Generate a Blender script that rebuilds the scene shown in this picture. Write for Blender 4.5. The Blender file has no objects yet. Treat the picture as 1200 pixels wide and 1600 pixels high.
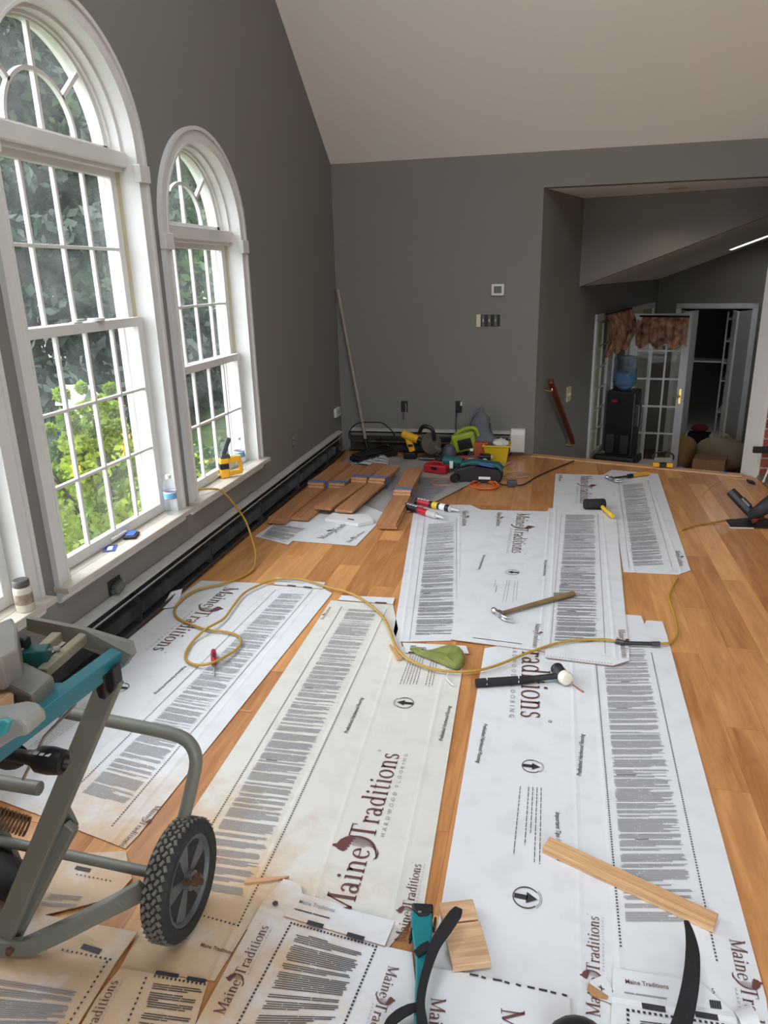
import bpy, bmesh, math, random
from mathutils import Vector, Matrix
from mathutils.geometry import tessellate_polygon
import numpy as np

random.seed(7)
PI = math.pi
R = math.radians
scene = bpy.context.scene
COL = scene.collection

# ---------------------------------------------------------------- camera
CAM_H = 1.55
PITCH, YAW, ROLL, FPX = R(18.102), R(13.145), R(-1.461), 1132.7
_f = Vector((-math.sin(YAW) * math.cos(PITCH), math.cos(YAW) * math.cos(PITCH), -math.sin(PITCH)))
_r = Vector((math.cos(YAW), math.sin(YAW), 0))
_u = _r.cross(_f)
_r2 = _r * math.cos(ROLL) + _u * math.sin(ROLL)
_u2 = -_r * math.sin(ROLL) + _u * math.cos(ROLL)
CAM_M = Matrix((_r2, _u2, -_f)).transposed()
cam_d = bpy.data.cameras.new('camera')
cam = bpy.data.objects.new('camera', cam_d)
COL.objects.link(cam)
cam.matrix_world = Matrix.Translation((0, 0, CAM_H)) @ CAM_M.to_4x4()
cam_d.sensor_fit = 'VERTICAL'
cam_d.sensor_height = 36.0
cam_d.lens = FPX / 1600 * 36.0
cam_d.clip_start = 0.02
cam_d.clip_end = 300
scene.camera = cam

# ---------------------------------------------------------------- world, exposure, daylight
world = bpy.data.worlds.new('overcast_sky')
scene.world = world
world.use_nodes = True
_bg = world.node_tree.nodes['Background']
_bg.inputs['Color'].default_value = (0.86, 0.93, 1.0, 1)
_bg.inputs['Strength'].default_value = 5.0
scene.view_settings.view_transform = 'Standard'
scene.view_settings.look = 'None'
scene.view_settings.exposure = 0.42
scene.view_settings.gamma = 1.0
scene.view_settings.use_curve_mapping = False
try:
    scene.cycles.use_denoising = True
    scene.cycles.max_bounces = 10
    scene.cycles.diffuse_bounces = 5
    scene.cycles.transparent_max_bounces = 24
    scene.cycles.sample_clamp_indirect = 6.0
    scene.cycles.caustics_reflective = False
    scene.cycles.caustics_refractive = False
except Exception:
    pass


# soft daylight of a bright overcast sky, strongest from the garden side
sun_d = bpy.data.lights.new('overcast_sun', 'SUN')
sun_d.energy = 5.0
sun_d.angle = R(80)
sun_d.color = (0.95, 0.98, 1.0)
sun = bpy.data.objects.new('overcast_sun', sun_d)
COL.objects.link(sun)
sun.rotation_euler = Vector((1.0, 0.12, -0.95)).to_track_quat('-Z', 'Y').to_euler()


def sky_portal(name, loc, aim, sx, sy):
    """guides the sky's own light through an opening; gives off nothing itself"""
    d = bpy.data.lights.new(name, 'AREA')
    d.shape = 'RECTANGLE'
    d.size, d.size_y = sx, sy
    d.cycles.is_portal = True
    o = bpy.data.objects.new(name, d)
    COL.objects.link(o)
    o.location = loc
    o.rotation_euler = Vector(aim).to_track_quat('-Z', 'Y').to_euler()


sky_portal('portal_tall_window', (-2.2, 2.805, 1.5), (1, 0, 0), 1.0, 2.3)
sky_portal('portal_small_window', (-2.2, 3.925, 1.35), (1, 0, 0), 1.0, 2.0)
sky_portal('portal_near_window', (-2.2, 1.68, 1.35), (1, 0, 0), 1.0, 2.0)
for _x in (-1.25, 0.35):
    sky_portal('portal_added_roof_opening', (_x + 0.5, 1.45, 4.30), (0, 0.6, -0.8), 1.05, 2.05)  # for the roof openings added out of view to brighten the ceiling
sky_portal('portal_added_rear_opening', (0.9, -0.98, 1.1), (0, 1, 0), 1.9, 2.2)  # for the opening added behind the viewer; no door is built

# ---------------------------------------------------------------- where a line of sight meets a surface of the room
CAM_P = Vector((0, 0, CAM_H))
XL, YB, ZC = -1.88, 6.41, 2.44


def sight(px, py):
    return CAM_M @ Vector((px - 600, -(py - 800), -FPX))


def FL(px, py, z=0.0):          # on a level plane
    d = sight(px, py)
    return CAM_P + d * ((z - CAM_H) / d.z)


def LW(px, py, x=XL):           # on a plane parallel to the window wall
    d = sight(px, py)
    return CAM_P + d * (x / d.x)


def BW(px, py, y=YB):           # on a plane parallel to the far wall
    d = sight(px, py)
    return CAM_P + d * (y / d.y)


TH = R(17.5)                    # the stairwell is turned against the room
E1 = Vector((math.cos(TH), -math.sin(TH), 0))
E2 = Vector((math.sin(TH), math.cos(TH), 0))
EO = Vector((-0.124, 6.42, 0))


def SW(s, d, z):                # stairwell coordinates to world
    return EO + E1 * s + E2 * d + Vector((0, 0, z))


# ---------------------------------------------------------------- materials
MATS = {}


def lin(c):
    return tuple(((v / 255) / 12.92 if v / 255 <= 0.04045 else ((v / 255 + 0.055) / 1.055) ** 2.4) for v in c)


def mat(name, rgb, rough=0.5, metal=0.0, var=0.0, scale=8.0, bump=0.0, bscale=60.0, spec=0.5, coat=0.0):
    """rgb in 0-255 display values; var = brightness variation by noise"""
    if name in MATS:
        return MATS[name]
    m = bpy.data.materials.new(name)
    m.use_nodes = True
    nt = m.node_tree
    b = nt.nodes['Principled BSDF']
    c = lin(rgb)
    b.inputs['Base Color'].default_value = (*c, 1)
    b.inputs['Roughness'].default_value = rough
    b.inputs['Metallic'].default_value = metal
    b.inputs['Specular IOR Level'].default_value = spec
    b.inputs['Coat Weight'].default_value = coat
    tc = nt.nodes.new('ShaderNodeTexCoord')
    if var > 0:
        n = nt.nodes.new('ShaderNodeTexNoise')
        n.inputs['Scale'].default_value = scale
        n.inputs['Detail'].default_value = 4
        nt.links.new(tc.outputs['Object'], n.inputs['Vector'])
        cr = nt.nodes.new('ShaderNodeValToRGB')
        cr.color_ramp.elements[0].position = 0.3
        cr.color_ramp.elements[1].position = 0.7
        cr.color_ramp.elements[0].color = (*[v * (1 - var) for v in c], 1)
        cr.color_ramp.elements[1].color = (*[min(1, v * (1 + var)) for v in c], 1)
        nt.links.new(n.outputs['Fac'], cr.inputs['Fac'])
        nt.links.new(cr.outputs['Color'], b.inputs['Base Color'])
    if bump > 0:
        n2 = nt.nodes.new('ShaderNodeTexNoise')
        n2.inputs['Scale'].default_value = bscale
        n2.inputs['Detail'].default_value = 5
        nt.links.new(tc.outputs['Object'], n2.inputs['Vector'])
        bp = nt.nodes.new('ShaderNodeBump')
        bp.inputs['Strength'].default_value = bump
        bp.inputs['Distance'].default_value = 0.01
        nt.links.new(n2.outputs['Fac'], bp.inputs['Height'])
        nt.links.new(bp.outputs['Normal'], b.inputs['Normal'])
    MATS[name] = m
    return m


def emit_mat(name, rgb, strength):
    m = bpy.data.materials.new(name)
    m.use_nodes = True
    b = m.node_tree.nodes['Principled BSDF']
    b.inputs['Base Color'].default_value = (*lin(rgb), 1)
    b.inputs['Emission Color'].default_value = (*lin(rgb), 1)
    b.inputs['Emission Strength'].default_value = strength
    return m


def glass_mat(name, tint=(1, 1, 1), haze=0.06):
    """thin pane: straight-through light, a mirror reflection and a film of dirt"""
    m = bpy.data.materials.new(name)
    m.use_nodes = True
    nt = m.node_tree
    nt.nodes.clear()
    out = nt.nodes.new('ShaderNodeOutputMaterial')
    tr = nt.nodes.new('ShaderNodeBsdfTransparent')
    tr.inputs['Color'].default_value = (*tint, 1)
    gl = nt.nodes.new('ShaderNodeBsdfGlossy')
    gl.inputs['Roughness'].default_value = 0.02
    fr = nt.nodes.new('ShaderNodeFresnel')
    fr.inputs['IOR'].default_value = 1.45
    mx = nt.nodes.new('ShaderNodeMixShader')
    geo = nt.nodes.new('ShaderNodeNewGeometry')
    front = nt.nodes.new('ShaderNodeMath')       # mirror only on the side facing the viewer: a thin pane has one
    front.operation = 'MULTIPLY_ADD'
    front.inputs[1].default_value = -1.0
    front.inputs[2].default_value = 1.0
    nt.links.new(geo.outputs['Backfacing'], front.inputs[0])
    fm = nt.nodes.new('ShaderNodeMath')
    fm.operation = 'MULTIPLY'
    nt.links.new(fr.outputs[0], fm.inputs[0])
    nt.links.new(front.outputs[0], fm.inputs[1])
    nt.links.new(fm.outputs[0], mx.inputs[0])
    nt.links.new(tr.outputs[0], mx.inputs[1])
    nt.links.new(gl.outputs[0], mx.inputs[2])
    df = nt.nodes.new('ShaderNodeBsdfTranslucent')
    df.inputs['Color'].default_value = (0.9, 0.95, 0.95, 1)
    tc = nt.nodes.new('ShaderNodeTexCoord')
    ns = nt.nodes.new('ShaderNodeTexNoise')
    ns.inputs['Scale'].default_value = 3.0
    ns.inputs['Detail'].default_value = 6
    nt.links.new(tc.outputs['Object'], ns.inputs['Vector'])
    mr = nt.nodes.new('ShaderNodeMapRange')
    mr.inputs['From Min'].default_value = 0.35
    mr.inputs['From Max'].default_value = 0.75
    mr.inputs['To Min'].default_value = haze * 0.3
    mr.inputs['To Max'].default_value = haze * 2.0
    nt.links.new(ns.outputs['Fac'], mr.inputs['Value'])
    m2 = nt.nodes.new('ShaderNodeMixShader')
    nt.links.new(mr.outputs[0], m2.inputs[0])
    nt.links.new(mx.outputs[0], m2.inputs[1])
    nt.links.new(df.outputs[0], m2.inputs[2])
    nt.links.new(m2.outputs[0], out.inputs['Surface'])
    MATS[name] = m
    return m


def wood_mat(name, lo, hi, rough=0.35, along='Y', grain=14.0, spread=0.35, world=True, coat=0.0):
    """long-grained timber; each board takes its own tone from the object's random value"""
    m = bpy.data.materials.new(name)
    m.use_nodes = True
    nt = m.node_tree
    b = nt.nodes['Principled BSDF']
    b.inputs['Roughness'].default_value = rough
    b.inputs['Coat Weight'].default_value = coat
    b.inputs['Coat Roughness'].default_value = 0.15
    if world:
        src = nt.nodes.new('ShaderNodeNewGeometry').outputs['Position']
    else:
        src = nt.nodes.new('ShaderNodeTexCoord').outputs['Object']
    oi = nt.nodes.new('ShaderNodeObjectInfo')
    off = nt.nodes.new('ShaderNodeVectorMath')
    off.operation = 'MULTIPLY_ADD'
    cmb = nt.nodes.new('ShaderNodeCombineXYZ')
    for i in range(3):
        nt.links.new(oi.outputs['Random'], cmb.inputs[i])
    off.inputs[1].default_value = (17, 23, 11)
    nt.links.new(cmb.outputs[0], off.inputs[0])
    nt.links.new(src, off.inputs[2])
    mp = nt.nodes.new('ShaderNodeMapping')
    sc = {'X': (1.2, grain, grain), 'Y': (grain, 1.2, grain), 'Z': (grain, grain, 1.2)}[along]
    mp.inputs['Scale'].default_value = sc
    nt.links.new(off.outputs[0], mp.inputs['Vector'])
    n = nt.nodes.new('ShaderNodeTexNoise')
    n.inputs['Scale'].default_value = 2.2
    n.inputs['Detail'].default_value = 7
    n.inputs['Roughness'].default_value = 0.6
    n.inputs['Distortion'].default_value = 0.6
    nt.links.new(mp.outputs[0], n.inputs['Vector'])
    # tone = grain * (1-spread) + random * spread
    a1 = nt.nodes.new('ShaderNodeMath')
    a1.operation = 'MULTIPLY_ADD'
    a1.inputs[1].default_value = spread
    nt.links.new(oi.outputs['Random'], a1.inputs[0])
    mr = nt.nodes.new('ShaderNodeMapRange')
    mr.inputs['From Min'].default_value = 0.3
    mr.inputs['From Max'].default_value = 0.72
    mr.inputs['To Max'].default_value = 1 - spread
    nt.links.new(n.outputs['Fac'], mr.inputs['Value'])
    nt.links.new(mr.outputs[0], a1.inputs[2])
    cr = nt.nodes.new('ShaderNodeValToRGB')
    cr.color_ramp.elements[0].color = (*lin(lo), 1)
    cr.color_ramp.elements[1].color = (*lin(hi), 1)
    nt.links.new(a1.outputs[0], cr.inputs['Fac'])
    nt.links.new(cr.outputs['Color'], b.inputs['Base Color'])
    MATS[name] = m
    return m


def card_mat(name='box_board', lo=(206, 208, 211), hi=(213, 215, 218)):
    """white coated box board; sawdust lies thick round the saw and thins out away from it"""
    m = bpy.data.materials.new(name)
    m.use_nodes = True
    nt = m.node_tree
    b = nt.nodes['Principled BSDF']
    b.inputs['Roughness'].default_value = 0.42
    pos = nt.nodes.new('ShaderNodeNewGeometry').outputs['Position']
    dist = nt.nodes.new('ShaderNodeVectorMath')
    dist.operation = 'DISTANCE'
    dist.inputs[1].default_value = (-1.12, 1.08, 0)
    nt.links.new(pos, dist.inputs[0])
    n = nt.nodes.new('ShaderNodeTexNoise')
    n.inputs['Scale'].default_value = 6.0
    n.inputs['Detail'].default_value = 9
    n.inputs['Roughness'].default_value = 0.68
    nt.links.new(pos, n.inputs['Vector'])
    fall = nt.nodes.new('ShaderNodeMapRange')
    fall.inputs['From Min'].default_value = 0.42
    fall.inputs['From Max'].default_value = 1.05
    fall.inputs['To Min'].default_value = 0.30
    fall.inputs['To Max'].default_value = -0.26
    nt.links.new(dist.outputs['Value'], fall.inputs['Value'])
    add = nt.nodes.new('ShaderNodeMath')
    add.operation = 'ADD'
    nt.links.new(n.outputs['Fac'], add.inputs[0])
    nt.links.new(fall.outputs[0], add.inputs[1])
    msk = nt.nodes.new('ShaderNodeMapRange')
    msk.inputs['From Min'].default_value = 0.47
    msk.inputs['From Max'].default_value = 0.82
    msk.inputs['To Max'].default_value = 0.85
    nt.links.new(add.outputs[0], msk.inputs['Value'])
    # faint grey scuffs
    n2 = nt.nodes.new('ShaderNodeTexNoise')
    n2.inputs['Scale'].default_value = 11.0
    n2.inputs['Detail'].default_value = 8
    nt.links.new(pos, n2.inputs['Vector'])
    cr = nt.nodes.new('ShaderNodeValToRGB')
    cr.color_ramp.elements[0].position = 0.33
    cr.color_ramp.elements[1].position = 0.5
    cr.color_ramp.elements[0].color = (*lin(lo), 1)
    cr.color_ramp.elements[1].color = (*lin(hi), 1)
    nt.links.new(n2.outputs['Fac'], cr.inputs['Fac'])
    mx = nt.nodes.new('ShaderNodeMix')
    mx.data_type = 'RGBA'
    nt.links.new(msk.outputs[0], mx.inputs['Factor'])
    nt.links.new(cr.outputs['Color'], mx.inputs[6])
    mx.inputs[7].default_value = (*lin((196, 158, 112)), 1)
    nt.links.new(mx.outputs[2], b.inputs['Base Color'])
    # soft dents
    n3 = nt.nodes.new('ShaderNodeTexNoise')
    n3.inputs['Scale'].default_value = 9.0
    n3.inputs['Detail'].default_value = 3
    nt.links.new(pos, n3.inputs['Vector'])
    bp = nt.nodes.new('ShaderNodeBump')
    bp.inputs['Strength'].default_value = 0.25
    bp.inputs['Distance'].default_value = 0.012
    nt.links.new(n3.outputs['Fac'], bp.inputs['Height'])
    nt.links.new(bp.outputs['Normal'], b.inputs['Normal'])
    MATS[name] = m
    return m


def leaf_mat(name, a, b_, trans=0.35):
    m = bpy.data.materials.new(name)
    m.use_nodes = True
    nt = m.node_tree
    b = nt.nodes['Principled BSDF']
    b.inputs['Roughness'].default_value = 0.5
    pos = nt.nodes.new('ShaderNodeNewGeometry')
    n = nt.nodes.new('ShaderNodeTexNoise')
    n.inputs['Scale'].default_value = 2.3
    n.inputs['Detail'].default_value = 5
    nt.links.new(pos.outputs['Position'], n.inputs['Vector'])
    cr = nt.nodes.new('ShaderNodeValToRGB')
    cr.color_ramp.elements[0].position = 0.35
    cr.color_ramp.elements[1].position = 0.68
    cr.color_ramp.elements[0].color = (*lin(a), 1)
    cr.color_ramp.elements[1].color = (*lin(b_), 1)
    nt.links.new(n.outputs['Fac'], cr.inputs['Fac'])
    nt.links.new(cr.outputs['Color'], b.inputs['Base Color'])
    tl = nt.nodes.new('ShaderNodeBsdfTranslucent')
    nt.links.new(cr.outputs['Color'], tl.inputs['Color'])
    mx = nt.nodes.new('ShaderNodeMixShader')
    mx.inputs[0].default_value = trans
    out = nt.nodes['Material Output']
    nt.links.new(b.outputs[0], mx.inputs[1])
    nt.links.new(tl.outputs[0], mx.inputs[2])
    nt.links.new(mx.outputs[0], out.inputs['Surface'])
    MATS[name] = m
    return m


WALL = mat('wall_paint', (124, 121, 115), 0.75, var=0.02, scale=3, bump=0.04, bscale=180)
CEIL = mat('ceiling_paint', (242, 238, 231), 0.9, bump=0.03, bscale=150)
WHITE = mat('white_trim', (212, 211, 207), 0.4, var=0.03, scale=6)
SILL = mat('sill_paint', (186, 178, 165), 0.5, var=0.10, scale=9, bump=0.05, bscale=30)
FLOOR = wood_mat('floor_boards', (150, 92, 48), (224, 166, 106), rough=0.33, along='Y', grain=11, spread=0.48, coat=0.15)
BUNDLE = wood_mat('new_boards', (150, 100, 66), (200, 146, 102), rough=0.45, along='Y', grain=16, spread=0.35)
FIR = wood_mat('light_softwood', (166, 116, 72), (228, 186, 140), rough=0.55, along='X', grain=42, spread=0.12, world=False)
OAKBLK = wood_mat('light_oak', (164, 122, 84), (222, 186, 148), rough=0.5, along='Y', grain=34, spread=0.2, world=False)
DARKWOOD = mat('stained_wood', (106, 50, 28), 0.3, var=0.15, scale=12)
GLASS = glass_mat('window_glass', haze=0.018)
CARD = card_mat()
DUSTY = card_mat('dusty_box_board', (150, 148, 144), (168, 166, 162))
CREAM = card_mat('cream_box_board', (202, 200, 193), (209, 207, 200))
KRAFT = mat('kraft_board', (168, 126, 86), 0.8, var=0.08, scale=20)
INK = mat('black_ink', (46, 45, 48), 0.5)
INKGREY = mat('grey_ink', (142, 142, 147), 0.55)
BROWNINK = mat('brown_ink', (98, 58, 56), 0.5)
BLACK = mat('black_plastic', (22, 22, 24), 0.45, var=0.1, scale=20)
RUBBER = mat('black_rubber', (30, 30, 31), 0.8, bump=0.1, bscale=90)
STEEL = mat('steel', (190, 190, 190), 0.28, 0.95, var=0.08, scale=20)
DSTEEL = mat('dark_steel', (84, 84, 86), 0.4, 0.85, var=0.12, scale=14)
DUST = mat('dusty_black_metal', (48, 49, 50), 0.65, 0.3, var=0.35, scale=7)
# ---------------------------------------------------------------- building helpers
def tag(o, label=None, cat=None, group=None, kind=None):
    if label:
        o['label'] = label
    if cat:
        o['category'] = cat
    if group:
        o['group'] = group
    if kind:
        o['kind'] = kind
    return o


def thing(name, label, cat, loc=(0, 0, 0), rot=(0, 0, 0), group=None):
    o = bpy.data.objects.new(name, None)
    o.empty_display_size = 0.05
    COL.objects.link(o)
    o.location = Vector(loc)
    o.rotation_euler = rot.to_euler() if isinstance(rot, Matrix) else rot
    return tag(o, label, cat, group)


def frame(dirx, up=(0, 0, 1)):
    """rotation matrix whose x axis follows dirx and whose z axis leans to up"""
    x = Vector(dirx).normalized()
    z = Vector(up)
    y = z.cross(x).normalized()
    z = x.cross(y).normalized()
    return Matrix((x, y, z)).transposed()


class MB:
    def __init__(self):
        self.v, self.f, self.mi = [], [], []

    def add(self, vs, fs, mi=0):
        b = len(self.v)
        self.v += [Vector(p) for p in vs]
        self.f += [tuple(b + i for i in f) for f in fs]
        self.mi += [mi] * len(fs)
        return self

    def box(self, c, s, rot=None, taper=1.0, mi=0):
        c = Vector(c)
        hx, hy, hz = s[0] / 2, s[1] / 2, s[2] / 2
        vs = []
        for sz in (-1, 1):
            t = taper if sz > 0 else 1.0
            for sx, sy in ((-1, -1), (1, -1), (1, 1), (-1, 1)):
                p = Vector((sx * hx * t, sy * hy * t, sz * hz))
                if rot is not None:
                    p = rot @ p
                vs.append(c + p)
        return self.add(vs, [(3, 2, 1, 0), (4, 5, 6, 7), (0, 1, 5, 4), (1, 2, 6, 5), (2, 3, 7, 6), (3, 0, 4, 7)], mi)

    def bb(self, lo, hi, mi=0):
        lo, hi = Vector(lo), Vector(hi)
        return self.box((lo + hi) / 2, hi - lo, mi=mi)

    def bar(self, a, b, w, h, up=(0, 0, 1), mi=0):
        """straight bar of section w x h from a to b"""
        a, b = Vector(a), Vector(b)
        return self.box((a + b) / 2, ((b - a).length, w, h), frame(b - a, up), mi=mi)

    def cyl(self, a, b, r0, r1=None, n=16, cap=True, mi=0):
        a, b = Vector(a), Vector(b)
        r1 = r0 if r1 is None else r1
        d = (b - a).normalized()
        t = Vector((0, 0, 1)) if abs(d.z) < 0.9 else Vector((1, 0, 0))
        u = d.cross(t).normalized()
        w = d.cross(u)
        vs, fs = [], []
        for p, r in ((a, r0), (b, r1)):
            for i in range(n):
                an = 2 * PI * i / n
                vs.append(p + (u * math.cos(an) + w * math.sin(an)) * r)
        for i in range(n):
            j = (i + 1) % n
            fs.append((i, n + i, n + j, j))
        if cap:
            fs.append(tuple(range(n)))
            fs.append(tuple(range(2 * n - 1, n - 1, -1)))
        return self.add(vs, fs, mi)

    def lathe(self, prof, a, axis=(0, 0, 1), n=20, mi=0):
        """prof: list of (r, h) along axis from point a"""
        a = Vector(a)
        d = Vector(axis).normalized()
        t = Vector((0, 0, 1)) if abs(d.z) < 0.9 else Vector((1, 0, 0))
        u = d.cross(t).normalized()
        w = d.cross(u)
        vs, fs = [], []
        for r, h in prof:
            for i in range(n):
                an = 2 * PI * i / n
                vs.append(a + d * h + (u * math.cos(an) + w * math.sin(an)) * max(r, 1e-5))
        for k in range(len(prof) - 1):
            for i in range(n):
                j = (i + 1) % n
                fs.append((k * n + i, (k + 1) * n + i, (k + 1) * n + j, k * n + j))
        fs.append(tuple(range(n)))
        m = (len(prof) - 1) * n
        fs.append(tuple(range(m + n - 1, m - 1, -1)))
        return self.add(vs, fs, mi)

    def tube(self, pts, r, n=8, smooth=True, mi=0, flat=None):
        """round (or flattened) tube along a path; Catmull-Rom when smooth; r may be a list"""
        P = [Vector(p) for p in pts]
        rs = list(r) if isinstance(r, (list, tuple)) else [r] * len(P)
        if smooth and len(P) > 2:
            Q, RR = [], []
            for i in range(len(P) - 1):
                p0, p1, p2, p3 = P[max(i - 1, 0)], P[i], P[i + 1], P[min(i + 2, len(P) - 1)]
                k = 6
                for j in range(k):
                    t = j / k
                    Q.append(0.5 * ((2 * p1) + (p2 - p0) * t + (2 * p0 - 5 * p1 + 4 * p2 - p3) * t * t + (3 * p1 - p0 - 3 * p2 + p3) * t ** 3))
                    RR.append(rs[i] * (1 - t) + rs[i + 1] * t)
            Q.append(P[-1])
            RR.append(rs[-1])
            P, rs = Q, RR
        vs, fs = [], []
        u = None
        for i, p in enumerate(P):
            d = (P[min(i + 1, len(P) - 1)] - P[max(i - 1, 0)]).normalized()
            if u is None:
                t = Vector((0, 0, 1)) if abs(d.z) < 0.9 else Vector((1, 0, 0))
                u = d.cross(t).normalized()
            else:
                u = (u - d * u.dot(d)).normalized()
            w = d.cross(u)
            for j in range(n):
                an = 2 * PI * j / n
                k = flat if flat else 1.0
                vs.append(p + u * (math.cos(an) * rs[i]) + w * (math.sin(an) * rs[i] * k))
        for i in range(len(P) - 1):
            for j in range(n):
                q = (j + 1) % n
                fs.append((i * n + j, i * n + q, (i + 1) * n + q, (i + 1) * n + j))
        fs.append(tuple(range(n - 1, -1, -1)))
        m = (len(P) - 1) * n
        fs.append(tuple(range(m, m + n)))
        return self.add(vs, fs, mi)

    def prism(self, poly, z0, z1, M=None, side=0, mi=0):
        """poly: 2-D outline (x, y), extruded z0..z1; M places it"""
        n = len(poly)
        area = sum(poly[i][0] * poly[(i + 1) % n][1] - poly[(i + 1) % n][0] * poly[i][1] for i in range(n))
        if area < 0:
            poly = poly[::-1]
        vs = [Vector((p[0], p[1], z0)) for p in poly] + [Vector((p[0], p[1], z1)) for p in poly]
        if M is not None:
            vs = [M @ p for p in vs]
        tris = tessellate_polygon([[Vector((p[0], p[1], 0)) for p in poly]])
        b = len(self.v)
        self.v += vs
        for t in tris:
            a, c, d = t
            ar = (poly[c][0] - poly[a][0]) * (poly[d][1] - poly[a][1]) - (poly[d][0] - poly[a][0]) * (poly[c][1] - poly[a][1])
            if ar < 0:
                c, d = d, c
            self.f.append((b + n + a, b + n + c, b + n + d))
            self.f.append((b + a, b + d, b + c))
            self.mi += [mi, mi]
        for i in range(n):
            j = (i + 1) % n
            self.f.append((b + i, b + j, b + n + j, b + n + i))
            self.mi.append(side)
        return self

    def sphere(self, c, r, n=14, k=9, sc=(1, 1, 1), rot=None, mi=0):
        c = Vector(c)
        vs, fs = [], []
        for i in range(k + 1):
            a = PI * i / k
            for j in range(n):
                b = 2 * PI * j / n
                p = Vector((math.sin(a) * math.cos(b) * r * sc[0], math.sin(a) * math.sin(b) * r * sc[1], math.cos(a) * r * sc[2]))
                if rot is not None:
                    p = rot @ p
                vs.append(c + p)
        for i in range(k):
            for j in range(n):
                q = (j + 1) % n
                fs.append((i * n + j, (i + 1) * n + j, (i + 1) * n + q, i * n + q))
        return self.add(vs, fs, mi)

    def build(self, name, m, parent=None, smooth=False, bevel=0.0, local=False, merge=False, angle=40):
        """vertices are world positions unless local; parent keeps the place"""
        me = bpy.data.meshes.new(name)
        vs = self.v
        if parent is not None and not local:
            inv = world_of(parent).inverted()
            vs = [inv @ p for p in vs]
        me.from_pydata([tuple(p) for p in vs], [], self.f)
        ms = m if isinstance(m, (list, tuple)) else [m]
        for q in ms:
            me.materials.append(q)
        if len(ms) > 1:
            me.polygons.foreach_set('material_index', self.mi)
        if merge:
            bm = bmesh.new()
            bm.from_mesh(me)
            bmesh.ops.remove_doubles(bm, verts=bm.verts, dist=1e-5)
            bm.to_mesh(me)
            bm.free()
        o = bpy.data.objects.new(name, me)
        COL.objects.link(o)
        if parent is not None:
            o.parent = parent
        if bevel > 0:
            bv = o.modifiers.new('bevel', 'BEVEL')
            bv.width = bevel
            bv.segments = 2
            bv.limit_method = 'ANGLE'
            bv.angle_limit = R(35)
        if smooth:
            for p in me.polygons:
                p.use_smooth = True
            try:
                me.set_sharp_from_angle(angle=R(angle))
            except Exception:
                pass
        return o


def world_of(o):
    m = Matrix.LocRotScale(o.location, o.rotation_euler.to_quaternion(), o.scale)
    return m if o.parent is None else world_of(o.parent) @ m


def struct(o):
    o['kind'] = 'structure'
    return o


def holes(outer, hole_list):
    """triangles of a flat outline with holes; returns points and triangles"""
    loops = [[Vector((p[0], p[1], 0)) for p in outer]] + [[Vector((p[0], p[1], 0)) for p in h] for h in hole_list]
    pts = [p for l in loops for p in l]
    return pts, tessellate_polygon(loops), [len(l) for l in loops]


def sheet(outer, hole_list, place, thick, mb=None):
    """solid panel from an outline with holes; place(u, v, w) gives the world point"""
    pts, tris, lens = holes(outer, hole_list)
    mb = mb or MB()
    n = len(pts)
    vs = [place(p.x, p.y, 0) for p in pts] + [place(p.x, p.y, thick) for p in pts]
    fs = [tuple(t) for t in tris] + [tuple(n + i for i in reversed(t)) for t in tris]
    s = 0
    for L in lens:
        for i in range(L):
            a, b = s + i, s + (i + 1) % L
            fs.append((a, b, n + b, n + a))
        s += L
    return mb.add(vs, fs)


def copy_tree(o, parent=None):
    c = o.copy()
    COL.objects.link(c)
    if parent is not None:
        c.parent = parent
    for ch in list(o.children):
        copy_tree(ch, c)
    return c


# ================================================================ the room
XR, YR, YRIDGE, ZRIDGE = 4.6, -0.81, 2.80, 5.15
NOSE_A, NOSE_B = Vector((-0.124, 6.42, 0)), Vector((1.50, 5.945, 0))


def nose_y(x):
    return NOSE_A.y + (x - NOSE_A.x) * (NOSE_B.y - NOSE_A.y) / (NOSE_B.x - NOSE_A.x)


fl = MB().prism([(XL - 0.1, YR), (XR, YR), (XR, 5.9), (1.56, 5.9), (1.50, 5.93), (-0.124, 6.405), (XL - 0.1, 6.405)], -0.2, -0.006)
floor = struct(fl.build('floor', FLOOR))

# every board a piece of its own, laid lengthwise towards the far wall
_pl = MB().box((0, 0, 0), (1, 1, 1)).build('plank', FLOOR, floor)
_plank_mesh = _pl.data
bpy.data.objects.remove(_pl)
PW = 0.127
rnd = random.Random(11)
x = XL
while x < 2.55:
    x1 = x + PW
    xm = x + PW / 2
    ymax = 6.405 if x1 < -0.12 else (min(nose_y(x), nose_y(x1)) - 0.015 if xm < 1.5 else 5.86)
    y = 0.85
    first = True
    while y < ymax - 0.02:
        ln = rnd.uniform(0.35, 0.95) if first else rnd.choice([0.55, 0.7, 0.85, 1.05, 1.25]) * rnd.uniform(0.9, 1.1)
        first = False
        y1 = min(y + ln, ymax)
        if ymax - y1 < 0.2:
            y1 = ymax
        p = bpy.data.objects.new('plank', _plank_mesh)
        COL.objects.link(p)
        p.parent = floor
        p.location = (xm, (y + y1) / 2, -0.004)
        p.scale = (PW - 0.0007, y1 - y - 0.0009, 0.008)
        y = y1
    x = x1

_d = (NOSE_B - NOSE_A).normalized()
_n = Vector((-_d.y, _d.x, 0))
if _n.y < 0:
    _n = -_n
NOSEWOOD = wood_mat('nosing_wood', (176, 128, 84), (216, 170, 122), rough=0.4, along='X', grain=16, spread=0.1)
nz = MB()
nz.bar(NOSE_A - _n * 0.035 + Vector((0, 0, -0.006)), NOSE_B - _n * 0.035 + Vector((0, 0, -0.006)), 0.09, 0.028)
struct(nz.build('trim_1', NOSEWOOD, bevel=0.006))

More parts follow.
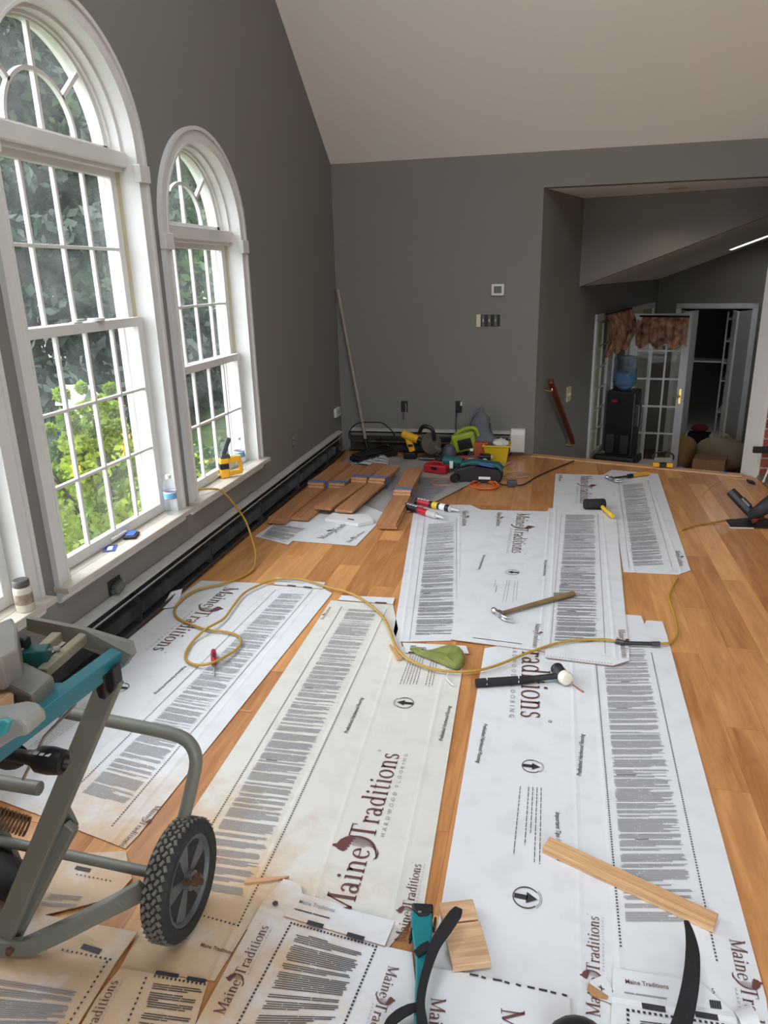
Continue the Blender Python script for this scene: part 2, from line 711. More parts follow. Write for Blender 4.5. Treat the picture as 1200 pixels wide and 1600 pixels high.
# window wall ------------------------------------------------------
WINS = [  # number, centre, spring height, half width of the casing, rows in the lower sash, meeting rail
    (1, 2.805, 2.08, 0.525, 3, 1.385),
    (2, 3.925, 1.80, 0.508, 2, 1.100),
    (3, 1.680, 1.80, 0.508, 2, 1.100)]
CASW = 0.075


def arch(yc, cz, r, n=28):
    return [(yc + r * math.cos(PI * i / n), cz + r * math.sin(PI * i / n)) for i in range(n + 1)]


hl = []
for num, yc, cz, ow, rows, zm in WINS:
    r = ow - CASW + 0.02
    hl.append([(yc - r, 0.385), (yc + r, 0.385)] + arch(yc, cz, r))
wl = sheet([(YR, 0), (YB, 0), (YB, ZC), (YRIDGE, ZRIDGE), (YR, ZC)], hl, lambda u, v, w: Vector((XL - w, u, v)), 0.15)
struct(wl.build('wall_left', WALL))

# far wall with the stair opening
wb = sheet([(XL - 0.17, -0.2), (-0.124, -0.2), (-0.124, 2.18), (1.62, 2.18), (1.62, -0.2), (XR, -0.2), (XR, ZC), (XL - 0.17, ZC)], [],
           lambda u, v, w: Vector((u, YB + w, v)), 0.115)
struct(wb.build('wall_back', WALL))
wr = sheet([(YR, 0), (YB, 0), (YB, ZC), (YRIDGE, ZRIDGE), (YR, ZC)], [], lambda u, v, w: Vector((XR + w, u, v)), 0.15)
struct(wr.build('wall_right', WALL))
wf = sheet([(XL - 0.17, 0), (XR, 0), (XR, ZC), (XL - 0.17, ZC)], [[(0.0, 0.02), (1.8, 0.02), (1.8, 2.15), (0.0, 2.15)]], lambda u, v, w: Vector((u, YR - w, v)), 0.15)  # hole added in the unseen rear wall to bring in daylight
struct(wf.build('wall_front', WALL))
ce = MB()
ce.add([(XL - 0.17, YB + 0.12, ZC - 0.09), (XR + 0.15, YB + 0.12, ZC - 0.09), (XR + 0.15, YRIDGE, ZRIDGE), (XL - 0.17, YRIDGE, ZRIDGE),
        (XL - 0.17, YB + 0.12, ZC + 0.03), (XR + 0.15, YB + 0.12, ZC + 0.03), (XR + 0.15, YRIDGE, ZRIDGE + 0.12), (XL - 0.17, YRIDGE, ZRIDGE + 0.12)],
       [(0, 1, 2, 3), (7, 6, 5, 4), (0, 4, 5, 1), (1, 5, 6, 2), (2, 6, 7, 3), (3, 7, 4, 0)])
_sl = (ZRIDGE - ZC) / (YRIDGE - YR)
_rh = [[(_x, 0.65), (_x + 1.0, 0.65), (_x + 1.0, 2.25), (_x, 2.25)] for _x in (-1.25, 0.35)]     # two openings added in the unseen rear slope to let in more sky
sheet([(XL - 0.17, YR - 0.15), (XR + 0.15, YR - 0.15), (XR + 0.15, YRIDGE), (XL - 0.17, YRIDGE)], _rh, lambda u, v, w: Vector((u, v, ZC + (v - YR) * _sl + w)), 0.12, ce)
struct(ce.build('ceiling', CEIL))

# ---------------------------------------------------------------- the three arched windows
LINER = mat('vinyl_track', (196, 184, 152), 0.5)


def ring(mb, yc, cz, r0, r1, x0, x1, z_low=None, n=28):
    """half-round band with optional straight legs down to z_low; solid between x0 and x1"""
    prof_in = arch(yc, cz, r0, n)
    prof_out = arch(yc, cz, r1, n)
    if z_low is not None:
        prof_in = [(yc + r0, z_low)] + prof_in + [(yc - r0, z_low)]
        prof_out = [(yc + r1, z_low)] + prof_out + [(yc - r1, z_low)]
    k = len(prof_in)
    vs, fs = [], []
    for xx in (x0, x1):
        for p in prof_in:
            vs.append((xx, p[0], p[1]))
        for p in prof_out:
            vs.append((xx, p[0], p[1]))
    for i in range(k - 1):
        fs += [(i, i + 1, k + i + 1, k + i), (2 * k + i, 3 * k + i, 3 * k + i + 1, 2 * k + i + 1),
               (i, 2 * k + i, 2 * k + i + 1, i + 1), (k + i, k + i + 1, 3 * k + i + 1, 3 * k + i)]
    fs += [(0, k, 3 * k, 2 * k), (k - 1, 3 * k - 1, 4 * k - 1, 2 * k - 1)]
    return mb.add(vs, fs)


def pane(poly, x, parent):
    m = MB()
    m.prism([(p[0], p[1]) for p in poly], 0, 0.004, Matrix(((0, 0, 1, x), (1, 0, 0, 0), (0, 1, 0, 0), (0, 0, 0, 1))))
    return m.build('pane', GLASS, parent)


def sash(name, root, y0, y1, z0, z1, x0, x1, cols, rows, rail_b, rail_t, stile):
    m = MB()
    m.bb((x0, y0, z0), (x1, y0 + stile, z1))
    m.bb((x0, y1 - stile, z0), (x1, y1, z1))
    m.bb((x0, y0 + stile, z0), (x1, y1 - stile, z0 + rail_b))
    m.bb((x0, y0 + stile, z1 - rail_t), (x1, y1 - stile, z1))
    o = m.build(name, WHITE, root, bevel=0.003)
    gy0, gy1, gz0, gz1 = y0 + stile, y1 - stile, z0 + rail_b, z1 - rail_t
    xm = (x0 + x1) / 2
    g = MB()
    for c in range(1, cols):
        yy = gy0 + (gy1 - gy0) * c / cols
        g.bb((xm - 0.009, yy - 0.007, gz0), (xm + 0.011, yy + 0.007, gz1))
    for r_ in range(1, rows):
        zz = gz0 + (gz1 - gz0) * r_ / rows
        g.bb((xm - 0.0095, gy0, zz - 0.007), (xm + 0.0115, gy1, zz + 0.007))
    g.build('muntin_grid', WHITE, o, bevel=0.003)
    for c in range(cols):
        for r_ in range(rows):
            a, b = gy0 + (gy1 - gy0) * c / cols, gy0 + (gy1 - gy0) * (c + 1) / cols
            lo, hi = gz0 + (gz1 - gz0) * r_ / rows, gz0 + (gz1 - gz0) * (r_ + 1) / rows
            pane([(a, lo), (b, lo), (b, hi), (a, hi)], xm, o)
    return o


for num, yc, cz, ow, rows, zm in WINS:
    root = bpy.data.objects.new('window_%d' % num, None)
    COL.objects.link(root)
    root.location = (XL, yc, 0.385)
    struct(root)
    hw = ow - CASW
    c = MB()
    ring(c, yc, cz, hw, ow, XL + 0.001, XL + 0.018, 0.41)
    ring(c, yc, cz, ow - 0.016, ow + 0.002, XL + 0.016, XL + 0.028, 0.41)
    ring(c, yc, cz, hw - 0.001, hw + 0.010, XL + 0.016, XL + 0.022, 0.41)
    c.build('casing', WHITE, root, smooth=True, angle=30)
    for s in (-1, 1):
        MB().bb((XL + 0.002, yc + s * (ow - CASW / 2) - 0.045, cz - 0.105), (XL + 0.036, yc + s * (ow - CASW / 2) + 0.045, cz - 0.03)).build('impost_block', WHITE, root, bevel=0.004)
    j = MB()
    ring(j, yc, cz, hw, hw + 0.019, XL + 0.001, XL - 0.150, 0.41)
    ring(j, yc, cz, hw - 0.014, hw, XL - 0.045, XL - 0.085, None)
    ring(j, yc, cz, hw - 0.026, hw, XL - 0.085, XL - 0.10, None)
    j.build('jamb', WHITE, root, smooth=True, angle=30)
    e = MB()
    ring(e, yc, cz, hw - 0.012, hw + 0.07, XL - 0.150, XL - 0.178, 0.34)
    e.build('exterior_trim', WHITE, root, smooth=True, angle=30)
    tk = MB()
    for s in (-1, 1):
        tk.bb((XL - 0.115, yc + s * hw - 0.006, zm), (XL - 0.075, yc + s * hw + 0.006, cz - 0.045))
    tk.build('sash_track', LINER, root)
    st = MB()
    st.bb((XL + 0.0005, yc - ow - 0.012, 0.386), (XL + 0.072, yc + ow + 0.012, 0.411))
    st.bb((XL - 0.15, yc - hw, 0.386), (XL + 0.0005, yc + hw, 0.411))
    st.build('sill', SILL, root, bevel=0.004)
    ap = MB()
    prof = [(0.0, 0.335), (0.012, 0.335), (0.02, 0.345), (0.022, 0.36), (0.05, 0.38), (0.055, 0.386), (0.0, 0.386)]
    ap.prism(prof, -(ow - 0.002), ow - 0.002, Matrix(((1, 0, 0, XL + 0.001), (0, 0, 1, yc), (0, 1, 0, 0), (0, 0, 0, 1))))
    ap.build('apron', WHITE, root)
    ex = MB()
    ex.bb((XL - 0.22, yc - ow - 0.06, 0.30), (XL - 0.15, yc + ow + 0.06, 0.375))
    ex.build('exterior_sill', WHITE, root)
    # transom bar
    tb = MB()
    tb.bb((XL - 0.15, yc - hw, cz - 0.042), (XL - 0.03, yc + hw, cz + 0.02))
    tb.bb((XL - 0.10, yc - hw, cz - 0.058), (XL - 0.055, yc + hw, cz - 0.04))
    tb.build('transom_bar', WHITE, root, bevel=0.004)
    # fan light
    ro, xa, xb = hw - 0.024, XL - 0.10, XL - 0.135
    ri = ro - 0.03
    m = MB()
    ring(m, yc, cz + 0.02, ri, ro, xa, xb)
    m.bb((xb, yc - ro, cz + 0.02), (xa, yc + ro, cz + 0.045))
    fs_ = m.build('fan_sash', WHITE, root, smooth=True, angle=30)
    zb_, xm = cz + 0.045, (xa + xb) / 2
    rh = ri * 0.53
    g = MB()
    ring(g, yc, zb_, rh - 0.008, rh + 0.008, xm + 0.011, xm - 0.009)
    g.bb((xm - 0.009, yc - 0.009, zb_), (xm + 0.0105, yc + 0.009, cz + 0.02 + ri + 0.004))
    for an in (42, 138):
        q = Vector((0, math.cos(R(an)), math.sin(R(an))))
        g.bar(Vector((xm + 0.001, yc, zb_)) + q * rh, Vector((xm + 0.001, yc, zb_)) + q * (ri + 0.0), 0.018, 0.02, up=(1, 0, 0))
    g.build('muntin_grid', WHITE, fs_, smooth=True, angle=30)
    for a0, a1, r0, r1 in ((0, 90, 0.0, rh), (90, 180, 0.0, rh), (0, 42, rh, ri), (42, 90, rh, ri), (90, 138, rh, ri), (138, 180, rh, ri)):
        n = 8
        po = [(yc + r1 * math.cos(R(a0 + (a1 - a0) * i / n)), zb_ + (r1 - (0.02 if r1 == ri else 0)) * math.sin(R(a0 + (a1 - a0) * i / n))) for i in range(n + 1)]
        if r0 > 0:
            po += [(yc + r0 * math.cos(R(a1 - (a1 - a0) * i / n)), zb_ + r0 * math.sin(R(a1 - (a1 - a0) * i / n))) for i in range(n + 1)]
        else:
            po += [(yc, zb_)]
        pane(po, xm, fs_)
    sash('upper_sash', root, yc - hw + 0.012, yc + hw - 0.012, zm - 0.03, cz - 0.045, XL - 0.115, XL - 0.085, 4, 2, 0.035, 0.042, 0.045)
    lo = sash('lower_sash', root, yc - hw + 0.006, yc + hw - 0.006, 0.413, zm + 0.004, XL - 0.078, XL - 0.045, 4, rows, 0.05, 0.042, 0.045)
    lf = MB().bb((XL - 0.046, yc - 0.06, 0.425), (XL - 0.030, yc + 0.06, 0.44)).build('sash_lift', WHITE, lo, bevel=0.004)

# ---------------------------------------------------------------- baseboard heaters with their front covers off
HEATW = mat('heater_enamel', (176, 174, 169), 0.45, var=0.08, scale=10)
HEATD = mat('heater_inside', (58, 59, 60), 0.7, 0.2, var=0.3, scale=6)
FIN = mat('heater_fins', (104, 104, 104), 0.5, 0.6, var=0.3, scale=10)


def heater(name, label, o, along, normal, length, cap_end=False):
    """o: corner on the floor; along: unit direction; normal: out of the wall"""
    o, a, n = Vector(o), Vector(along), Vector(normal)
    z = Vector((0, 0, 1))
    root = thing(name, label, 'heater', o)

    def P(u, w, h):
        return o + a * u + n * w + z * h

    def strip(m, pts, u0, u1):
        k = len(pts)
        vs = [P(u0, p[0], p[1]) for p in pts] + [P(u1, p[0], p[1]) for p in pts]
        fs = [(i, i + 1, k + i + 1, k + i) for i in range(k - 1)]
        fs += [tuple(range(k)), tuple(range(2 * k - 1, k - 1, -1)), (k - 1, 0, k, 2 * k - 1)]
        m.add(vs, fs)

    m = MB()
    strip(m, [(0.002, 0.018), (0.006, 0.018), (0.006, 0.19), (0.002, 0.19)], 0, length)
    m.build('back_panel', HEATD, root)
    m = MB()
    strip(m, [(0.002, 0.190), (0.002, 0.213), (0.010, 0.213), (0.044, 0.200), (0.046, 0.190), (0.043, 0.190), (0.038, 0.196), (0.010, 0.207), (0.007, 0.190)], 0, length)
    m.build('top_hood', HEATW, root)
    m = MB()
    strip(m, [(0.030, 0.150), (0.058, 0.176), (0.061, 0.174), (0.033, 0.147)], 0.02, length - 0.02)
    m.build('damper', HEATW, root)
    m = MB()
    strip(m, [(0.002, 0.012), (0.060, 0.012), (0.066, 0.022), (0.066, 0.034), (0.062, 0.034), (0.058, 0.020), (0.002, 0.018)], 0, length)
    m.build('bottom_rail', HEATD, root)
    m = MB()
    m.cyl(P(0.05, 0.034, 0.092), P(length - 0.05, 0.034, 0.092), 0.011, n=10)
    m.build('pipe', mat('old_copper', (112, 78, 60), 0.5, 0.7), root)
    m = MB()
    k = int((length - 0.5) / 0.014)
    for i in range(k):
        u = 0.25 + i * 0.014
        m.add([P(u, 0.010, 0.062), P(u, 0.056, 0.062), P(u, 0.056, 0.122), P(u, 0.010, 0.122)], [(0, 1, 2, 3)])
    m.build('fins', FIN, root)
    u = 0.3
    while u < length:
        m = MB()
        m.add([P(u, 0.004, 0.02), P(u, 0.062, 0.02), P(u, 0.062, 0.14), P(u, 0.050, 0.178), P(u, 0.004, 0.188),
               P(u + 0.03, 0.004, 0.02), P(u + 0.03, 0.004, 0.188)], [(0, 1, 2, 3, 4), (0, 5, 6, 4)])
        m.build('bracket', HEATD, root)
        u += 0.75
    if cap_end:
        m = MB()
        strip(m, [(0.002, 0.035), (0.074, 0.035), (0.074, 0.19), (0.055, 0.236), (0.002, 0.24)], length - 0.012, length + 0.112)
        m.build('end_cap', WHITE, root, bevel=0.005)
    return root


heater('baseboard_heater', 'long dusty uncovered baseboard heater under the arched windows', (XL, 0.95, 0), (0, 1, 0), (1, 0, 0), 5.32)
heater('baseboard_heater', 'shorter baseboard heater with white end cap on the far wall', (XL + 0.08, YB, 0), (1, 0, 0), (0, -1, 0), 1.49, True)

# ---------------------------------------------------------------- chimney breast, bricks, hearth
br = MB().prism([(1.499, 6.037), (1.573, 5.893), (XR, 5.893), (XR, 6.405), (1.60, 6.405)], -0.2, 2.62)
BREAST = mat('breast_paint', (206, 202, 196), 0.7)
struct(br.build('wall_chimney', BREAST))
MORTAR = mat('mortar', (188, 176, 166), 0.9, bump=0.2, bscale=80)
BRICK = mat('red_brick', (138, 66, 50), 0.85, var=0.22, scale=5, bump=0.3, bscale=60)
BRICK2 = mat('dark_brick', (98, 54, 46), 0.85, var=0.22, scale=5, bump=0.3, bscale=60)
fp = thing('brick_fireplace', 'red brick fireplace front at the edge of the room beside the white wall end', 'fireplace', (1.96, 5.87, 0))
MB().bb((1.592, 5.868, 0.0), (2.32, 5.892, 1.62)).build('mortar_bed', MORTAR, fp)
k = 0
for row in range(21):
    z = 0.012 + row * 0.0755
    xx = 1.590 - (0.0 if row % 2 == 0 else 0.0)
    w0 = 0.205 if row % 2 == 0 else 0.098
    while xx < 2.31:
        w = min(w0, 2.315 - xx)
        if w > 0.03:
            dpt = 0.004 * rnd.random()
            MB().bb((xx, 5.856 - dpt, z), (xx + w, 5.869, z + 0.062)).build('brick', BRICK if rnd.random() > 0.25 else BRICK2, fp, bevel=0.004)
        xx += w + 0.012
        w0 = 0.205
HEARTH = mat('slate_hearth', (112, 110, 104), 0.6, var=0.15, scale=6)
ht = MB().prism([(1.575, 5.86), (2.3, 5.86), (2.3, 4.8), (1.80, 5.0), (1.585, 5.5)], 0.001, 0.022)
tag(ht.build('hearth_slab', HEARTH, bevel=0.004), 'grey slate hearth slab on the floor before the brick fireplace', 'hearth')
bar = thing('fire_screen', 'black metal fireplace bar jutting in front of the red bricks', 'fire screen', (1.9, 5.78, 0.022))
pb = BW(1176, 702, 5.80)
MB().bb((pb.x, 5.775, pb.z - 0.024), (2.2, 5.80, pb.z + 0.024)).build('top_bar', BLACK, bar, bevel=0.004)
MB().bb((2.16, 5.775, 0.022), (2.2, 5.80, pb.z)).build('post', BLACK, bar)
MB().bb((2.10, 5.70, 0.022), (2.24, 5.85, 0.034)).build('foot', BLACK, bar)

# ---------------------------------------------------------------- stairwell and the lower room (turned 17.5 degrees)
LOWZ = -1.05
STW = mat('stair_paint', (120, 112, 102), 0.8, bump=0.03, bscale=180)
zc = lambda s: 1.40 + 0.36 * s
st = sheet([(0.0, LOWZ), (5.15, LOWZ), (5.15, 1.44), (1.20, 1.44), (1.20, 2.20), (0.0, 2.20)],
           [[(1.90, -0.52), (2.72, -0.52), (2.72, 1.03), (1.90, 1.03)], [(3.42, LOWZ + 0.02), (4.85, LOWZ + 0.02), (4.85, 1.03), (3.42, 1.03)]],
           lambda u, v, w: SW(-w, u, v), 0.12)
struct(st.build('wall_stair_left', WALL))
fw = sheet([(0, LOWZ), (0.34, LOWZ), (0.34, 1.0), (1.24, 1.0), (1.24, LOWZ), (3.2, LOWZ), (3.2, zc(3.2)), (0, zc(0))], [], lambda u, v, w: SW(u, 5.15 + w, v), 0.1)
struct(fw.build('wall_stair_far', STW))
cl = MB()
sk = [(0.95, 4.28), (1.42, 4.28), (1.42, 4.62), (0.95, 4.62)]
sheet([(0, 1.20), (3.2, 1.44), (3.2, 5.2), (0, 5.2)], [sk], lambda u, v, w: SW(u, v, zc(u) + w), 0.05, cl)
struct(cl.build('ceiling_stair', CEIL))
hd = MB()
hd.add([SW(0, 1.16, 1.395), SW(0, 1.16, 2.20), SW(2.6, 1.355, 2.36), SW(2.6, 1.355, zc(2.6) - 0.005),
        SW(0, 1.24, 1.395), SW(0, 1.24, 2.20), SW(2.6, 1.435, 2.36), SW(2.6, 1.435, zc(2.6) - 0.005)],
       [(0, 1, 2, 3), (7, 6, 5, 4), (0, 4, 5, 1), (1, 5, 6, 2), (2, 6, 7, 3), (3, 7, 4, 0)])
struct(hd.build('wall_stair_header', WALL))
so = MB()
so.add([(-0.25, YB + 0.10, 2.18), (2.0, YB + 0.10, 2.18), SW(1.9, 1.32, 2.18), SW(-0.1, 1.18, 2.18),
        (-0.25, YB + 0.10, 2.26), (2.0, YB + 0.10, 2.26), SW(1.9, 1.32, 2.26), SW(-0.1, 1.18, 2.26)],
       [(0, 1, 2, 3), (7, 6, 5, 4), (0, 4, 5, 1), (1, 5, 6, 2), (2, 6, 7, 3), (3, 7, 4, 0)])
struct(so.build('ceiling_soffit', CEIL))
rw = MB()
a_, b_ = SW(2.3, 0.9, 0), SW(2.3, 5.2, 0)
rw.add([(a_.x, a_.y, LOWZ), (b_.x, b_.y, LOWZ), (b_.x, b_.y, 2.4), (a_.x, a_.y, 2.4)], [(0, 1, 2, 3)])
struct(rw.build('wall_stair_right', STW))
lf = MB()
lf.add([SW(-0.1, -0.3, LOWZ), SW(3.2, -0.3, LOWZ), SW(3.2, 6.0, LOWZ), SW(-0.1, 6.0, LOWZ)], [(0, 1, 2, 3)])
struct(lf.build('floor_lower', mat('lower_floor', (72, 50, 42), 0.5, var=0.2, scale=5)))
TREAD = mat('tread_wood', (128, 84, 52), 0.4, var=0.15, scale=9)
stairs = bpy.data.objects.new('stairs', None)
COL.objects.link(stairs)
stairs.location = SW(0.8, 0.8, LOWZ)
struct(stairs)
for i in range(1, 6):
    z = -0.175 * i
    m = MB()
    m.add([SW(0.01, 0.02 + 0.26 * (i - 1), z), SW(1.62, 0.02 + 0.26 * (i - 1), z), SW(1.62, 0.02 + 0.26 * i, z), SW(0.01, 0.02 + 0.26 * i, z),
           SW(0.01, 0.02 + 0.26 * (i - 1), LOWZ), SW(1.62, 0.02 + 0.26 * (i - 1), LOWZ), SW(1.62, 0.02 + 0.26 * i, LOWZ), SW(0.01, 0.02 + 0.26 * i, LOWZ)],
          [(0, 1, 2, 3), (7, 6, 5, 4), (0, 4, 5, 1), (1, 5, 6, 2), (2, 6, 7, 3), (3, 7, 4, 0)])
    m.build('step', TREAD, stairs)
# covered porch beyond the lower-room window and glazed door, boxed in to dim them
PORCH = mat('porch_paint', (150, 146, 108), 0.8, var=0.08, scale=4)
po = MB()
for q in (((-0.125, 1.4), (-2.6, 1.4)), ((-0.125, 5.3), (-2.6, 5.3))):
    a, b = SW(*q[0], LOWZ), SW(*q[1], LOWZ)
    po.add([a, b, b + Vector((0, 0, 2.4)), a + Vector((0, 0, 2.4))], [(0, 1, 2, 3)])
a, b, c_, d_ = SW(-0.125, 1.4, 1.35), SW(-2.6, 1.4, 1.35), SW(-2.6, 5.3, 1.35), SW(-0.125, 5.3, 1.35)
po.add([a, b, c_, d_], [(0, 1, 2, 3)])
dz = Vector((0, 0, 1.35 - LOWZ - 1.5))
a, b = SW(-2.6, 1.4, LOWZ), SW(-2.6, 5.3, LOWZ)
po.add([a, b, b + Vector((0, 0, 0.9)), a + Vector((0, 0, 0.9))], [(0, 1, 2, 3)])
po.add([SW(-0.125, 1.4, LOWZ), SW(-2.6, 1.4, LOWZ), SW(-2.6, 5.3, LOWZ), SW(-0.125, 5.3, LOWZ)], [(0, 1, 2, 3)])
struct(po.build('wall_porch', PORCH))
# closet behind the folding doors
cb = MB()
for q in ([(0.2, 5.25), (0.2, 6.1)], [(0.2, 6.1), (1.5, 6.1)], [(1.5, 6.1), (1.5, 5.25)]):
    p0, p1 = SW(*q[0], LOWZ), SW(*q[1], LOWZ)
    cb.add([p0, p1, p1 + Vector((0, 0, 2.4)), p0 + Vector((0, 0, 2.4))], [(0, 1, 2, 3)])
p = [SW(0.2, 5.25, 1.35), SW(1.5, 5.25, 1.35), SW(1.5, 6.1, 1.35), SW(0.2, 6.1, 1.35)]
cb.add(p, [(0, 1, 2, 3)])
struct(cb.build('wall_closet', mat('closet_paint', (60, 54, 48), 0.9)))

# lower-room window, glazed door leaf and trims
DIMW = WHITE


def sgrid(root, name, s0, d0, s1, d1, z0, z1, cols, rows, stile, rail, bar_, thick, bottom_panel=0.0):
    """glazed frame between two plan points of the stairwell"""
    a, b = SW(s0, d0, 0), SW(s1, d1, 0)
    L = (b - a).length
    M = Matrix.Translation(a) @ frame(b - a).to_4x4()
    m = MB()

    def bx(u0, u1, v0, v1, t=thick):
        vs = [M @ Vector((u, w, v)) for v in (v0, v1) for (u, w) in ((u0, -t / 2), (u1, -t / 2), (u1, t / 2), (u0, t / 2))]
        m.add(vs, [(3, 2, 1, 0), (4, 5, 6, 7), (0, 1, 5, 4), (1, 2, 6, 5), (2, 3, 7, 6), (3, 0, 4, 7)])
    bx(0, stile, z0, z1)
    bx(L - stile, L, z0, z1)
    bx(stile, L - stile, z0, z0 + rail + bottom_panel)
    bx(stile, L - stile, z1 - rail, z1)
    o = m.build(name, DIMW, root)
    g0, g1, h0, h1 = stile, L - stile, z0 + rail + bottom_panel, z1 - rail
    m = MB()
    for c in range(1, cols):
        u = g0 + (g1 - g0) * c / cols
        bx(u - bar_ / 2, u + bar_ / 2, h0, h1, thick * 0.6)
    for r_ in range(1, rows):
        v = h0 + (h1 - h0) * r_ / rows
        bx(g0, g1, v - bar_ / 2, v + bar_ / 2, thick * 0.58)
    m.build('muntin_grid', DIMW, o)
    for c in range(cols):
        for r_ in range(rows):
            m = MB()
            bx(g0 + (g1 - g0) * c / cols, g0 + (g1 - g0) * (c + 1) / cols, h0 + (h1 - h0) * r_ / rows, h0 + (h1 - h0) * (r_ + 1) / rows, 0.004)
            m.build('pane', GLASS, o)
    return o


w4 = bpy.data.objects.new('window_4', None)
COL.objects.link(w4)
w4.location = SW(0, 2.31, -0.52)
struct(w4)
m = MB()
for q in (((1.82, -0.60), (1.90, 1.08)), ((2.72, -0.60), (2.80, 1.08)), ((1.82, 1.03), (2.80, 1.10)), ((1.82, -0.60), (2.80, -0.52))):
    a, b = q
    vs = [SW(s, d, z) for z in (a[1], b[1]) for (s, d) in ((0.0, a[0]), (0.025, a[0]), (0.025, b[0]), (0.0, b[0]))]
    m.add(vs, [(3, 2, 1, 0), (4, 5, 6, 7), (0, 1, 5, 4), (1, 2, 6, 5), (2, 3, 7, 6), (3, 0, 4, 7)])
m.build('casing', WHITE, w4)
sgrid(w4, 'sash', -0.06, 1.90, -0.06, 2.72, -0.52, 1.03, 3, 6, 0.045, 0.05, 0.018, 0.03)
d1 = bpy.data.objects.new('door_1', None)
COL.objects.link(d1)
d1.location = SW(0, 3.45, LOWZ)
struct(d1)
lf1 = sgrid(d1, 'door_leaf', 0.03, 3.47, 0.70, 3.62, LOWZ + 0.02, 1.02, 3, 5, 0.09, 0.10, 0.022, 0.04, 0.12)
m = MB()
hp = SW(0.655, 3.585, 0.02)
m.bb(hp - Vector((0.012, 0.012, 0.09)), hp + Vector((0.012, 0.0, 0.09)))
m.cyl(hp, hp - Vector((0, 0.05, 0)), 0.01)
m.cyl(hp - Vector((0, 0.05, 0)), hp - Vector((0.09, 0.05, 0)), 0.009)
m.build('handle', mat('brass', (206, 170, 84), 0.3, 0.9), lf1)
m = MB()
for q in (((3.34, LOWZ), (3.42, 1.10)), ((4.85, LOWZ), (4.93, 1.10)), ((3.34, 1.03), (4.93, 1.10))):
    a, b = q
    vs = [SW(s, d, z) for z in (a[1], b[1]) for (s, d) in ((0.0, a[0]), (0.025, a[0]), (0.025, b[0]), (0.0, b[0]))]
    m.add(vs, [(3, 2, 1, 0), (4, 5, 6, 7), (0, 1, 5, 4), (1, 2, 6, 5), (2, 3, 7, 6), (3, 0, 4, 7)])
m.build('casing', WHITE, d1)
d2 = bpy.data.objects.new('door_2', None)
COL.objects.link(d2)
d2.location = SW(0.8, 5.1, LOWZ)
struct(d2)
m = MB()
for a, b in (((0.27, LOWZ), (0.34, 1.07)), ((1.24, LOWZ), (1.31, 1.07)), ((0.27, 1.0), (1.31, 1.07))):
    vs = [SW(s, d, z) for z in (a[1], b[1]) for (s, d) in ((a[0], 5.125), (b[0], 5.125), (b[0], 5.15), (a[0], 5.15))]
    m.add(vs, [(3, 2, 1, 0), (4, 5, 6, 7), (0, 1, 5, 4), (1, 2, 6, 5), (2, 3, 7, 6), (3, 0, 4, 7)])
m.build('casing', WHITE, d2)
for s0, dd0, s1, dd1 in ((0.35, 5.14, 0.46, 4.80), (0.46, 4.80, 0.56, 5.12), (1.23, 5.14, 1.10, 4.80), (1.10, 4.80, 1.02, 5.10)):
    a, b = SW(s0, dd0, 0), SW(s1, dd1, 0)
    m = MB()
    m.bar(a + Vector((0, 0, (LOWZ + 0.99) / 2)), b + Vector((0, 0, (LOWZ + 0.99) / 2)), 0.028, 0.97 - LOWZ)
    pn = m.build('folding_panel', WHITE, d2, bevel=0.003)
# ================================================================ flattened flooring boxes on the floor
def strokes_to(mb, polys, M):
    """polys: list of (points, widths) strips in a flat plane; M maps them to the world"""
    for pts, ws in polys:
        n = len(pts)
        L, Rr = [], []
        for i, p in enumerate(pts):
            a = pts[max(i - 1, 0)]
            b = pts[min(i + 1, n - 1)]
            dx, dy = b[0] - a[0], b[1] - a[1]
            l = math.hypot(dx, dy) or 1e-6
            nx, ny = -dy / l, dx / l
            w = ws[i] / 2
            L.append((p[0] + nx * w, p[1] + ny * w))
            Rr.append((p[0] - nx * w, p[1] - ny * w))
        vs = [M @ Vector((q[0], q[1], 0)) for q in L + Rr]
        mb.add(vs, [(i, n + i, n + i + 1, i + 1) for i in range(n - 1)])


def S(x0, y0, x1, y1, w):
    return ([(x0, y0), (x1, y1)], [w, w])


def A(cx, cy, rx, ry, a0, a1, w0, w1=None, n=12):
    """arc whose stroke runs from thin (top and bottom) to thick (sides)"""
    w1 = w0 if w1 is None else w1
    pts, ws = [], []
    for i in range(n + 1):
        a = R(a0 + (a1 - a0) * i / n)
        pts.append((cx + rx * math.cos(a), cy + ry * math.sin(a)))
        ws.append(w0 + (w1 - w0) * abs(math.cos(a)))
    return (pts, ws)


